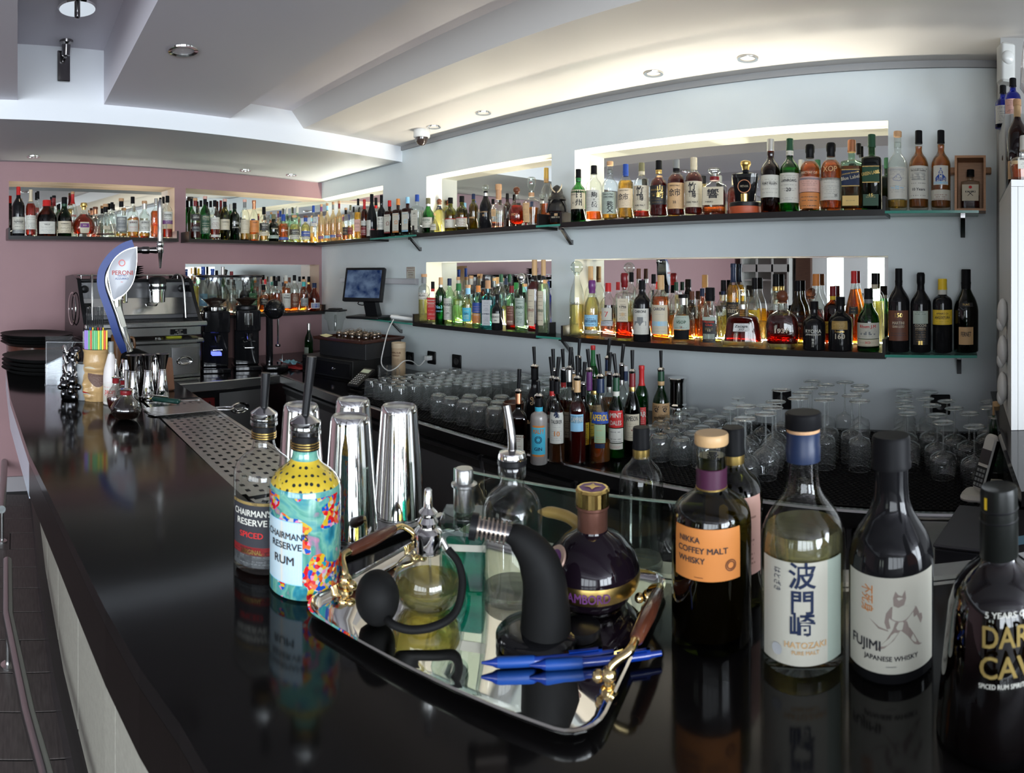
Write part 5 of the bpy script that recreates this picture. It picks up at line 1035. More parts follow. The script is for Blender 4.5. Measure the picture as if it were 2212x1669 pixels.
t = thing('serving_tray', 'dark brown square tray on top of the till case, full of little cups', 'tray', M=Mr2 @ Matrix.Translation((.01, -.01, .1005)))
tb = pm('dark_brown_lacquer', (.05, .018, .012), .22)
ob('tray_base', rbox(-.22, .22, -.20, .20, 0, .008, .01), tb, t)
for g in (box(-.22, .22, -.20, -.192, .008, .02), box(-.22, .22, .192, .20, .008, .02), box(-.22, -.212, -.192, .192, .008, .02), box(.212, .22, -.192, .192, .008, .02)): ob('tray_rim', g, tb, t, smooth=0)
jar = mesh('jar_glass', lathe([(.020, 0), (.021, .002), (.021, .020), (.018, .026), (.017, .028)], 16, False), 40, mats=[thin('jar_brown_glass', (.55, .40, .30), .08, .5, .5)])
jarl = mesh('jar_lid', [lathe([(.019, .028), (.0195, .030), (.019, .036), (.012, .038)], 16), tube([(-.021, 0, .03), (-.015, 0, .046), (.0, 0, .052), (.015, 0, .046), (.021, 0, .03)], .0012, 6)], 40, mats=[pm('jar_lid_bronze', (.30, .22, .15), .3, .7)])
for i in range(16):
    a, b = i % 5, i//5
    t = thing('small_jar', 'little brown lidded jar on the till tray, %s row, %s in it' % (('front', 'second', 'third', 'back')[b], ('first', 'second', 'third', 'fourth', 'fifth')[a]), 'jar', M=Mr2 @ Matrix.Translation((-.11+a*.06+(b % 2)*.02, -.07+b*.058, .109)) @ Matrix.Rotation(i*.7, 4, 'Z'), group='little brown jars on the till tray')
    for nm, me in (('jar_glass', jar), ('jar_lid', jarl)): ob(nm, me, None, t)
tag(ob('paper_note', prism([(-.035, -.025), (.03, -.03), (.035, .025), (-.02, .02)], .0, .001), pm('yellow_paper', (.72, .66, .36), .7), M=Mr2 @ Matrix.Translation((-.17, -.13, .122)) @ Matrix.Rotation(.2, 4, 'X') @ Matrix.Rotation(.15, 4, 'Y'), smooth=0), 'pale yellow paper note on the tray corner at the till', 'paper')
# tall beige tube tin
P_ = PZ(861, 812, ZC)
t = thing('tube_tin', 'beige cardboard tube with a printed label standing by the wall', 'tube', (P_[0]*1.0, P_[1], ZC+.0005), az(861)*-.5)
ob('tube_body', lathe([(.044, 0), (.044, .20), (.0445, .202)], 32), pm('beige_card', (.50, .37, .23), .6), t)
ob('tube_lid', lathe([(.0455, .178), (.0455, .208), (.042, .210), (.040, .206)], 32), pm('pale_card_lid', (.58, .46, .31), .6), t)
ob('lettering', [bent('ABERLOUR', .010, 0, .145, .044, .0008), bent("A'BUNADH", .009, 0, .128, .044, .0008, .05)]+[bent('▬'*9, .0035, 0, .11-.009*i, .044, .0008, .045) for i in range(7)], ink('brown'), t, smooth=0)
# desk calculator / order terminal on a stand
P_ = PZ(772, 838, ZC)
t = thing('card_terminal', 'black key-pad terminal leaning on a stand on the back counter', 'terminal', (P_[0], P_[1]+.03, ZC), radians(14))
Mk = Matrix.Translation((0, 0, .045)) @ Matrix.Rotation(radians(28), 4, 'X')
ob('stand', [rbox(-.05, .05, -.05, .07, 0, .01, .01), mv(box(-.03, .03, -.004, .004, 0, .075), (0, .03, .005), rx=radians(-20))], blackp, t)
ob('housing', tf(rbox(-.042, .042, -.085, .085, 0, .022, .012), Mk), blackp, t)
ob('display', tf(box(-.030, .030, .035, .065, .022, .0232), Mk), pm('lcd_green', (.42, .50, .36), .2), t, smooth=0)
kb = mesh('key', rbox(-.0045, .0045, -.0032, .0032, 0, .003, .001, 1), 30, mats=[pm('pale_keys', (.55, .55, .55), .4)])
for i in range(4):
    for j in range(6):
        o = ob('key', kb, None, t); o.matrix_local = Mk @ Matrix.Translation((-.025+i*.0165, -.068+j*.016, .022))
# blender jug
P_ = (bx_(737, .15), D-.20)
t = thing('blender_jug', 'clear square blender jug with black lid in the corner behind the till', 'jug', (P_[0], P_[1], ZC+.216), radians(30))
sq1 = lambda z: .9
ob('jug_body', lathe([(.036, 0), (.040, .004), (.052, .075), (.066, .095), (.062, .145)], 24, False, sq1), clr, t)
ob('jug_lid', lathe([(.066, .145), (.070, .147), (.070, .156), (.045, .160), (.040, .168), (.001, .168)], 24, True, sq1), blackp, t)
ob('spindle', lathe([(.008, 0.), (.008, .11), (.004, .12)], 12), thin('frosty_plastic', (.8, .82, .8), .1, .4, .7), t)
# things in the corner: green water bottle, glasses, cloths
P_ = PZ(668, 775, ZC)
bottle('water_bottle', 'slender green water bottle in the corner behind the coffee grinders', loc=(P_[0]+.03, P_[1]-.02, ZC), R=.033, H=.27, typ='l', gl='g', lq='w', lvl=.5, cap=('cyl', 'silver'), labs=[(.15, .35, 60, 'sage', 'dk')])
def cloth(name, c, pts, label, cat, M):
    n_ = 14; v = []; f = []
    for i in range(n_+1):
        for j in range(n_+1):
            u, w = i/n_, j/n_; x = (pts[0]*(u-.5)); y = pts[1]*(w-.5)
            z = .006+.010*sin(u*9+w*4)*sin(w*7+1)+.006*sin(u*17+3*w); v.append((x*(1+.1*sin(w*9)), y*(1+.12*sin(u*8)), max(z, .001)))
    m_ = n_+1
    for i in range(n_):
        for j in range(n_): f.append((i*m_+j, i*m_+m_+j, i*m_+m_+j+1, i*m_+j+1))
    return tag(ob(name, (v, f), c, M=M, smooth=80), label, cat)
P_ = PZ(645, 795, ZC); cloth('red_cloth', pm('red_cloth', (.30, .012, .015), .8), (.34, .14), 'crumpled dark red cloth beside the cash drawer', 'cloth', Matrix.Translation((P_[0], P_[1], ZC+.001)) @ Matrix.Rotation(.5, 4, 'Z'))
P_ = PZ(628, 782, ZC+.03); cloth('blue_cloth', pm('blue_cloth', (.16, .36, .46), .8), (.16, .09), 'folded light blue cloth behind the red cloth', 'cloth', Matrix.Translation((P_[0], P_[1], ZC+.026)) @ Matrix.Rotation(.2, 4, 'Z'))

# ============================================================ COFFEE STATION (frame of the mauve wall)
def pk(px, dep, z): return FPK @ Vector((pu_(px, dep), -dep, z))
e0, e1 = pu_(172, .62), pu_(428, .62); eW = e1-e0; em = (e0+e1)/2
Me = FPK @ Matrix.Translation((em, -.40, ZC))
h0 = .245                                     # the machine stands on a steel drawer base
kb_ = thing('knock_box_base', 'steel drawer cabinet under the coffee machine with a recessed oval handle', 'cabinet', M=Me)
b0, b1 = -eW*.45, eW*.5+.0
ob('cabinet_body', rbox(b0, b1, -.26, .24, 0, h0-.035, .006), steel, kb_)
ob('cabinet_top', rbox(b0-.01, b1+.02, -.275, .25, h0-.033, h0-.004, .012), steel, kb_)
dd = ob('drawer', rbox(b1-.20, b1-.015, -.268, -.26, .02, h0-.055, .004), dsteel, kb_)
ob('handle', [tf(lathe([(.026, 0), (.029, .004), (.026, .008), (.019, .004), (.019, -.004), (.0, -.004)], 24, False), Matrix(((1.9, 0, 0, b1-.115), (0, 0, -1, -.268), (0, 1, 0, .105), (0, 0, 0, 1)))), tube([(b1-.145, -.272, .10), (b1-.14, -.285, .092), (b1-.09, -.285, .092), (b1-.085, -.272, .10)], .0045)], chrome, dd)
cm_ = thing('espresso_machine', 'wide steel espresso machine with two steam wands, black side panels', 'coffee machine', M=Me @ Matrix.Translation((0, 0, h0)))
hw = eW/2; grey = pm('grey_machine_panel', (.16, .16, .165), .3, .6)
ob('drip_tray', [rbox(-hw*.98, hw*1.04, -.33, .12, .075, .105, .01), rbox(-hw*.90, hw*.96, -.30, .10, .02, .075, .006)], steel, cm_)
for i in range(46): 
    if i == 0: sl = []
    x_ = -hw*.9+i*(hw*1.85/45); sl.append(box(x_-.002, x_+.002, -.31, -.05, .105, .108))
ob('drip_grid', sl, gunm, cm_, smooth=0, kind='stuff')
ob('back_panel', [rbox(-hw*.93, hw*.93, -.06, .20, .105, .345, .01)], grey, cm_)
ob('lower_splash', [mv(rbox(-hw*.90, hw*.90, -.006, .006, 0, .11, .003), (0, -.085, .135), rx=radians(-14))], steel, cm_)
ob('cup_rail', [tube([(-hw*.85, -.02, .385), (hw*.85, -.02, .385)], .005), tube([(-hw*.85, .17, .385), (hw*.85, .17, .385)], .005)]+[tube([(x_, -.02, .345), (x_, -.02, .385)], .004) for x_ in (-hw*.85, -hw*.3, hw*.3, hw*.85)], steel, cm_)
ob('top_cover', rbox(-hw*.93, hw*.93, -.08, .20, .345, .362, .008), blackp, cm_)
for s_ in (-1, 1):
    pl = [(-.28, .02), (-.30, .10), (-.20, .24), (-.13, .36), (-.02, .39), (.20, .38), (.22, .0)]
    ob('side_panel', tf(prism(pl, s_*hw*.955-.012, s_*hw*.955+.012), Matrix(((0, 0, 1, 0), (1, 0, 0, 0), (0, 1, 0, 0), (0, 0, 0, 1)))), blackg, cm_)
    ob('steam_wand', tube(curve([(s_*hw*.70, -.03, .33), (s_*hw*.72, -.09, .385), (s_*hw*.76, -.16, .38), (s_*hw*.78, -.19, .30), (s_*hw*.79, -.21, .12)], 6), .0065, 12), steel, cm_)
    ob('tap_knob', tf(lathe([(.020, 0), (.024, .012), (.022, .03), (.012, .034)], 20), Matrix.Translation((s_*hw*.84, -.082, .30)) @ Matrix.Rotation(radians(90), 4, 'X')), blackp, cm_)
ob('side_ring', tf(lathe([(.10, 0), (.104, .004), (.10, .008), (.094, .004)], 40, False), Matrix.Translation((-hw*.975-.012, -.05, .18)) @ Matrix.Rotation(radians(-90), 4, 'Y')), chrome, cm_)
def ghead(x):
    g = ob('group_head', [mv(lathe([(.036, .0), (.048, .004), (.048, .07), (.052, .072), (.052, .085)], 28), (x, -.16, .215)), mv(lathe([(.052, .101), (.052, .118)], 28), (x, -.16, .215))], chrome, cm_)
    ob('group_cap', [mv(lathe([(.056, .083), (.056, .102)], 28), (x, -.16, .215)), mv(lathe([(.056, .116), (.055, .14), (.046, .158), (.024, .166), (.001, .167)], 28), (x, -.16, .215)), mv(box(-.03, .03, .0, .12, .04, .11), (x, -.16, .215))], blackp, g)
    for q in ((-.017, -.018), (.017, -.018), (0, .01)):
        ob('indicator_ring', mv(lathe([(.0075, 0), (.0085, .0015), (.0075, .003), (.0065, .0015)], 14, False), (x+q[0], -.16+q[1], .371+(0 if q[1] < 0 else .003))), pm('pale_ring', (.6, .6, .62), .3), g)
    ob('drip_cup', mv(lathe([(.012, -.024), (.034, -.018), (.040, -.006), (.038, -.002)], 24), (x-.05, -.19, .215)), chrome, g)
ghead(hw*.34); ghead(-hw*.30)
ob('switch_plate', [mv(rbox(-.032, .032, -.003, .003, -.03, .03, .002), (-hw*.78, -.10, .185))], blackp, cm_)
ob('switch_knob', tf(lathe([(.010, 0), (.012, .014), (.004, .016)], 16), Matrix.Translation((-hw*.78, -.104, .185)) @ Matrix.Rotation(radians(90), 4, 'X')), gunm, cm_)
ob('gauge', tf(lathe([(.014, 0), (.014, .004), (.001, .004)], 18), Matrix.Translation((-hw*.60, -.092, .18)) @ Matrix.Rotation(radians(90), 4, 'X')), whitep, cm_)
ob('rating_plate', [box(hw*.42, hw*.70, -.3055, -.303, .028, .060)], plain('black', .4), cm_, smooth=0)
ob('plate_print', [flat_text(s_, .006, hw*.56, .050-.011*i, -.306, .06) for i, s_ in enumerate(('220 V   50 Hz', '3200 W', 'IP X1  ESPRESSO'))], ink('white'), cm_, smooth=0)
for s_ in (-1, 1): ob('machine_foot', mv(lathe([(.022, 0), (.022, .02), (.018, .025)], 16), (s_*hw*.8, -.12, -.001)), blackp, cm_)
ob('leg_panel', [box(hw*.80, hw*.84, -.06, .0, 0, .03), box(-hw*.84, -hw*.80, -.06, 0, 0, .03)], blackp, cm_, smooth=0)
# saucers stacked on the machine
sau = mesh('saucer', lathe([(.020, 0), (.030, .003), (.062, .013), (.064, .015), (.060, .013), (.028, .005), (.001, .004)], 28), 40, mats=[blackg])
for i in range(6):
    tag(ob('saucer', sau, None, M=Me @ Matrix.Translation((hw*.12+random.uniform(-.004, .004), .04, h0+.3625+i*.0135))), 'glossy black saucer on the coffee machine, %s from the bottom' % ('first', 'second', 'third', 'fourth', 'fifth', 'sixth')[i], 'saucer', 'black saucers stacked on the coffee machine')
tag(ob('paper_scrap', rbox(-.05, .05, -.03, .03, 0, .012, .008), pm('yellow_green_sponge', (.55, .55, .04), .7), M=Me @ Matrix.Translation((hw*.58, -.20, h0-.003)) @ Matrix.Rotation(-.2, 4, 'Z')), 'bright yellow folded cloth under the coffee machine', 'cloth')
tag(ob('steel_clip', [rbox(-.02, .02, -.008, .008, 0, .008, .003), mv(rbox(-.014, .014, -.004, .004, 0, .006, .002), (.018, -.012, 0), rz=.6)], chrome, M=Me @ Matrix.Translation((hw*.30, -.21, h0-.003))), 'small steel clip beside the yellow cloth', 'clip')
# two grinders
def grinder(px, w, label, disp, hop, second=False):
    dep = .52; d = (DP-dep)/cos(az(px)-AP); s = w/F*d
    M = FPK @ Matrix.Translation((pu_(px, dep), -dep, ZC)) @ Matrix.Rotation(-(az(px)-AP)*.7, 4, 'Z')
    t = thing('coffee_grinder', label, 'coffee grinder', M=M, group='coffee grinders'); h = .40
    ob('grinder_body', [rbox(-s/2, s/2, -.10, .10, .0, .03, .01), rbox(-s*.46, s*.46, -.03, .10, .03, h, .012), rbox(-s*.46, s*.46, -.10, -.03, h-.14, h, .012)], blackg, t)
    ob('top_ring', mv(lathe([(s*.40, h), (s*.42, h+.004), (s*.42, h+.022), (s*.36, h+.028)], 32), (0, .0, 0)), chrome if not second else blackp, t)
    ob('hopper', mv(lathe([(s*.20, h+.028), (s*.34, h+.055), (s*.52, h+.085), (s*.55, h+.10), (s*.56, h+.215)], 32, False), (0, 0, 0)), thin('hopper_plastic', (.80, .82, .80), .08, .45, .7), t)
    ob('hopper_lid', mv(lathe([(s*.60, h+.215), (s*.62, h+.218), (s*.62, h+.228), (s*.40, h+.232), (s*.1, h+.232)], 32), (0, 0, 0)), blackp, t)
    ob('beans', mv(lathe([(s*.18, h+.03), (s*.31, h+.055), (s*.42, h+.07), (.001, h+.085)], 24), (0, 0, 0)), pm('coffee_beans', (.03, .012, .006), .5, bump=1, bs=90), t, kind='stuff')
    ob('spout', [mv(lathe([(.012, 0), (.020, .03), (.022, .05)], 16), (0, -.115, h-.20)), tube([(-.03, -.10, h-.24), (-.03, -.13, h-.245), (.03, -.13, h-.245), (.03, -.10, h-.24)], .004)], chrome, t)
    if disp: ob('display', box(-.032, .032, -.106, -.101, .125, .142) if False else mv(box(-.030, .030, -.1045, -.031, 0, .018), (0, 0, .115)), pm('blue_display', (.02, .03, .6), .3, emi=(.12, .16, 1.), es=1.6), t, smooth=0)
    else:
        ob('chrome_window', rbox(-.028, .028, -.106, -.10, h-.10, h-.02, .004), chrome, t)
        ob('fork', [tube([(-.035, -.10, .20), (-.035, -.14, .195), (-.015, -.15, .20)], .004), tube([(.035, -.10, .20), (.035, -.14, .195), (.015, -.15, .20)], .004), ball((0, -.11, .21), .012, 12, 8)], chrome, t)
    return t
grinder(464, 62, 'black coffee grinder with a small lit blue display, left of two', True, 0)
grinder(532, 58, 'black coffee grinder with a chrome window, right of two', False, 0, True)
# drink mixer
dep = .60; px = 592; M = FPK @ Matrix.Translation((pu_(px, dep), -dep, ZC)) @ Matrix.Rotation(-(az(px)-AP)*.7, 4, 'Z')
t = thing('drink_mixer', 'black upright drink mixer with a round domed head', 'mixer', M=M)
ob('mixer_base', [rbox(-.08, .08, -.12, .10, 0, .035, .02)], blackg, t)
ob('mixer_column', [rbox(-.05, -.005, .0, .06, .03, .36, .015)], blackg, t)
ob('mixer_head', [ball((0.0, -.01, .40), .072, 28, 18, (1, 1.15, .95))], blackg, t)
ob('head_band', mv(lathe([(.0735, .385), (.0745, .388), (.0745, .392), (.0735, .395)], 32, False), (0, -.01, 0)), chrome, t)
ob('spindle', mv(lathe([(.006, .17), (.006, .335)], 12), (.02, -.04, 0)), chrome, t)
ob('whisk', mv(lathe([(.016, .15), (.018, .158), (.016, .166)], 16), (.02, -.04, 0)), gunm, t)
ob('cup_rest', [mv(lathe([(.018, 0), (.020, .02)], 16), (.02, -.10, .04)), tube([(.045, -.06, .04), (.045, -.06, .10)], .003)], chrome, t)
# ============================================================ GLASSES ON THE BACK COUNTER
def mat_grid(name, x0, x1, y0, y1, label):
    t = thing(name, label, 'mat', (0, 0, 0)); z0 = ZC+.001
    ob('mat_sheet', rbox(x0, x1, y0, y1, z0, z0+.002, .006), blackm, t)
    v = []; f = []; nx = int((x1-x0)/.019); ny = int((y1-y0)/.013)
    for i in range(nx):
        for j in range(ny):
            X = x0+.010+i*.019+(.0095 if j % 2 else 0); Y = y0+.008+j*.013
            if X+.012 > x1: continue
            b = len(v); v += [(X-.006, Y-.003, z0+.002), (X+.006, Y-.003, z0+.002), (X+.006, Y+.003, z0+.002), (X-.006, Y+.003, z0+.002), (X-.005, Y-.0022, z0+.0065), (X+.005, Y-.0022, z0+.0065), (X+.005, Y+.0022, z0+.0065), (X-.005, Y+.0022, z0+.0065)]
            f += [(b+4, b+5, b+6, b+7), (b, b+1, b+5, b+4), (b+1, b+2, b+6, b+5), (b+2, b+3, b+7, b+6), (b+3, b, b+4, b+7)]
    ob('mat_nubs', (v, f), blackm, t, smooth=0, kind='stuff')
mat_grid('rubber_bar_mat', -2.66, -1.42, 1.64, 2.38, 'long black nubbed rubber mat under the left-hand tumblers')
mat_grid('rubber_bar_mat', -1.02, .11, 1.63, 2.40, 'long black nubbed rubber mat under the right-hand glasses')
ZM = ZC+.0078
def gl_mesh(name, P, n=24): return mesh(name, join([lathe(P, n, False), ring(P[0][0], .0011, .0010), ring(P[-2][0], P[-2][1], .0008)]), 60, mats=[tumb])
tA = gl_mesh('tumbler_wall', [(.0395, 0), (.0392, .004), (.034, .080), (.0335, .082), (.030, .084), (.0001, .083)])
tA2 = gl_mesh('rim', [(.0395, 0), (.0400, .0009), (.0395, .0018), (.0385, .0009), (.0395, 0)])
tB = gl_mesh('tall_wall', [(.030, 0), (.0305, .004), (.0265, .060), (.027, .108), (.0265, .116), (.024, .118), (.0001, .1165)])
tC = gl_mesh('round_wall', [(.0365, 0), (.037, .004), (.042, .045), (.0405, .075), (.034, .094), (.026, .1), (.0001, .099)])
tD = gl_mesh('cut_wall', [(.038, 0), (.038, .004), (.0375, .10), (.038, .130), (.036, .134), (.0001, .130)])
tE = gl_mesh('bar_tumbler', [(.0355, 0), (.036, .004), (.039, .035), (.037, .065), (.030, .080), (.026, .084), (.0001, .082)])
nA = 0
ords = 'first second third fourth fifth sixth seventh eighth ninth tenth'.split()
def cluster(me, x0, y0, nx, ny, dx, dy, skew, name, what, group, cond=None, base='glass_base', thick=None, hb=0):
    bm_ = mesh(base, lathe(thick, 24), 50, mats=[clr]) if thick else None
    for j in range(ny):
        for i in range(nx):
            X = x0+i*dx+j*skew+random.uniform(-.002, .002); Y = y0+j*dy+random.uniform(-.002, .002)
            if cond and not cond(i, j, X, Y): continue
            lb = '%s, %s row from the front, %s from the left' % (what, ords[j], ords[i])
            if bm_:
                t = thing(name, lb, 'glass', (X, Y, ZM), random.uniform(0, 6), group); ob('glass_wall', me, None, t); ob('glass_base', bm_, None, t)
            else:
                o = ob(name, me, None, loc=(X, Y, ZM), rz=random.uniform(0, 6)); tag(o, lb, 'glass', group)
cluster(tA, -2.60, 1.735, 4, 8, .083, .082, .0, 'tumbler', 'short upturned tumbler', 'short tumblers at the left', thick=[(.0325, .078), (.0338, .0805), (.0325, .083), (.0001, .0835)])
cluster(tB, -2.255, 1.775, 5, 9, .064, .066, .0, 'juice_glass', 'slim upturned juice glass', 'slim juice glasses', cond=lambda i, j, X, Y: (j > 1 or i < 3), thick=[(.0255, .108), (.0262, .113), (.0255, .1165), (.0001, .117)])
cluster(tC, -2.045, 1.72, 5, 3, .088, .09, .02, 'stemless_glass', 'rounded upturned stemless glass', 'rounded stemless glasses', thick=[(.030, .093), (.032, .095), (.028, .0985), (.0001, .099)], cond=lambda i, j, X, Y: not (j == 2 and i < 2) and not (j == 1 and i == 0))
cluster(tD, -1.80, 2.05, 3, 4, .082, .085, -.03, 'cut_tumbler', 'tall upturned cut tumbler', 'tall cut tumblers', thick=[(.033, .115), (.0355, .125), (.034, .132), (.0001, .131)])
cluster(tE, -1.075, 1.80, 4, 6, .083, .083, .0, 'bar_tumbler', 'low rounded upturned tumbler', 'low tumblers right of the bitters', thick=[(.028, .076), (.031, .079), (.027, .082), (.0001, .083)], cond=lambda i, j, X, Y: j > 0 or i > 0)
# two small glass mugs at the far left of the tumblers
for k, (px, py) in enumerate(((826, 800), (845, 800))):
    P_ = PZ(px, py+20, ZC); t = thing('glass_mug', ('left' if k == 0 else 'right')+' one of two small ribbed glass mugs by the beige tube', 'mug', (P_[0], P_[1], ZC+.001), k*.8)
    ob('mug_body', lathe([(.026, 0), (.030, .003), (.030, .085), (.029, .086)], 12, False), tumb, t, 20); ob('mug_base', lathe([(.026, .0), (.029, .004), (.029, .010), (.0001, .010)], 16), clr, t)
    ob('handle', tube(curve([(.03, 0, .07), (.048, 0, .068), (.05, 0, .035), (.03, 0, .02)], 5), .0035, 8), tumb, t)
# stemmed glasses, bowl down
def wine(nm, H, rb, rf, bowl, n=28):
    s0 = H*.48
    b_ = mesh('bowl', lathe([(r*rb, z*s0) for r, z in bowl]+[(.006, s0*1.03), (.004, s0*1.10)], n, False), 60, mats=[tumb]); b_ = mesh('bowl', join([lathe([(r*rb, z*s0) for r, z in bowl]+[(.006, s0*1.03), (.004, s0*1.10)], n, False), ring(bowl[0][0]*rb, .0010, .0010)]), 60, mats=[tumb])
    s_ = mesh('stem', lathe([(.0045, s0*1.08), (.0033, s0*1.25), (.0032, H-.014), (.0045, H-.006)], 12, False), 60, mats=[stemg])
    f_ = mesh('foot', join([lathe([(.004, H-.008), (.012, H-.004), (rf, H-.0015), (rf*1.01, H-.0005), (rf, H), (.0001, H-.0002)], 32, False), ring(rf, H-.0008, .0013, 32)]), 60, mats=[stemg])
    return H, (('bowl', b_), ('stem', s_), ('foot', f_))
BR = [(.72, 0), (.74, .03), (.97, .45), (1, .60), (.92, .74), (.6, .90), (.25, .98)]
WN = [(.80, 0), (.84, .03), (1, .45), (1, .70), (.90, .84), (.55, .95), (.2, 1.0)]
FL = [(.92, 0), (.95, .03), (1, .5), (.98, .8), (.85, .92), (.4, .99)]
TR = [(1.0, 0), (1.0, .10), (.98, .35), (.80, .62), (.45, .88), (.2, .98)]
gB = wine('brandy', .20, .047, .034, BR); gW = wine('wine', .222, .038, .034, FL); gR = wine('goblet', .172, .044, .033, WN); gS = wine('small', .150, .034, .026, BR)
feet = [
 (gB, [(600, 270), (485, 297), (637, 240), (672, 205), (618, 226)], 'brandy glass', 'brandy glasses'),
 (gS, [(394, 232), (440, 200), (525, 258), (445, 180), (590, 215)], 'small stemmed glass', 'small stemmed glasses'),
 (gW, [(812, 165), (975, 180), (1150, 155), (1040, 145), (840, 135), (1195, 188), (900, 105), (1060, 85), (1195, 95), (1190, 125), (725, 172), (760, 135), (930, 74)], 'tall narrow wine glass', 'tall wine glasses'),
 (gR, [(1492, 265), (1480, 225), (1468, 190), (1482, 158), (1474, 126), (1675, 275), (1712, 320), (1793, 237), (1873, 265), (1905, 345), (2050, 285), (1630, 133), (1640, 185), (1995, 190), (1990, 228), (1640, 215), (1730, 190)], 'round goblet', 'round goblets at the right')]
allp = []
for (H, parts), L_, w, gname in feet:
    k = 0; pts_ = []
    for cx, cyy in L_:
        x, y = 1440+cx/2.865, 800+cyy/2.865; z = ZM+H; P_ = PZ(x, y, z)
        if P_[1] > 2.395: P_ = (P_[0]*2.395/P_[1], 2.395)
        pts_.append((P_[1], P_[0]))
    pts_.sort()
    for k, (Y, X) in enumerate(pts_):
        for it in range(60):   # keep bowls apart
            bad = False
            for (x2, y2) in allp:
                dx, dy = X-x2, Y-y2; dd_ = sqrt(dx*dx+dy*dy)
                if dd_ < .089:
                    X += (dx/(dd_+1e-5))*(.091-dd_)*.5+random.uniform(-.002, .002); Y = min(2.40, Y+(dy/(dd_+1e-5))*(.091-dd_)*.5); bad = True
            if not bad: break
        allp.append((X, Y))
        left = sum(1 for q in pts_[:k] if True)
        t = thing('stemmed_glass', 'upside-down %s, %s nearest the counter edge' % (w, (ords+['eleventh', 'twelfth', 'thirteenth', 'fourteenth', 'fifteenth', 'sixteenth', 'seventeenth', 'eighteenth'])[k]), 'glass', (X, Y, ZM), random.uniform(0, 6), gname)
        for nm, me in parts: ob(nm, me, None, t)
# ============================================================ SPEED BOTTLES ON THE BACK COUNTER
WPOS = []
def well(x, top, w, typ, gl, lq, lvl, cap, labs, txt, desc, H=.285, pour=.07, zoff=0, turn=.9, n=28, mesh_=None):
    z = ZC+.001+H; P_ = PZ(x, top, z); d = sqrt(P_[0]**2+P_[1]**2); R = w/F*d/2*.94
    for _ in range(30):
        P_ = (d*sin(az(x)), d*cos(az(x)))
        if all((P_[0]-a_)**2+(P_[1]-b_)**2 > (R+r_)**2*.97 for a_, b_, r_ in WPOS): break
        d += .012
    if P_[1] > 2.40: d = 2.40/cos(az(x)); P_ = (d*sin(az(x)), 2.40)
    WPOS.append((P_[0], P_[1], R)); H = (590-top)/F*d-ZC-.001
    return bottle('liquor_bottle', desc+', back counter', loc=(P_[0], P_[1], ZC+.001), rz=-az(x)*turn, R=R, H=H, typ=typ, gl=gl, lq=lq, lvl=lvl, cap=cap, labs=labs, txt=txt, n=n, pour=pour, group='pouring bottles on the back counter')
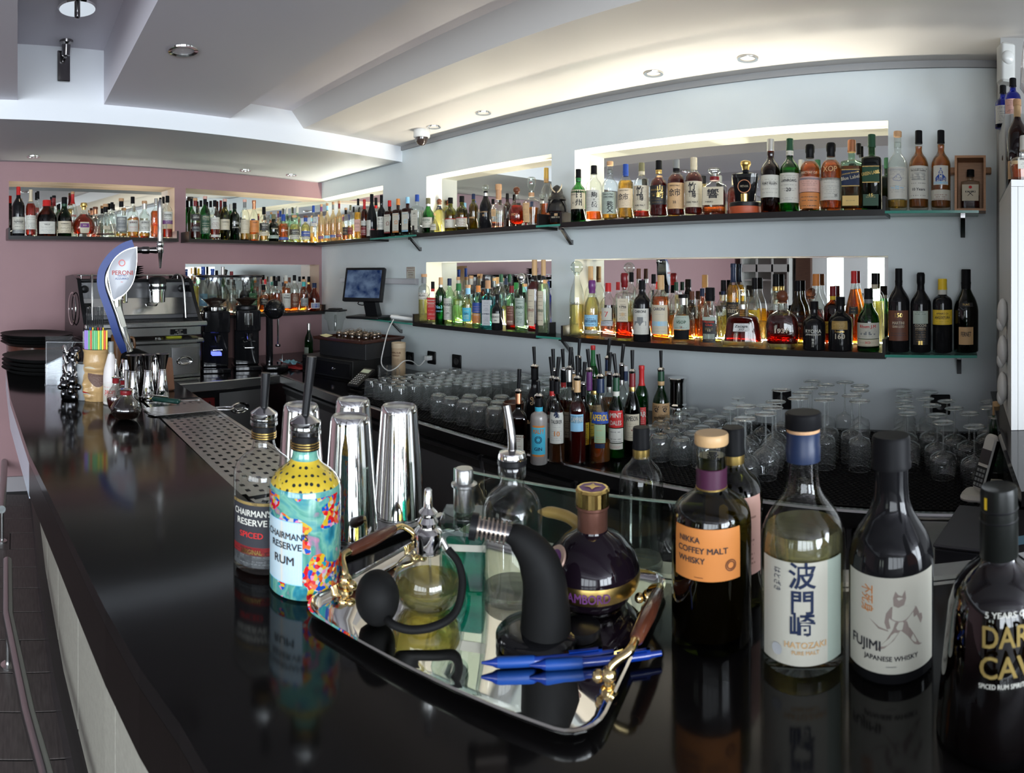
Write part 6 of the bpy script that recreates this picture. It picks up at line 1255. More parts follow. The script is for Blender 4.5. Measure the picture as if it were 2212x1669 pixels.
for r in [
 (1120, 846, 40, 'f', 'br', 'bk', .5, ('cyl', 'copper'), [(.10, .40, 32, 'paper', 'dred', .6)], [('ORANGE', .36, .03, 'brown')], 'square brown bottle with white label, nearest left', .235),
 (1164, 856, 40, 'a', 'fr', 'pk', .85, ('cyl', 'black', 'cyan'), [(.16, .56, 50, 'cyan', None), (.13, .16, 40, 'orange', None), (.56, .59, 40, 'orange', None)], [('MALFY', .47, .07, 'orange', 0, 1.3), ('◉', .33, .10, 'navy'), ('GIN', .22, .05, 'navy')], 'frosted pink bottle with round blue label', .225, .045),
 (1203, 820, 37, 't', 'c', 'br', .22, ('cyl', 'black'), [(.25, .62, 56, 'white', 'grey', .35)], [('♞', .56, .07, 'navy'), ('TALISKER', .49, .045, 'dk', 0, 1.4), ('10', .34, .06, 'orange')], 'clear bottle with white label and orange number', .28),
 (1247, 818, 40, 'w', 'c', 'dr', .72, ('cyl', 'tan'), [(.40, .60, 46, 'lblue', 'lgrey', .3), (.50, .585, 50, 'black', None)], [('CAMPARI', .512, .06, 'white', 0, 1.5)], 'dark red bottle with blue label and tan capsule', .285),
 (1297, 814, 47, 'l', 'c', 'orl', .26, ('cyl', 'navy'), [(.48, .61, 54, 'blue', None), (.26, .47, 32, 'lgreen', 'orange', .4), (.20, .25, 28, 'navy', None)], [('APEROL', .515, .07, 'yellow', 0, 1.6)], 'clear bottle with blue and yellow band', .29),
 (1331, 812, 41, 'l', 'g', 'gn', .5, ('cyl', 'dgreen', 'white'), [(.40, .60, 56, 'red', None), (.22, .39, 54, 'white', 'dk', .6), (.14, .21, 50, 'paper', 'red', .6)], [('MINT', .52, .055, 'white', 0, 1.3), ('DALES', .43, .055, 'white', 0, 1.3)], 'green bottle with red and white label', .29),
 (1366, 803, 38, 'l', 'dg', 'bk', .5, ('cyl', 'dred', 'gold'), [(.18, .50, 58, 'cream', 'dk', .25)], [('JAMESON', .42, .06, 'dk', 0, 1.5), ('▼', .30, .06, 'dred')], 'dark green bottle with cream label and red neck', .29),
 (1428, 799, 40, 'k', 'g', 'bk', .42, ('cyl', 'dgreen', 'tan'), [(.12, .50, 78, 'tan', 'dk', .3)], [('❦', .38, .09, 'dk', -.5), ('❦', .38, .09, 'dk', .5), ('MONTENEGRO', .25, .05, 'dk', 0, 1.6)], 'green bottle with tan label, farthest right', .255),
 (1155, 792, 44, 'k', 'k', None, 0, ('cyl', 'black'), [], [('⌘', .50, .10, 'tan'), ('BAILEYS', .24, .05, 'tan', 0, 1.5)], 'round-shouldered black bottle with a gold knot mark', .28),
 (1193, 818, 34, 'w', 'c', 'w', .4, ('cyl', 'black', 'red'), [(.25, .55, 60, 'white', 'dred', .3)], [('BEEFEATER', .45, .05, 'dred', 0, 1.5)], 'clear bottle with red-lettered label behind the frosted one', .27),
 (1196, 800, 30, 'w', 'br', None, 0, ('cyl', 'black'), [(.2, .5, 60, 'dred', 'cream', .6)], [], 'brown bottle in the second row, left', .29),
 (1217, 799, 32, 'w', 'c', 'dr', .6, ('cyl', 'black', 'red'), [(.2, .5, 60, 'red', 'white', .6)], [], 'dark spirit bottle with red neck band', .29),
 (1230, 796, 34, 'w', 'c', 'am', .5, ('cyl', 'silver', 'black'), [(.2, .5, 60, 'cream', 'dk')], [], 'clear bottle with silver collar, second row', .30),
 (1239, 805, 34, 's', 'c', 'am', .6, ('cyl', 'tan', 'tan'), [(.2, .5, 60, 'tan', 'dk')], [], 'amber bottle with long tan capsule', .29),
 (1250, 773, 34, 'w', 'k', None, 0, ('cyl', 'black'), [], [], 'black bottle at the very back of the cluster', .30),
 (1260, 830, 32, 'w', 'br', None, 0, ('cyl', 'black'), [(.2, .5, 60, 'yellow', 'dk')], [], 'low brown bottle behind the dark red one', .26),
 (1273, 800, 34, 'b', 'c', 'w', .5, ('cyl', 'purple', 'purple'), [(.2, .5, 60, 'yellow', 'dk')], [], 'clear bottle with purple and orange neck', .29),
 (1313, 774, 34, 'w', 'c', 'am', .5, ('cyl', 'navy', 'tan'), [], [], 'tall bottle with navy neck at the back', .31),
 (1316, 808, 32, 'w', 'c', 'br', .5, ('cyl', 'black', 'silver'), [(.3, .5, 50, 'dred', 'tan')], [], 'clear bottle with black collar behind the green one', .29),
 (1343, 789, 34, 's', 'c', 'w', .3, ('cyl', 'black', 'silver'), [], [], 'slender clear bottle with black collar', .31),
]: well(*r)
for x, top, w, typ, gl, cap, H, dsc, labs, txt in [
 (1281, 746, 30, 's', 'g', ('cap2', 'red', 'green'), .33, 'tall green bottle with bright red cap at the back', [], []),
 (1284, 818, 38, 'r', 'c', ('cyl', 'black', 'gold'), .27, 'flask with black cap and lace-pattern tan sleeve', [(.06, .62, 80, 'tan', 'brown', .9)], []),
 (1351, 790, 30, 'w', 'c', ('cork', 'lgrey', 'navy'), .29, 'clear bottle with grey stopper and navy neck', [], []),
 (1386, 789, 32, 'w', 'g', ('cap2', 'red', 'red'), .30, 'green bottle with red capsule and red pennant label', [(.24, .50, 40, 'red', 'white', .3)], [('BAR', .38, .07, 'white')])]:
    well(x, top, w, typ, gl, 'w' if gl == 'c' else None, .3, cap, labs, txt, dsc, H, None)
# steel shaker tins behind the green bottle, terracotta cup
def tin(x, y, zb, r0, r1, h, label, grp=None, lid=False, M=None):
    t = thing('shaker_tin', label, 'shaker', (x, y, zb), 0, grp)
    ob('tin_body', lathe([(r0, 0), (r0*1.01, .002), (r0*.985, .005), (r1*1.02, h-.012), (r1*.97, h-.003), (r1*.88, h)], 44, False), chrome, t)
    ob('tin_bottom', lathe([(r1*.89, h), (r1*.82, h-.003), (r1*.6, h-.004), (.001, h-.004)], 40, False), steel, t); return t
P_ = PZ(1468, 905, ZC)
tin(P_[0], P_[1]-.02, ZC+.008, .040, .034, .055, 'short steel shaker base beside the green bottle on the back counter', None)
t = thing('cocktail_shaker', 'closed steel cocktail shaker with flanged top, behind the low tumblers', 'shaker', (P_[0], P_[1]-.02, ZC+.066))
ob('shaker_body', lathe([(.043, 0), (.043, .004), (.036, .010), (.036, .10), (.040, .116), (.042, .118), (.040, .121), (.001, .122)], 32), chrome, t)
P_ = PZ(1117, 885, ZC+.09)
t = thing('terracotta_cup', 'brown face-shaped cup with a dark red inside', 'cup', (P_[0]-.02, P_[1], ZC+.008))
ob('cup_body', lathe([(.033, 0), (.038, .01), (.040, .06), (.044, .11), (.040, .112), (.037, .06), (.001, .02)], 28), pm('brown_glaze', (.10, .035, .02), .3), t)
ob('cup_sleeve', lathe([(.0385, .006), (.0415, .03), (.0410, .065), (.0405, .07)], 28, False), pm('cream_glaze', (.45, .33, .20), .35, var=.3, bs=60), t)
# ============================================================ THINGS ON THE FRONT BAR
def onbar(px, py, dr=0.0, z=ZB):
    """point of the bar top under the picture point, dr metres farther along the line of sight"""
    X, Y = PZ(px, py, z); d = sqrt(X*X+Y*Y); k = (d+dr)/d; return X*k, Y*k
BT = ZB+.0005
# stacks of round trays at the far end
rt = mesh('round_tray', lathe([(.150, 0), (.155, .002), (.178, .016), (.181, .018), (.178, .0185), (.154, .005), (.001, .004)], 48), 40, mats=[pm('tray_plastic', (.008, .008, .008), .5, spec=.25)])
for (px, py, n_, dz, sc, w) in ((80, 758, 4, .016, 1.12, 'far'), (91, 800, 4, .019, .98, 'near')):
    X, Y = onbar(px, py); z = BT
    if w == 'far':
        t = thing('wooden_block', 'dark brown round block under the far stack of serving trays', 'block', (X, Y, z)); ob('block_body', lathe([(.160, 0), (.165, .003), (.165, .036), (.160, .038)], 40), pm('brown_lacquer', (.07, .022, .014), .2), t); z += .0385
    for i in range(n_):
        o = ob('serving_tray', rt, None, loc=(X+random.uniform(-.004, .004), Y+random.uniform(-.004, .004), z+i*dz*.9)); o.scale = (sc, sc, 1)
        tag(o, 'round black serving tray, %s of the %s stack at the far end' % (('bottom', 'second from bottom', 'second from top', 'top')[i], w), 'tray', 'round black serving trays')
# acrylic menu holder
X, Y = onbar(142, 832)
t = thing('menu_holder', 'clear acrylic sign holder standing empty on the far end of the bar', 'sign holder', (X, Y, BT), radians(84)-pi/2+radians(88))
ob('front_sheet', box(-.075, .075, -.003, 0, 0, .165), acr, t, smooth=0); ob('back_sheet', box(-.082, .070, .030, .033, 0, .185), acr, t, smooth=0); ob('foot_sheet', box(-.082, .075, -.003, .06, 0, .003), acr, t, smooth=0)
ob('sheet_edge', [box(-.0755, -.0745, -.0035, .0005, 0, .166), box(-.0755, .0755, -.0035, .0005, .165, .1662)], plain('lgrey', .3), t, smooth=0)
# crumpled silver sculpture
X, Y = onbar(153, 862)
t = thing('silver_figure', 'knobbly black and silver figurine behind the acrylic sign holder', 'figurine', (X, Y, BT), .4)
random.seed(5); g1 = []; g2 = []
for i in range(38):
    z = .012+.16*i/38; a = i*2.4; r = .020+.014*sin(z*38); g1.append(ball((r*cos(a), r*sin(a), z), random.uniform(.010, .017), 10, 7, (1, random.uniform(.7, 1.2), random.uniform(.8, 1.5))))
ob('figure_body', g1+[lathe([(.030, 0), (.034, .006), (.028, .05), (.024, .11), (.014, .15), (.001, .165)], 16)], pm('black_nickel_plating', (.10, .10, .105), .16, 1.), t, 60, kind='stuff')
for i in range(12):
    a = i*2.1; z = .05+.011*i; q = [(.024*cos(a+k*.25), .024*sin(a+k*.25), z+.012*sin(k*1.1)) for k in range(6)]; g2.append(tube(curve(q, 4), .0045, 8))
ob('silver_ribbon', g2, silver, t, 60, kind='stuff')
# frosted cylinder
X, Y = onbar(181, 868, .05)
t = thing('frosted_vase', 'frosted grey glass cylinder tucked behind the carved mug', 'vase', (X, Y, BT)); ob('vase_body', lathe([(.030, 0), (.032, .003), (.030, .12), (.029, .122), (.027, .10), (.001, .01)], 28), pm('frosted_grey_glass', (.28, .30, .31), .4, trans=.3), t)
# carved mug with straws
X, Y = onbar(208, 868, .045); rot = -az(208)*.95
t = thing('carved_mug', 'tan ceramic mug carved as a face with an eye patch', 'mug', (X, Y, BT), rot)
def tiki(th, z):   # relief by angle and height (front is -y)
    r = .040+.004*sin(z*30); f = max(0, cos(th))
    nose = .020*math.exp(-((th+.55)/.22)**2-((z-.060)/.018)**2); brow = .010*math.exp(-((z-.112)/.010)**2)*math.exp(-(th/.9)**2)
    lip = .014*math.exp(-((th+.50)/.30)**2-((z-.036)/.008)**2)+.010*math.exp(-((th+.45)/.3)**2-((z-.018)/.007)**2)
    cheek = .008*math.exp(-((th-.3)/.4)**2-((z-.05)/.02)**2); return r+nose+brow+lip+cheek-.004*math.exp(-((z-.094)/.006)**2)*f+.0012*cos(th*18)*(z < .03)
v = []; f = []; nt, nz_ = 56, 40
for j in range(nz_+1):
    z = .172*j/nz_
    for i in range(nt): a = 2*pi*i/nt-pi; r = tiki(a, z)+.003*math.exp(-((z-.170)/.006)**2); v.append((r*sin(a), -r*cos(a), z))
for j in range(nz_):
    for i in range(nt): k = (i+1) % nt; f.append((j*nt+i, j*nt+k, j*nt+nt+k, j*nt+nt+i))
f.append(tuple(range(nt-1, -1, -1)))
t.scale = (1.2, 1.2, 1.0)
ob('mug_body', (v, f), pm('tan_glaze', (.42, .27, .12), .3, bump=.2, bs=40, var=.22), t, 80)
ob('mug_inside', lathe([(.039, .172), (.036, .168), (.034, .12), (.0001, .119)], 32), plain('brown', .4), t)
def patch(tf_, n1, n2, mat, nm, off=.0016):
    v = []; f = []
    for i in range(n1+1):
        for j in range(n2+1):
            a, z = tf_(i/n1, j/n2); r = tiki(a, z)+off; v.append((r*sin(a), -r*cos(a), z))
    for i in range(n1):
        for j in range(n2): q = i*(n2+1)+j; f.append((q, q+n2+1, q+n2+2, q+1))
    ob(nm, (v, f), mat, t, 80)
patch(lambda u, w: (-.55+1.35*u, .096-.040*sin(pi*min(1, u*1.0))**.8*(1-w)-.008*u), 18, 8, pm('brown_eye_patch', (.12, .07, .055), .6, bump=.4, bs=200), 'eye_patch')
patch(lambda u, w: (-.75+.8*u, .1155+.006*u*(1-u)*4*w-.003), 12, 2, plain('cream', .3), 'closed_eye')
patch(lambda u, w: (-.78+.5*u, .026+.008*w*sin(pi*u)), 10, 3, plain('white', .3), 'teeth'); patch(lambda u, w: (-.80+.5*u, .032+.006*w*sin(pi*u)), 10, 2, plain('red', .3), 'lips', .002)
mugX, mugY = X, Y
scol = [('purple straw', (.30, .20, .55)), ('violet straw', (.33, .24, .60)), ('green straw', (.13, .45, .18)), ('orange-red straw', (.72, .14, .07)), ('green straw', (.13, .45, .18)), ('light green straw', (.20, .50, .25)), ('green straw', (.13, .45, .18)), ('yellow straw', (.75, .62, .08)), ('green straw', (.13, .45, .18)), ('yellow straw', (.75, .62, .08)), ('red straw', (.70, .10, .05)), ('yellow straw', (.75, .62, .08))]
sm = {}
cr_, sr_ = cos(rot), sin(rot)
for i, (nm, c) in enumerate(scol):
    x_ = -.036+.0066*i; y_ = -.014-.008*cos((i-5.5)/5.5*1.3); lx, ly = x_*cr_-y_*sr_, x_*sr_+y_*cr_
    if nm not in sm: sm[nm] = mesh('straw', lathe([(.0033, .115), (.0033, .236), (.0028, .236), (.0028, .22)], 12, False), 40, mats=[pm('paper_'+nm.replace(' ', '_'), c, .5)])
    o = ob('drinking_straw', sm[nm], None, loc=(mugX+lx, mugY+ly, BT)); tag(o, '%s, %s from the left in the carved mug' % (nm, (ords+['eleventh', 'twelfth'])[i]), 'straw', 'paper straws in the carved mug')
for i in range(6):
    x_ = -.022+.009*i; y_ = .016; lx, ly = x_*cr_-y_*sr_, x_*sr_+y_*cr_
    o = ob('drinking_straw', mesh('straw', lathe([(.0026, .115), (.0026, .243), (.0022, .243)], 12, False), 40, mats=[plain(('blue', 'yellow', 'green', 'red', 'purple', 'yellow')[i], .5)]), None, loc=(mugX+lx, mugY+ly, BT)); tag(o, 'paper straw in the back row of the carved mug, %s from left' % ords[i], 'straw', 'paper straws in the carved mug')
# holder with black straws
X, Y = onbar(205, 800, .10)
t = thing('straw_caddy', 'steel caddy of black straws behind the coloured ones', 'caddy', (X, Y, BT), rot)
ob('caddy_body', rbox(-.055, .05, -.04, .04, 0, .17, .006), gunm, t)
for i in range(9): ob('black_straw', mv(lathe([(.0032, .16), (.0032, .275), (.0026, .275)], 10, False), (-.035+.009*i, -.012+.006*(i % 2), 0)), blackp, t)
# white syrup bottle, black cap
X, Y = onbar(240, 878, .04)
bottle('syrup_bottle', 'white painted slender bottle with black cap beside the carved mug', loc=(X, Y, BT), R=.026, H=.205, typ='h', gl='fr', cap=('cyl', 'grey'), labs=[(.05, .40, 75, 'paper', 'red', .9)], txt=[('DROPS', .18, .06, 'red')], n=32, rz=-az(240)*.9)
t0 = bpy.data.objects['syrup_bottle']
ob('painted_coat', lathe([(.0264, .003), (.0266, .09), (.0240, .115), (.0155, .145), (.010, .165)], 32, False), pm('milky_paint', (.62, .58, .56), .35, var=.15, bs=40), t0)
# bitters bottles
def bitters(px, py, top, w, gl, col, label, crys=False, dr=.03):
    X, Y = onbar(px, py, dr); d = sqrt(X*X+Y*Y); R = w/F*d/2; H = (590-top)/F*d-ZB
    t = thing('bitters_bottle', label, 'bottle', (X, Y, BT), 0, 'cut-glass bitters bottles')
    P = [(R*.45, 0), (R*.55, .003), (R*.80, H*.10), (R, H*.30), (R*.98, H*.42), (R*.72, H*.60), (R*.42, H*.70), (R*.30, H*.76), (R*.32, H*.84)]
    v, f = lathe(round_prof(P), 40)
    if crys:
        o = []
        for x, y, z in v:
            a = atan2(y, x); h = z/H; k = 1-.05*max(0, 1-abs(((a*8/(2*pi)+h*7) % 1)-.5)*6)-.05*max(0, 1-abs(((a*8/(2*pi)-h*7) % 1)-.5)*6)
            k = k if .1 < h < .6 else 1; o.append((x*k, y*k, z))
        v = o
    ob('glass_body', (v, f), thin('crystal_glass', (.86, .86, .84), .10, .6, .5), t, 30)
    ob('liquid', lathe([(R*.4, .004), (R*.74, H*.10), (R*.92, H*.28), (R*.93, H*.36)], 32), liqm(col), t)
    ob('stopper_band', lathe([(R*.36, H*.80), (R*.38, H*.82), (R*.36, H*.92), (R*.42, H*.95), (R*.30, H*.96)], 24), plain('dred', .3), t)
    ob('dasher_top', lathe([(R*.44, H*.95), (R*.45, H*.97), (R*.25, H*.99), (R*.12, H*1.0), (.0042, H*1.02), (.0036, H+.05), (.002, H+.052)], 20), silver, t)
bitters(272, 912, 838, 68, 'c', 'bk', 'round cut-glass dasher bottle of dark bitters, nearest of three', True)
bitters(250, 893, 812, 40, 'c', 'dr', 'slim dasher bottle with red neck bands, left of three', False)
bitters(267, 885, 818, 42, 'c', 'yl', 'small pale dasher bottle behind the two darker ones', False, .05)
# jiggers
for px, py, w_ in ((287, 862, 'left'), (320, 860, 'middle'), (351, 857, 'right')):
    X, Y = onbar(px, py+4, .015); t = thing('jigger', 'steel double-cone jigger, %s of the three' % w_, 'jigger', (X, Y, ZB), 0, 'three steel jiggers')
    ob('lower_cone', lathe([(.0235, 0), (.0240, .0015), (.0120, .096), (.011, .098)], 32), chrome, t); ob('upper_cone', lathe([(.010, .098), (.0115, .100), (.0225, .150), (.0245, .152), (.0235, .153), (.0215, .1505), (.009, .106), (.0001, .105)], 32, False), gunm, t)
    ob('waist_ring', lathe([(.0125, .0965), (.0135, .098), (.0125, .1005)], 24, False), chrome, t)
X, Y = onbar(336, 860, .07); t = thing('steel_cup', 'narrow steel cylinder behind the jiggers', 'cup', (X, Y, ZB)); ob('cup_body', lathe([(.018, 0), (.019, .002), (.019, .125), (.018, .127), (.016, .11), (.0001, .01)], 28), chrome, t)
X, Y = onbar(300, 858, .11); t = thing('glass_jar', 'dark glass jar behind the jiggers', 'jar', (X, Y, ZB)); ob('jar_body', lathe([(.035, 0), (.038, .004), (.038, .08), (.030, .10), (.030, .12)], 28, False), thin('smoky_glass', (.35, .32, .30)), t); ob('jar_lid', lathe([(.033, .118), (.034, .122), (.034, .132), (.001, .133)], 28), blackp, t)
X, Y = onbar(362, 850, .05); t = thing('leather_roll', 'brown leather roll leaning behind the right jigger', 'tool roll', (X, Y, ZB), .5); ob('roll_body', mv(rbox(-.012, .012, -.03, .03, 0, .12, .008), (0, 0, 0), ry=-.12), pm('brown_leather', (.25, .12, .07), .5, bump=.2), t)
# waiter's knife
X, Y = onbar(346, 868); t = thing('waiters_knife', 'dark green and steel waiter\'s knife lying below the jiggers', 'corkscrew', (X, Y, ZB+.001), radians(70)-pi/2+radians(68))
ob('handle', rbox(-.03, .075, -.011, .011, 0, .016, .008), pm('dark_green_plastic', (.01, .045, .035), .25), t); ob('lever', [rbox(-.075, -.02, -.006, .006, .004, .012, .004), tube([(-.075, 0, .006), (-.04, .004, .018), (.03, 0, .019)], .003)], chrome, t)
# steel plate with finger rings across the drip tray
Xa, Ya = -1.99, .52
t = thing('strainer_plate', 'thin steel plate with ring ends lying across the drip tray', 'strainer', (-1.78, .50, ZB+.003), radians(6))
ob('plate', rbox(-.09, .02, -.10, .12, 0, .0025, .01), steel, t); ob('ring_end', [mv(lathe([(.020, 0), (.024, .0015), (.020, .003), (.016, .0015), (.020, 0)], 28, False), (-.01, -.085, .0)), tube(curve([(.02, .11, .003), (.04, .145, .003), (.02, .165, .003), (.0, .15, .003), (-.005, .115, .003)], 5), .003)], steel, t)
# black spouted thing and brown mug behind the mug
X, Y = onbar(285, 815, .26); t = thing('rubber_cloth', 'black folded rubber cloth behind the syrup bottle', 'cloth', (X, Y, BT), radians(50)); ob('folded_body', [ball((0, 0, .045), .05, 18, 12, (1.5, 1, .9)), mv(lathe([(.03, 0), (.018, .06), (.004, .12)], 14), (.05, 0, .05), ry=radians(98))], blackm, t)
X, Y = onbar(258, 800, .1); t = thing('brown_mug', 'brown glazed mug with a round handle behind the straws', 'mug', (X, Y, BT+.0), radians(60)); bm2 = pm('brown_mug_glaze', (.16, .07, .025), .25)
ob('mug_body', lathe([(.030, 0), (.036, .006), (.040, .10), (.040, .145), (.037, .147), (.034, .10), (.001, .02)], 28), bm2, t); ob('handle', tube(curve([(.036, 0, .13), (.066, 0, .135), (.072, 0, .09), (.036, 0, .06)], 6), .006, 10), bm2, t)
# ---- beer tap
Xt, Yt = onbar(290, 805, .0); dT = sqrt(Xt*Xt+Yt*Yt)
Mt = Matrix.Translation((Xt, Yt, 0)) @ Matrix.Rotation(-az(290), 4, 'Z')
t = thing('beer_tap', 'curved chrome beer tap with white badge, blue spine and tall handle', 'beer tap', M=Mt)
sc_ = dT/F/6.953
def q_(px, py): return ((px/6.953+140-290)*dT/F, (590-(py/6.953+520))*dT/F)
XZ = Matrix(((1, 0, 0, 0), (0, 0, 1, 0), (0, 1, 0, 0), (0, 0, 0, 1)))
def cv2(P, k=5): return [(a, b) for a, b, _ in curve([(p[0], p[1], 0) for p in P], k)]
def slab(P, y0, y1): return tf(prism([(p[0], p[1]) for p in P], y0, y1), Matrix(((1, 0, 0, 0), (0, 0, 1, 0), (0, 1, 0, 0), (0, 0, 0, 1))))
def ribbon(C_, wl, wr, y0, y1):
    n_ = off(C_, wl); m_ = off(C_, -wr); return join([slab([n_[i], n_[i+1], m_[i+1], m_[i]], y0, y1) for i in range(len(C_)-1)])
spine = cv2([q_(1040, 80), q_(900, 130), q_(740, 250), (q_(620, 420)), q_(585, 560), q_(600, 720), q_(660, 900), q_(740, 1120), q_(830, 1400), q_(940, 1640)])
ob('spine_blue', ribbon(spine, .004, .028, -.030, .030), pm('deep_blue_enamel', (.005, .03, .18), .35, spec=.25), t, 50)
ob('body_chrome', (lambda g: ([(x, y*1.9, z) for x, y, z in g[0]], g[1]))(tube([(p[0], 0, p[1]) for p in off(spine[2:], .014)], .0165, 18)), pm('tap_chrome', (.55, .54, .51), .10, 1.), t, 50)
low = cv2([q_(790, 880), q_(800, 1050), q_(850, 1250), q_(920, 1500), q_(960, 1660)])
ob('neck_chrome', (lambda g: ([(x, y*1.5, z) for x, y, z in g[0]], g[1]))(tube([(p[0], 0, p[1]) for p in low], .021, 18)), pm('tap_chrome', (.55, .54, .51), .10, 1.), t, 50)
lens = cv2([q_(1085, 95), q_(1086, 300), q_(1062, 500), q_(1010, 660), q_(900, 800), q_(800, 862), q_(728, 888), q_(690, 740), q_(655, 560), q_(665, 420), q_(730, 290), q_(830, 190), q_(950, 125), q_(1083, 93)])
lc = (sum(p[0] for p in lens)/len(lens), sum(p[1] for p in lens)/len(lens))
def shr(k): return [(lc[0]+(p[0]-lc[0])*k, lc[1]+(p[1]-lc[1])*k) for p in lens]
ob('badge_rim', slab(lens, -.042, .042), pm('badge_rim_metal', (.30, .30, .29), .25, 1.), t, 50)
v = []; f = []; L0, L1, L2 = shr(.96), shr(.86), shr(.5); nl = len(L0)
for L_, y_ in ((L0, -.0425), (L1, -.049), (L2, -.054)): v += [(p[0], y_, p[1]) for p in L_]
for k in range(2):
    for i in range(nl): j = (i+1) % nl; f.append((k*nl+i, k*nl+j, k*nl+nl+j, k*nl+nl+i))
f.append(tuple(range(2*nl, 3*nl)))
ob('badge_face', (v, f), pm('white_badge_enamel', (.44, .45, .48), .3), t, 60)
bx0, bz0 = q_(870, 490)
ob('lettering', [flat_text('PERONI', .019, bx0, bz0-.006, -.0550, .088, 0, 4)], pm('badge_red', (.55, .06, .05), .4), t, smooth=0)
ob('small_lettering', [flat_text('NASTRO', .0070, q_(865, 0)[0], q_(0, 535)[1], -.0550, .044, 0, 4), flat_text('AZZURRO', .0085, q_(860, 0)[0], q_(0, 580)[1], -.0550, .056, 0, 4)], pm('badge_blue', (.02, .08, .30), .4), t, smooth=0)
rx, rz2 = q_(862, 335)
ob('crest_ring', [([(rx+r*cos(a), -.0548, rz2+r*sin(a)) for r in (.0105, .0145) for a in [i*pi/14 for i in range(28)]], [(i, 28+i, 28+(i+1) % 28, (i+1) % 28) for i in range(28)])]+[flat_text('~', .012, q_(860, 0)[0], q_(0, 630)[1], -.0546, .03, .02)], pm('badge_red', (.55, .06, .05), .4), t, smooth=0)
a0 = q_(1085, 140); a1 = q_(1395, 150)
zc_ = a0[1]
ob('tap_arm', tf(lathe([(.011, 0), (.013, .004), (.013, .020), (.016, .024), (.016, .050), (.012, .055), (.014, .075), (.015, .085), (.010, .092), (.009, a1[0]-a0[0]+.01)], 24), Matrix.Translation((a0[0], 0, zc_)) @ Matrix.Rotation(radians(90), 4, 'Y')), gunm, t)
sx_ = q_(1432, 0)[0]
def zz(py): return q_(0, py)[1]
ob('tap_spout', mv(lathe([(.0035, zz(412)), (.0050, zz(400)), (.0110, zz(190)), (.0150, zz(172)), (.0145, zz(105)), (.0125, zz(98))], 24), (sx_, 0, 0)), silver, t)
ob('tap_collar', mv(lathe([(.0125, zz(98)), (.018, zz(60)), (.016, zz(30)), (.019, zz(18)), (.013, zz(5))], 24), (sx_, 0, 0)), chrome, t)
hz = lambda y: (590-y)*dT/F
ob('tap_handle', mv(lathe([(.010, zz(5)), (.012, hz(512)), (.0125, hz(498)), (.0105, hz(494)), (.0115, hz(470)), (.0125, hz(452)), (.010, hz(436)), (.004, hz(430)), (.0001, hz(429.6))], 24), (sx_, 0, 0)), steel, t)
ob('tap_sticker', mv(box(-.010, .010, -.0385, -.0378, -.045, .045), (q_(850, 0)[0], 0, q_(0, 1130)[1]), ry=radians(-17)), plain('paper', .5), t, smooth=0)
bxp = spine[-1][0]
ob('tap_base', [mv(lathe([(.055, ZB+.001), (.055, ZB+.012), (.040, ZB+.020), (.030, ZB+.06)], 28), (bxp+.005, 0, 0))], chrome, t)
# ---- shaker tins on the stand
for px, py, w_ in ((756, 1160, 'front left'), (862, 1118, 'front right'), (655, 1135, 'back left, half hidden by the black spout'), (762, 1075, 'back right')):
    X, Y = onbar(px, py, .0); X, Y = X*1.0, Y*1.0
    if w_.startswith('back left'): X, Y = -.962, .490
    if w_ == 'back right': X, Y = -.955, .595
    if w_ == 'front left': X, Y = -.835, .515
    if w_ == 'front right': X, Y = -.853, .627
    tin(X, Y, ZB+.0085, .046, .032, .190 if 'front' in w_ else .187, 'tall mirror-bright steel shaker tin, %s of four' % w_, 'steel shaker tins')
# ---- two rum bottles
X, Y = onbar(566, 1245, .043)
def big(x, top, fy, R, typ, gl, lq, lvl, cap, labs, txt, desc, n=56, pour=None, cat='bottle', topz=None, turn=1.0, name='liquor_bottle'):
    X, Y = onbar(x, fy, R); d = sqrt(X*X+Y*Y); H = (590-top)/F*(d-PR[typ][2]*R*.0)-ZB
    return bottle(name, desc, loc=(X, Y, BT), rz=-az(x)*turn, R=R, H=H, typ=typ, gl=gl, lq=lq, lvl=lvl, cap=cap, labs=labs, txt=txt, n=n, pour=pour, fine=5, cat=cat)
r1, S1 = big(570, 897, 1246, .0455, 'w', 'c', 'br', .17, ('cyl', 'black'), [(.05, .48, 46, 'dk', None, 0, -22), (.455, .475, 46, 'gold', None, 0, -22), (.13, .185, 46, 'red', 'orange', .9, -22), (.052, .13, 46, 'grey', 'lgrey', .6, -22)],
    [("CHAIRMAN'S", .385, .042, 'white', -.42, 1.3), ('RESERVE', .325, .042, 'white', -.42, 1.1), ('SPICED', .245, .038, 'red', -.42, 1.0), ('ORIGINAL', .14, .03, 'gold', -.42, .7)], 'clear rum bottle with black label, speed pourer, left of the floral one', pour=.055)
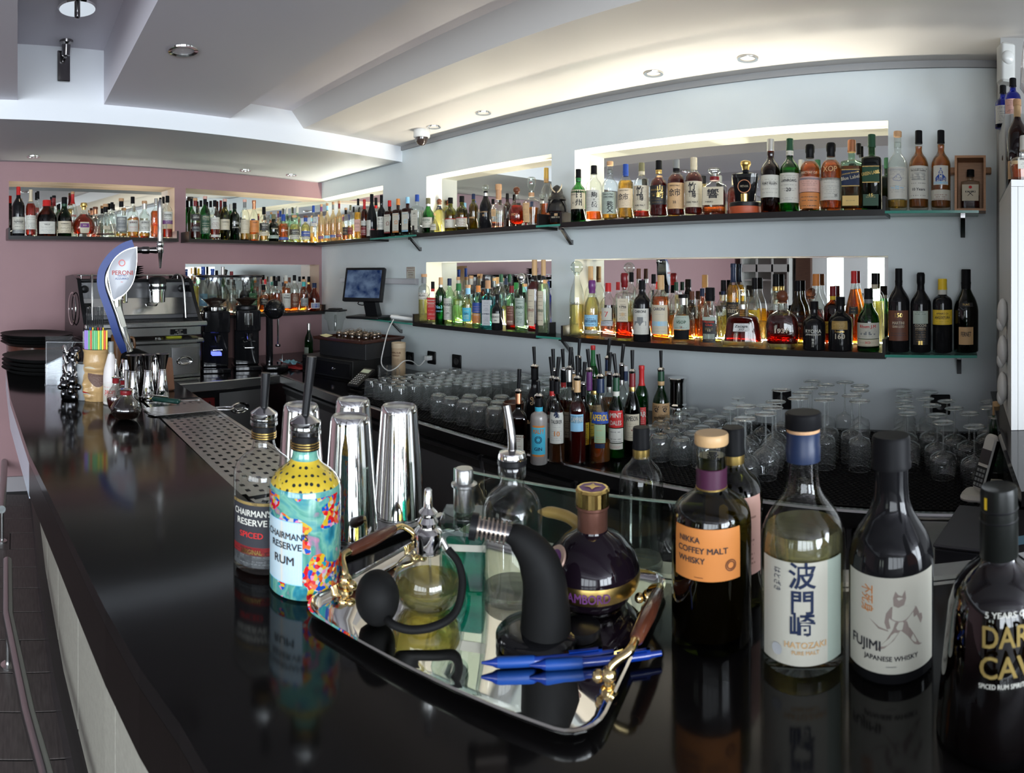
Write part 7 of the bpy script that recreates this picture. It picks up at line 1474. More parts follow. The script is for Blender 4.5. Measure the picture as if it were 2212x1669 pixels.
def floral():
    m, n, out = newmat('floral_painted_glass'); N = n.nodes.new; L = n.links.new
    tc = N('ShaderNodeTexCoord'); b = N('ShaderNodeBsdfPrincipled'); b.inputs['Roughness'].default_value = .12; b.inputs['Coat Weight'].default_value = .5
    nz = N('ShaderNodeTexNoise'); nz.inputs['Scale'].default_value = 16; nz.inputs['Detail'].default_value = 3; nz.inputs['Distortion'].default_value = 1.5; L(tc.outputs['Object'], nz.inputs['Vector'])
    cr = N('ShaderNodeValToRGB'); e = cr.color_ramp.elements; e[0].position = .30; e[0].color = (.02, .14, .20, 1); e[1].position = .70; e[1].color = (.30, .42, .16, 1)
    for p, c in ((.40, (.05, .26, .32, 1)), (.50, (.20, .42, .34, 1)), (.58, (.08, .28, .24, 1)), (.64, (.42, .20, .32, 1))): q = e.new(p); q.color = c
    L(nz.outputs[0], cr.inputs[0])
    vo = N('ShaderNodeTexVoronoi'); vo.inputs['Scale'].default_value = 190; L(tc.outputs['Object'], vo.inputs['Vector'])
    sp = N('ShaderNodeSeparateColor'); L(vo.outputs['Color'], sp.inputs[0])
    c2 = N('ShaderNodeValToRGB'); c2.color_ramp.interpolation = 'CONSTANT'; e = c2.color_ramp.elements; e[0].position = 0; e[0].color = (.55, .02, .03, 1); e[1].position = .18; e[1].color = (.02, .10, .42, 1)
    for p, c in ((.36, (.55, .40, .04, 1)), (.52, (.62, .14, .04, 1)), (.66, (.03, .30, .34, 1)), (.80, (.62, .25, .40, 1)), (.90, (.5, .48, .42, 1))): q = e.new(p); q.color = c
    L(sp.outputs[0], c2.inputs[0])
    n3 = N('ShaderNodeTexNoise'); n3.inputs['Scale'].default_value = 22; n3.inputs['Detail'].default_value = 1; L(tc.outputs['Object'], n3.inputs['Vector'])
    gt = N('ShaderNodeMath'); gt.operation = 'GREATER_THAN'; gt.inputs[1].default_value = .52; L(n3.outputs[0], gt.inputs[0])
    sz = N('ShaderNodeSeparateXYZ'); L(tc.outputs['Object'], sz.inputs[0])
    lt = N('ShaderNodeMath'); lt.operation = 'LESS_THAN'; lt.inputs[1].default_value = .135; L(sz.outputs[2], lt.inputs[0])
    mu = N('ShaderNodeMath'); mu.operation = 'MULTIPLY'; L(gt.outputs[0], mu.inputs[0]); L(lt.outputs[0], mu.inputs[1])
    mx = N('ShaderNodeMixRGB'); L(mu.outputs[0], mx.inputs[0]); L(cr.outputs[0], mx.inputs[1]); L(c2.outputs[0], mx.inputs[2])
    # honeycomb dots on the shoulder
    v2 = N('ShaderNodeTexVoronoi'); v2.inputs['Scale'].default_value = 120; v2.inputs['Randomness'].default_value = .25; L(tc.outputs['Object'], v2.inputs['Vector'])
    c3 = N('ShaderNodeValToRGB'); e = c3.color_ramp.elements; e[0].position = .26; e[0].color = (.02, .03, .03, 1); e[1].position = .34; e[1].color = (.58, .44, .05, 1); L(v2.outputs['Distance'], c3.inputs[0])
    z1 = N('ShaderNodeMath'); z1.operation = 'COMPARE'; z1.inputs[1].default_value = .158; z1.inputs[2].default_value = .016; L(sz.outputs[2], z1.inputs[0])
    m3 = N('ShaderNodeMixRGB'); L(z1.outputs[0], m3.inputs[0]); L(mx.outputs[0], m3.inputs[1]); L(c3.outputs[0], m3.inputs[2]); gm = N('ShaderNodeGamma'); gm.inputs[1].default_value = 1.22; L(m3.outputs[0], gm.inputs[0]); L(gm.outputs[0], b.inputs[0]); L(b.outputs[0], out.inputs[0]); return m
r2, S2 = big(659, 915, 1303, .0495, 'w', 'c', None, 0, ('cyl', 'black'), [(.10, .47, 34, 'lblue', None, 0, -38), (.105, .465, 33, 'white', 'sage', .0, -38)],
    [("CHAIRMAN'S", .365, .040, 'dk', -.55, 1.25), ('RESERVE', .305, .040, 'dk', -.55, 1.1), ('RUM', .215, .050, 'dk', -.60, .9)], 'rum bottle painted all over with bright flowers, black spout, beside the tray', pour=.085)
for c in r2.children:
    if c.name.startswith('glass_body'): c.data.materials.clear(); c.data.materials.append(floral())
for r_, S_ in ((r1, S1), (r2, S2)):
    nr_ = S_.nr*S_.R; H_ = S_.H
    ob('collar_rings', [lathe([(nr_*1.16, H_*z_), (nr_*1.20, H_*(z_+.002)), (nr_*1.20, H_*(z_+.008)), (nr_*1.16, H_*(z_+.010))], 40, False) for z_ in (.852, .868, .884)], plain('gold', .25, 1.), r_, kind='stuff')
    ob('clear_collar', lathe([(nr_*1.17, H_*.93), (nr_*1.30, H_*.94), (nr_*1.30, H_*.96), (nr_*1.2, H_*.965), (nr_*1.28, H_*.975), (nr_*1.25, H_*.99), (nr_*1.1, H_)], 40, False), thin('collar_plastic', (.75, .76, .75), .15, .5, .6), r_)
# ---- silver tray with wooden handles and what stands on it
TC = Vector((-.535, .540)); ux = Vector((.966, .259)); uy = Vector((-.259, .966))
Mtr = Matrix(((ux.x, uy.x, 0, TC.x), (ux.y, uy.y, 0, TC.y), (0, 0, 1, BT), (0, 0, 0, 1)))
t = thing('silver_tray', 'mirror-polished silver tray with two wooden-gripped brass handles', 'tray', M=Mtr)
a_, b_ = .192, .158
def rrect(a, b, r, n=6):
    P = []
    for cx, cyy, s in ((a-r, b-r, 0), (-a+r, b-r, 1), (-a+r, -b+r, 2), (a-r, -b+r, 3)):
        for i in range(n+1): q = pi/2*(s+i/n); P.append((cx+r*cos(q), cyy+r*sin(q)))
    return P
v = []; f = []; R0 = [(rrect(a_-.012, b_-.012, .028), .0), (rrect(a_-.004, b_-.004, .034), .004), (rrect(a_, b_, .038), .013), (rrect(a_-.003, b_-.003, .036), .0135), (rrect(a_-.008, b_-.008, .032), .0055), (rrect(a_-.016, b_-.016, .026), .0035)]
m_ = len(R0[0][0])
for P, z in R0: v += [(p[0], p[1], z) for p in P]
for k in range(5):
    for i in range(m_): j = (i+1) % m_; f.append((k*m_+i, k*m_+j, k*m_+m_+j, k*m_+m_+i))
f.append(tuple(range(5*m_, 6*m_))); f.append(tuple(range(m_-1, -1, -1)))
ob('tray_dish', (v, f), silver, t, 50)
for s_ in (-1, 1):
    xh = s_*(a_-.012)
    hd = ob('handle_grip', mv(lathe([(.0055, -.05), (.0075, -.046), (.0095, 0), (.0075, .046), (.0055, .05)], 20), (xh+s_*.020, 0, .042), rx=radians(90)), pm('dark_red_wood', (.10, .030, .016), .2, coat=.5, var=.3, bs=60), t)
    for q in (-1, 1):
        ob('handle_arm', [tube(curve([(xh+s_*.020, q*.048, .042), (xh+s_*.018, q*.066, .040), (xh+s_*.004, q*.076, .030), (xh, q*.078, .018), (xh, q*.078, .006)], 6), [.0055]*5+[.0045]*20), ball((xh, q*.078, .020), .0085, 16, 10), ball((xh-s_*.010, q*.078, .016), .0065, 14, 8), mv(lathe([(.010, .003), (.009, .007), (.004, .010)], 20), (xh, q*.078, 0))][0:4] if False else join([tube(curve([(xh+s_*.020, q*.048, .042), (xh+s_*.018, q*.066, .040), (xh+s_*.004, q*.076, .030), (xh, q*.078, .018), (xh, q*.078, .006)], 6), .0048), ball((xh, q*.078, .020), .0085, 16, 10), ball((xh-s_*.012, q*.078, .016), .0065, 14, 8), mv(lathe([(.010, .003), (.009, .007), (.004, .010)], 20), (xh, q*.078, 0))]), brass, hd)
TZ = BT+.0040
def ontray(px, py, dr=0): return onbar(px, py, dr, TZ)
# atomiser
X, Y = ontray(925, 1352, .04)
t = thing('perfume_atomiser', 'round glass atomiser of yellow liquid with black rubber squeeze bulb', 'atomiser', (X, Y, TZ))
ob('flask', lathe([(.018, 0), (.024, .001), (.040, .016), (.045, .034), (.040, .054), (.022, .070), (.015, .075)], 44), clr, t); ob('liquid', lathe([(.020, .003), (.037, .015), (.042, .034)], 40), liqm('ok'), t)
ob('collar', [lathe([(.017, .072), (.018, .074), (.018, .098), (.015, .101), (.011, .103), (.013, .110), (.009, .116), (.012, .122), (.006, .128), (.0045, .150), (.003, .152)], 32)], silver, t)
ob('dip_tube', tube([(0, 0, .10), (.004, 0, .05), (.008, 0, .008)], .0018, 8), thin('clear_plastic', (.85, .85, .8), .15, .4, .7), t)
def loc(px, py, d): a = az(px); return (d*sin(a)-X, d*cos(a)-Y, (590-py)/F*d-TZ)
d0 = sqrt(X*X+Y*Y)
ob('metal_tube', tube(curve([(0, 0, .125), loc(928, 1150, d0), loc(945, 1150, d0), loc(968, 1188, d0-.005)], 5), .0035, 10), steel, t)
ob('rubber_hose', tube(curve([loc(968, 1186, d0-.005), loc(990, 1215, d0-.015), loc(999, 1260, d0-.03), loc(985, 1320, d0-.05), loc(945, 1350, d0-.065), loc(890, 1360, d0-.07), loc(848, 1348, d0-.065), loc(832, 1328, d0-.05)], 6), .0048, 12), blackm, t)
bb = loc(815, 1290, d0-.035)
ob('squeeze_bulb', ball(bb, .027, 28, 18, (1, 1, 1.18)), blackm, t); ob('bulb_neck', tube([loc(838, 1335, d0-.05), loc(826, 1318, d0-.045)], [.0055, .0095], 14), silver, t)
# teal square spray bottle
X, Y = ontray(1003, 1283, .035)
t = thing('spray_bottle', 'square glass spray bottle of teal liquid with metal cap', 'bottle', (X, Y, TZ), radians(42))
ob('glass_body', [rbox(-.031, .031, -.031, .031, 0, .094, .004), lathe([(.013, .094), (.013, .100)], 20)], thin('spray_glass', (.80, .90, .86), .08, .5, .5), t); ob('liquid', rbox(-.028, .028, -.028, .028, .006, .050, .004), liqm('tl'), t)
ob('spray_head', lathe([(.014, .098), (.015, .100), (.015, .130), (.018, .132), (.018, .135), (.0125, .137), (.0125, .154), (.011, .156), (.0001, .156)], 28), steel, t); ob('dip_tube', tube([(0, 0, .10), (0, 0, .02)], .002, 8), thin('clear_plastic', (.85, .85, .8), .15, .4, .7), t)
ob('paper_band', box(-.0315, .0315, -.0318, -.0312, .055, .064), plain('paper', .5), t, smooth=0)
# clear bottle with metal pourer
X, Y = ontray(1106, 1318, .036)
d_ = sqrt(X*X+Y*Y); rr_, S3 = bottle('liquor_bottle', 'empty clear bottle with curved metal pourer at the back of the silver tray', loc=(X, Y, TZ), R=.040, H=.205, typ='b', gl='c', lq='w', lvl=.06, cap=('none', 'black'), n=48)
hh_ = .205*.85
ob('bottle_lip', lathe([(.0155, hh_-.02), (.0185, hh_-.016), (.0185, hh_-.004), (.0165, hh_)], 32, False), clr, rr_); ob('pourer_seal', lathe([(.014, hh_-.014), (.016, hh_-.004), (.0195, hh_), (.0195, hh_+.006), (.016, hh_+.009)], 32), blackp, rr_)
ob('pourer_collar', lathe([(.0185, hh_+.006), (.019, hh_+.010), (.017, hh_+.015), (.008, hh_+.018)], 32), chrome, rr_); ob('pourer_spout', tube(curve([(0, 0, hh_+.012), (0, 0, hh_+.03), (-.003, 0, hh_+.05), (-.009, 0, hh_+.075)], 5), [.0062-.0001*i for i in range(16)], 14), gunm, rr_)
# dark round liqueur bottle
X, Y = ontray(1280, 1355, .055); tw = radians(8)
t = thing('liqueur_bottle', 'dark round liqueur bottle with gold crown cap and gold waist band', 'bottle', (X, Y, TZ), -az(1280)*.9)
ob('glass_body', lathe([(.030, 0), (.036, .002), (.050, .014), (.060, .034), (.061, .048), (.054, .068), (.036, .086), (.020, .094), (.0185, .100)], 52), pm('very_dark_purple_glass', (.007, .004, .007), .05, spec=.4), t)
ob('foot_ring', lathe([(.036, .001), (.042, .003), (.044, .007), (.040, .008)], 44, False), clr, t)
ob('waist_band', lathe([(.0590, .0265), (.0612, .034), (.0620, .041), (.0610, .047)], 52, False), plain('gold', .3, 1.), t)
ob('lettering', [bent('CHAMBORD', .011, -.01, .0315, .0613, .0012, .07)], plain('purple', .5), t, smooth=0)
ob('cap', [lathe([(.0185, .092), (.0195, .094), (.0195, .122), (.0215, .124), (.0215, .127)], 32, False)], pm('purple_gold_wrap', (.16, .07, .05), .3, .6), t)
v, f = lathe([(.0205, .127), (.0205, .145), (.0215, .146), (.0195, .149), (.0001, .149)], 32); v = [(x*(1+.05*(i % 2)), y*(1+.05*(i % 2)), z) for i, (x, y, z) in enumerate(v)]
ob('crown', (v, f), plain('gold', .2, 1.), t, 15); ob('crown_top', lathe([(.0175, .1492), (.0001, .1496)], 8, False), plain('purple', .4), t)
ob('crown_star', ([(r*cos(i*pi/4), r*sin(i*pi/4), .1505) for i in range(8) for r in [(.012 if i % 2 == 0 else .005)]]+[(0, 0, .1510)], [(i, (i+1) % 8, 8) for i in range(8)]), plain('gold', .25, 1.), t, smooth=0)
ob('neck_medal', [tf(lathe([(.017, 0), (.0175, .0015), (.0165, .003), (.0001, .003)], 32), Matrix.Translation((-.043, -.030, .068)) @ Matrix.Rotation(radians(-52), 4, 'Z') @ Matrix.Rotation(radians(58), 4, 'X'))], pm('medal_pink_gold', (.42, .28, .22), .35, .5), t)
ob('medal_centre', [tf(lathe([(.0115, .0032), (.0001, .0035)], 24), Matrix.Translation((-.043, -.030, .068)) @ Matrix.Rotation(radians(-52), 4, 'Z') @ Matrix.Rotation(radians(58), 4, 'X'))], plain('purple', .4), t)
# cocktail smoker
X, Y = ontray(1160, 1418, .03)
t = thing('smoke_gun', 'curved matt black cocktail smoker with ribbed metal nozzle on a round foot', 'smoker', (X, Y, TZ), -az(1160)*1.0)
ob('smoker_foot', lathe([(.044, 0), (.048, .002), (.048, .008), (.044, .012), (.028, .014)], 40), blackg, t)
path = curve([(.010, 0, .008), (.010, 0, .04), (.008, 0, .07), (-.002, 0, .098), (-.020, 0, .118), (-.034, 0, .124)], 6)
ob('smoker_body', tube(path, [.030-.0004*i for i in range(16)]+[.0236-.0010*i for i in range(len(path)-16)], 28), blackm, t)
e_ = Vector(path[-1]); dv = Vector((-.98, 0, .16)).normalized()
ob('nozzle_tube', tube([e_-dv*.01, e_+dv*.036], .010, 20), gunm, t)
for i in range(7):
    c_ = e_+dv*(.002+.0052*i); ob('nozzle_rib', tube([c_, c_+dv*.0022], .0132, 22), pm('rib_metal', (.42, .34, .28), .25, .9), t)
ob('nozzle_end', tube([e_+dv*.036, e_+dv*.044], .0155, 24), blackp, t)
t = thing('smoker_knob', 'black round smoker chamber lid behind the smoker', 'lid', (X+.035, Y+.040, TZ)); ob('knob_body', lathe([(.020, 0), (.022, .003), (.022, .012), (.012, .014), (.001, .0145)], 28), blackp, t)
# pens
for (xa, ya, xb, yb, lb, lift) in ((1040, 1443, 1372, 1412, 'blue ballpoint pen with clip, nearer of two on the silver tray', .006), (1120, 1452, 1365, 1434, 'second blue ballpoint pen, half under the first', .005)):
    A = ontray(xa, ya); B_ = ontray(xb, yb); L_ = .145; dx, dy = B_[0]-A[0], B_[1]-A[1]; rz3 = atan2(dy, dx)
    if 'second' in lb: A = (A[0]+.006, A[1]+.011)
    t = thing('ballpoint_pen', lb, 'pen', (A[0], A[1], TZ+lift), rz3, 'two blue pens'); bp_ = pm('blue_translucent_plastic', (.003, .030, .24), .2, coat=.2)
    ob('pen_barrel', tf(lathe([(.0012, 0), (.0035, .012), (.0052, .016), (.0052, .058), (.0045, .059), (.0045, .130), (.0035, .134), (.003, L_), (.001, L_+.001)], 20), Matrix.Rotation(radians(90), 4, 'Y')), bp_, t)
    ob('pen_grip', tf(lathe([(.0053, .017), (.0057, .020), (.0057, .054), (.0053, .057)], 20, False), Matrix.Rotation(radians(90), 4, 'Y')), pm('blue_rubber_grip', (.006, .06, .30), .45), t)
    ob('pen_clip', [box(.095, .132, -.002, .002, .0055, .0068), box(.128, .132, -.002, .002, .003, .0068)], bp_, t, smooth=0)
# wooden-tipped muddler behind the dark bottle
A = ontray(1165, 1180, .05); t = thing('bar_spoon', 'horn-coloured tip of a bar tool behind the dark round bottle', 'bar tool', (-.53, .655, TZ), .2)
ob('tool_body', tube(curve([(-.03, .01, .083), (0, .01, .086), (.03, .008, .080), (.06, .004, .05), (.07, 0, .004)], 6), [.002, .004, .006, .0075, .008, .008, .008]+[.008]*18, 12), pm('yellow_horn', (.45, .30, .09), .3), t)
# ---- big bottles on the right
big(1537, 935, 1425, .0475, 'N', 'ol', 'bk', .42, ('cork', 'tan'), [(.36, .60, 50, 'orange', None, 0, -8)],
    [('NIKKA', .535, .028, 'dk', -.55, .55), ('COFFEY MALT', .488, .028, 'dk', -.24, 1.25), ('WHISKY', .441, .028, 'dk', -.50, .7), ('◎', .405, .050, 'brown', .46, .5), ('▬▬▬▬▬', .375, .006, 'brown', -.3, .9)], 'square-shouldered amber-green bottle with orange label and wooden cap', name='whisky_bottle')
nk = [o for o in bpy.data.objects if o.name.startswith('whisky_bottle')][-1]; Hn = (590-935)/F*sqrt(nk.location.x**2+nk.location.y**2)-ZB
ob('purple_band', lathe([(.0178, Hn*.735), (.0186, Hn*.738), (.0186, Hn*.83), (.0176, Hn*.833)], 44, False), pm('purple_capsule', (.055, .012, .035), .35), nk); ob('gold_line', lathe([(.0181, Hn*.728), (.0190, Hn*.732), (.0190, Hn*.738), (.0181, Hn*.742)], 44, False), plain('gold', .3, 1.), nk)
big(1735, 890, 1470, .0485, 'H', 'c', 'yl', .53, ('cap3', 'black', 'navy'), [(.055, .455, 46, 'paper', None, .0, -14), (.055, .455, 12, 'sage', None, 0, 44)],
    [('波', .365, .078, 'navy', -.02, 1.2), ('門', .265, .072, 'navy', -.02, 1.2), ('崎', .175, .075, 'navy', -.02, 1.2), ('HATOZAKI', .125, .024, 'tan', .05, 1.0), ('PURE MALT', .100, .015, 'tan', .05, .8), ('はとざき', .38, .026, 'navy', -.66, .5, -pi/2), ('●', .085, .045, 'lgrey', -.60, .4)], 'clear whisky bottle with navy neck and three large brushed characters', name='whisky_bottle')
big(1925, 940, 1485, .0475, 'J', 'k', None, 0, ('cyl', 'black'), [(.055, .455, 66, 'paper', None, 0, 0)],
    [('FUJIMI', .150, .042, 'dk', -.60, .75), ('JAPANESE WHISKY', .110, .020, 'dk', 0, 1.45), ('不死身', .36, .045, 'orange', -.66, .6, -pi/2), ('▬▬▬▬▬▬▬▬', .085, .004, 'grey', 0, 1.2)], 'black whisky bottle with a grey-white label showing a crouching warrior', name='whisky_bottle')
fj = [o for o in bpy.data.objects if o.name.startswith('whisky_bottle')][-1]
# the warrior printed on the label: helmet with horns, shoulders, arms with blades, legs
Xf, Yf = fj.location.x, fj.location.y; Rf = .0475; Hf = (590-940)/F*sqrt(Xf*Xf+Yf*Yf)-ZB
def onlab(P): return [((Rf+.0012)*sin(x/Rf), -(Rf+.0012)*cos(x/Rf), z) for x, z in P]
def blob(P): v = onlab(P); return v, [tuple(range(len(v)))]
u_ = Hf; wr = []
def L2(P): return [((x*1.25-.015)*u_, (.150+(z-.20)*.93)*u_) for x, z in P]
for P in ([(.020, .405), (.035, .395), (.055, .405), (.062, .435), (.058, .470), (.048, .445), (.036, .452), (.026, .470), (.018, .440)],
          [(-.005, .370), (.012, .400), (.060, .400), (.100, .385), (.112, .350), (.090, .340), (.088, .365), (.060, .330), (.030, .330), (.010, .345)],
          [(.025, .330), (.065, .330), (.072, .300), (.060, .290), (.030, .290), (.018, .300)],
          [(.018, .300), (.042, .292), (.020, .250), (-.010, .215), (-.035, .200), (-.030, .215), (-.005, .250)],
          [(.045, .292), (.074, .300), (.090, .265), (.112, .215), (.125, .205), (.110, .205), (.092, .218), (.068, .262)],
          [(-.005, .370), (-.010, .330), (-.002, .300), (.010, .305), (.004, .340), (.010, .365)],
          [(-.065, .340), (-.030, .300), (.004, .290), (.002, .296), (-.028, .308)],
          [(.100, .350), (.118, .300), (.126, .320), (.122, .345)]): wr.append(blob(L2(P)))
ob('warrior_print', wr, pm('warrior_ink', (.24, .19, .165), .6), fj, smooth=0, kind='stuff')
# dark flared bottle at the right edge
R_ = .060; d_ = .575; X, Y = d_*sin(az(2158)), d_*cos(az(2158)); Hd = .226
t = thing('rum_bottle', 'dark flared bottle with gold block letters at the right picture edge', 'bottle', (X, Y, BT), -az(2158)-radians(4))
P = [(R_*.95, 0), (R_, .004), (R_*.98, .02), (R_*.80, .118), (R_*.70, .135), (R_*.52, .148), (R_*.32, .158), (R_*.28, .170), (R_*.28, .19)]
ob('glass_body', lathe(P, 60), thin('dark_amber_glass', (.14, .055, .02), .06, .6, .4), t); ob('liquid', lathe([(R_*.9, .006), (R_*.93, .02), (R_*.76, .108)], 48), liqm('br'), t)
ob('cap', lathe([(R_*.30, .158), (R_*.31, .160), (R_*.30, Hd-.004), (R_*.28, Hd), (R_*.24, Hd-.001), (.0001, Hd-.003)], 48), pm('black_capsule', (.008, .009, .008), .30, spec=.2), t)
ob('cap_ring', [lathe([(R_*.303, z_), (R_*.312, z_+.001), (R_*.303, z_+.002)], 48, False) for z_ in (.195, .205)], blackp, t, kind='stuff')
ob('lettering', [bent('DARK', .0195, .016, .104, R_*.86, .002, .055), bent('CAVE', .0195, .016, .080, R_*.92, .002, .058)], pm('gold_print', (.50, .36, .12), .3, .6), t, smooth=0)
ob('small_lettering', [bent('5 YEARS OLD', .0055, .014, .128, R_*.80, .002, .045), bent('SPICED RUM SPIRIT DRINK', .0042, .014, .072, R_*.94, .002, .055)], ink('white'), t, smooth=0)
ob('cap_mark', [bent('▮', .008, -.012, .212, R_*.305, .0006)], plain('yellow', .4), t, smooth=0)
# bottle with pink label between the orange-labelled and the clear whisky
d_ = .80; X, Y = d_*sin(az(1583)), d_*cos(az(1583))
bottle('whisky_bottle', 'dark bottle with a pink label, mostly hidden behind two big bottles', loc=(X, Y, BT), R=.040, H=.225, typ='w', gl='ol', lq='bk', lvl=.5, cap=('cyl', 'black', 'gold'), labs=[(.20, .64, 62, 'pink', 'brown', .6)], n=40, rz=-az(1583))
# clear bottle with black cap behind the glass screen
P_ = at_(.28, .065)
a = az(1385); X, Y = .93*sin(a), .93*cos(a)
bottle('liquor_bottle', 'slim clear bottle with black cap behind the glass screen', loc=(X, Y, ZB-.0195), R=.034, H=.212, typ='w', gl='c', lq='w', lvl=.05, cap=('cyl', 'black', 'gold'), n=40)
# ============================================================ RIGHT-HAND END
t = thing('steel_sink_unit', 'plain steel work surface between the two counters at the right', 'sink unit', (0, 0, 0))
ob('unit_top', rbox(-.16, .66, 1.12, 1.59, ZC-.03, ZC-.012, .004), dsteel, t); ob('unit_body', box(-.15, .65, 1.13, 1.585, ZF, ZC-.031), dsteel, t, smooth=0)
zt_ = ZC-.0115
t = thing('dark_case', 'flat dark grey case lying on the steel work surface', 'case', (.10, 1.40, zt_), radians(-14)); ob('case_body', rbox(-.14, .19, -.115, .115, 0, .05, .006), pm('dark_grey_plastic', (.035, .035, .038), .45), t); ob('case_lid', rbox(-.143, .193, -.118, .118, .0505, .060, .006), pm('dark_grey_lid', (.05, .05, .055), .4), t)
t = thing('black_handled_tool', 'black-handled bar tool on the steel work surface', 'bar tool', (-.085, 1.27, zt_), .5); ob('handle', ball((0, 0, .016), .016, 20, 12, (2.6, 1, .9)), blackp, t); ob('blade', rbox(-.012, .012, -.07, -.02, .004, .008, .003), steel, t)
t = thing('glass_bowl', 'small clear glass with a little sugar on the steel work surface', 'glass', (.005, 1.16, zt_), 0)
ob('glass_wall', lathe([(.030, 0), (.036, .004), (.040, .03), (.042, .055), (.0405, .056)], 36, False), clr, t); ob('sugar', lathe([(.030, .003), (.037, .02), (.001, .026)], 24), pm('pale_sugar', (.35, .30, .20), .8, bump=.5, bs=200), t, kind='stuff')
tag(ob('blue_card', box(-.03, .03, -.02, .02, 0, .001), plain('lblue', .5), M=Matrix.Translation((.125, 1.33, zt_+.061)) @ Matrix.Rotation(.3, 4, 'Z'), smooth=0), 'small light blue card lying on the dark case', 'card')
# cordless phone in its cradle
P_ = PZ(2118, 1085, ZC)
t = thing('cordless_phone', 'cream and black cordless phone standing in its charging cradle', 'phone', (P_[0], P_[1]+.02, ZC+.001), radians(-12))
ob('cradle', [mv(rbox(-.055, .055, -.045, .045, 0, .022, .03), (0, .0, 0)), mv(rbox(-.045, .045, -.03, .03, 0, .045, .025), (.03, .03, .0))], pm('cream_plastic', (.55, .53, .47), .35), t)
Mh = Matrix.Translation((0, -.005, .02)) @ Matrix.Rotation(radians(14), 4, 'Y') @ Matrix.Rotation(radians(-16), 4, 'X') @ Matrix.Rotation(radians(-35), 4, 'Z')
hs = ob('handset', tf(tf(rbox(-.025, .025, -.080, .080, 0, .020, .018, 6), Matrix(((1, 0, 0, 0), (0, 0, -1, .0), (0, 1, 0, .085), (0, 0, 0, 1)))), Mh), pm('cream_plastic', (.55, .53, .47), .35), t)
ob('keypad', tf(box(-.019, .019, -.0212, -.0203, .015, .072), Mh), blackp, hs, smooth=0); ob('handset_display', tf(box(-.019, .019, -.0212, -.0203, .080, .120), Mh), pm('dark_display', (.03, .03, .035), .12), hs, smooth=0)
ob('keys', [tf(box(-.015+.011*i, -.007+.011*i, -.0222, -.0212, .018+.013*j, .026+.013*j), Mh) for i in range(3) for j in range(4)], plain('grey', .4), hs, smooth=0, kind='stuff')
ob('handset_edge', tf(box(.0251, .0265, -.018, -.002, .02, .15), Mh), blackp, hs, smooth=0)
# stone ledge, white shelf unit, cabinet and what stands on it
t = thing('stone_ledge', 'black stone ledge at the far right, level with the bar', 'ledge', (0, 0, 0)); ob('ledge_top', prism([(.10, 1.66), (.115, 1.18), (.80, 1.18), (.80, 2.19), (.10, 2.19)], ZB-.03, ZB), granite, t, smooth=0); ob('ledge_support', box(.33, .80, 1.25, 2.19, ZC+.0, ZB-.031), blackp, t, smooth=0)
t = thing('white_shelf_unit', 'white shelf unit standing on the stone ledge at the right edge', 'shelf unit', (0, 0, 0))
for nm, g in (('side_panel', box(.132, .150, 1.64, 2.18, ZB+.001, .237)), ('top_board', box(.132, .80, 1.64, 2.18, .238, .256)), ('front_panel', box(.151, .80, 1.64, 1.66, ZB+.001, .237)), ('back_board', box(.151, .80, 2.16, 2.18, ZB+.001, .237))): ob(nm, g, whitem, t, smooth=0)
for i, z in enumerate((.0, -.11, -.22)):
    tt = thing('wall_holder', 'white rounded holder on the side of the shelf unit, %s of three' % ('top', 'middle', 'bottom')[i], 'holder', (.131, 1.80, z-.12), 0, 'white holders on the shelf unit')
    ob('holder_body', [ball((-.012, 0, 0), .030, 18, 12, (.55, 1.5, 1.5)), ball((-.018, .0, -.03), .022, 14, 10, (.55, 1.2, 1.1))], pm('soft_white', (.62, .61, .58), .6), tt)
t = thing('electric_cabinet', 'grey-white metal wall cabinet with a small lock at top right', 'cabinet', (0, 0, 0)); cw = pm('cabinet_enamel', (.42, .43, .41), .4)
ob('cabinet_body', rbox(.132, .42, 1.90, 2.19, .262, .505, .004), cw, t); ob('cabinet_door', rbox(.150, .42, 1.885, 1.899, .265, .502, .003), pm('cabinet_door_enamel', (.48, .49, .47), .4), t)
ob('lock', tf(lathe([(.008, 0), (.009, .003), (.005, .004)], 16), Matrix.Translation((.132, 1.98, .38)) @ Matrix.Rotation(radians(-90), 4, 'Y')), gunm, t)
ob('upper_box', rbox(.215, .5, 1.60, 1.75, .40, .50, .004), cw, t)
bottle('liquor_bottle', 'dark red long-necked bottle with a wooden stopper on the white shelf unit', loc=(.166, 1.835, .2565), R=.034, H=.275, typ='s', gl='br', lq='dr', lvl=.6, cap=('cork', 'cork', 'tan'), labs=[(.10, .30, 60, 'tan', 'brown', .8)], n=32)
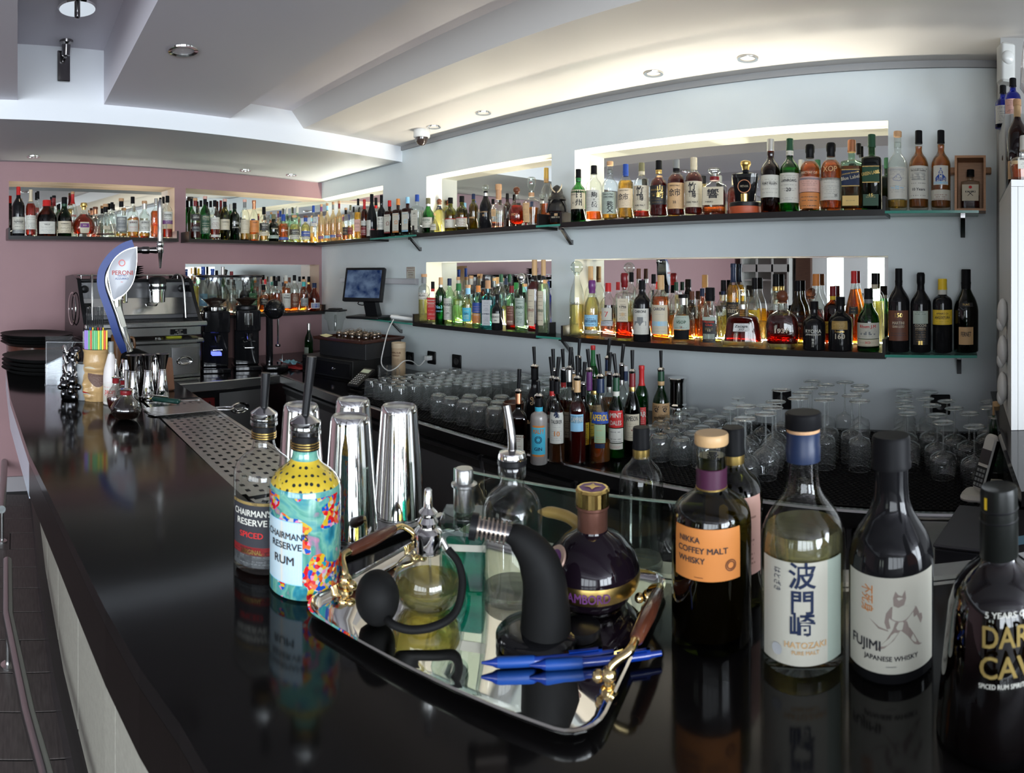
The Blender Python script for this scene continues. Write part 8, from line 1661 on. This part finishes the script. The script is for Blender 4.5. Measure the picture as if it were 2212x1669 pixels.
bottle('whisky_bottle', 'square clear whisky bottle with white cap on the white shelf unit', loc=(.178, 1.71, .2565), R=.044, H=.135, typ='y', gl='c', lq='orl', lvl=.36, cap=('cyl', 'white'), labs=[(.26, .50, 30, 'white', 'dk', .5)], txt=[('SINGLE MALT', .44, .05, 'dk', 0, .8)], n=32)
for i, (x_, y_, c_, w_) in enumerate(((.140, 2.10, 'white', 'left'), (.168, 2.02, 'pink', 'right'))):
    bottle('dropper_bottle', 'dark blue bottle with black dropper on the wall cabinet, %s one' % w_, loc=(x_, y_, .5055), R=.028, H=.15, typ='b', gl='bl', lq='bk', lvl=.5, cap=('cyl', 'black'), labs=[(.08, .50, 80, c_, 'dk', .6)], n=28, group='blue dropper bottles', rz=.2)
t = thing('motion_sensor', 'white rounded motion sensor in the top right corner', 'sensor', (.155, 2.17, .775), .3); ob('sensor_body', rbox(-.028, .028, -.03, .028, -.09, .05, .012), pm('darker_cream_plastic', (.42, .42, .40), .45), t); ob('sensor_lens', ball((-.002, -.028, -.005), .025, 24, 16, (1, .6, 1)), pm('milky_lens', (.50, .50, .48), .25), t)  # sensor body in a darker cream than the other white plastic
t = thing('plastic_bag', 'crinkled clear plastic bag hanging at the top right edge', 'bag', (.215, 1.72, .60), 0)
random.seed(3); v, f = lathe([(.030, -.10), (.052, -.06), (.050, 0), (.040, .06), (.020, .11), (.006, .14)], 26, False); v = [(x*(1+random.uniform(-.16, .16)), y*(1+random.uniform(-.16, .16)), z+random.uniform(-.006, .006)) for x, y, z in v]
ob('bag_film', (v, f), thin('bag_film', (.80, .78, .78), .10, .5, .8, .12, .12, (.5, .48, .5)), t, 15)
t = thing('juice_bottle', 'orange-topped bottle half hidden beside the shelf unit', 'bottle', (.108, 1.95, ZC+.001)); ob('glass_body', lathe([(.022, 0), (.024, .003), (.024, .15), (.010, .19), (.010, .21)], 20), glassm('g'), t); ob('capsule', lathe([(.011, .175), (.0125, .18), (.012, .225), (.001, .226)], 18), plain('tan', .4), t)
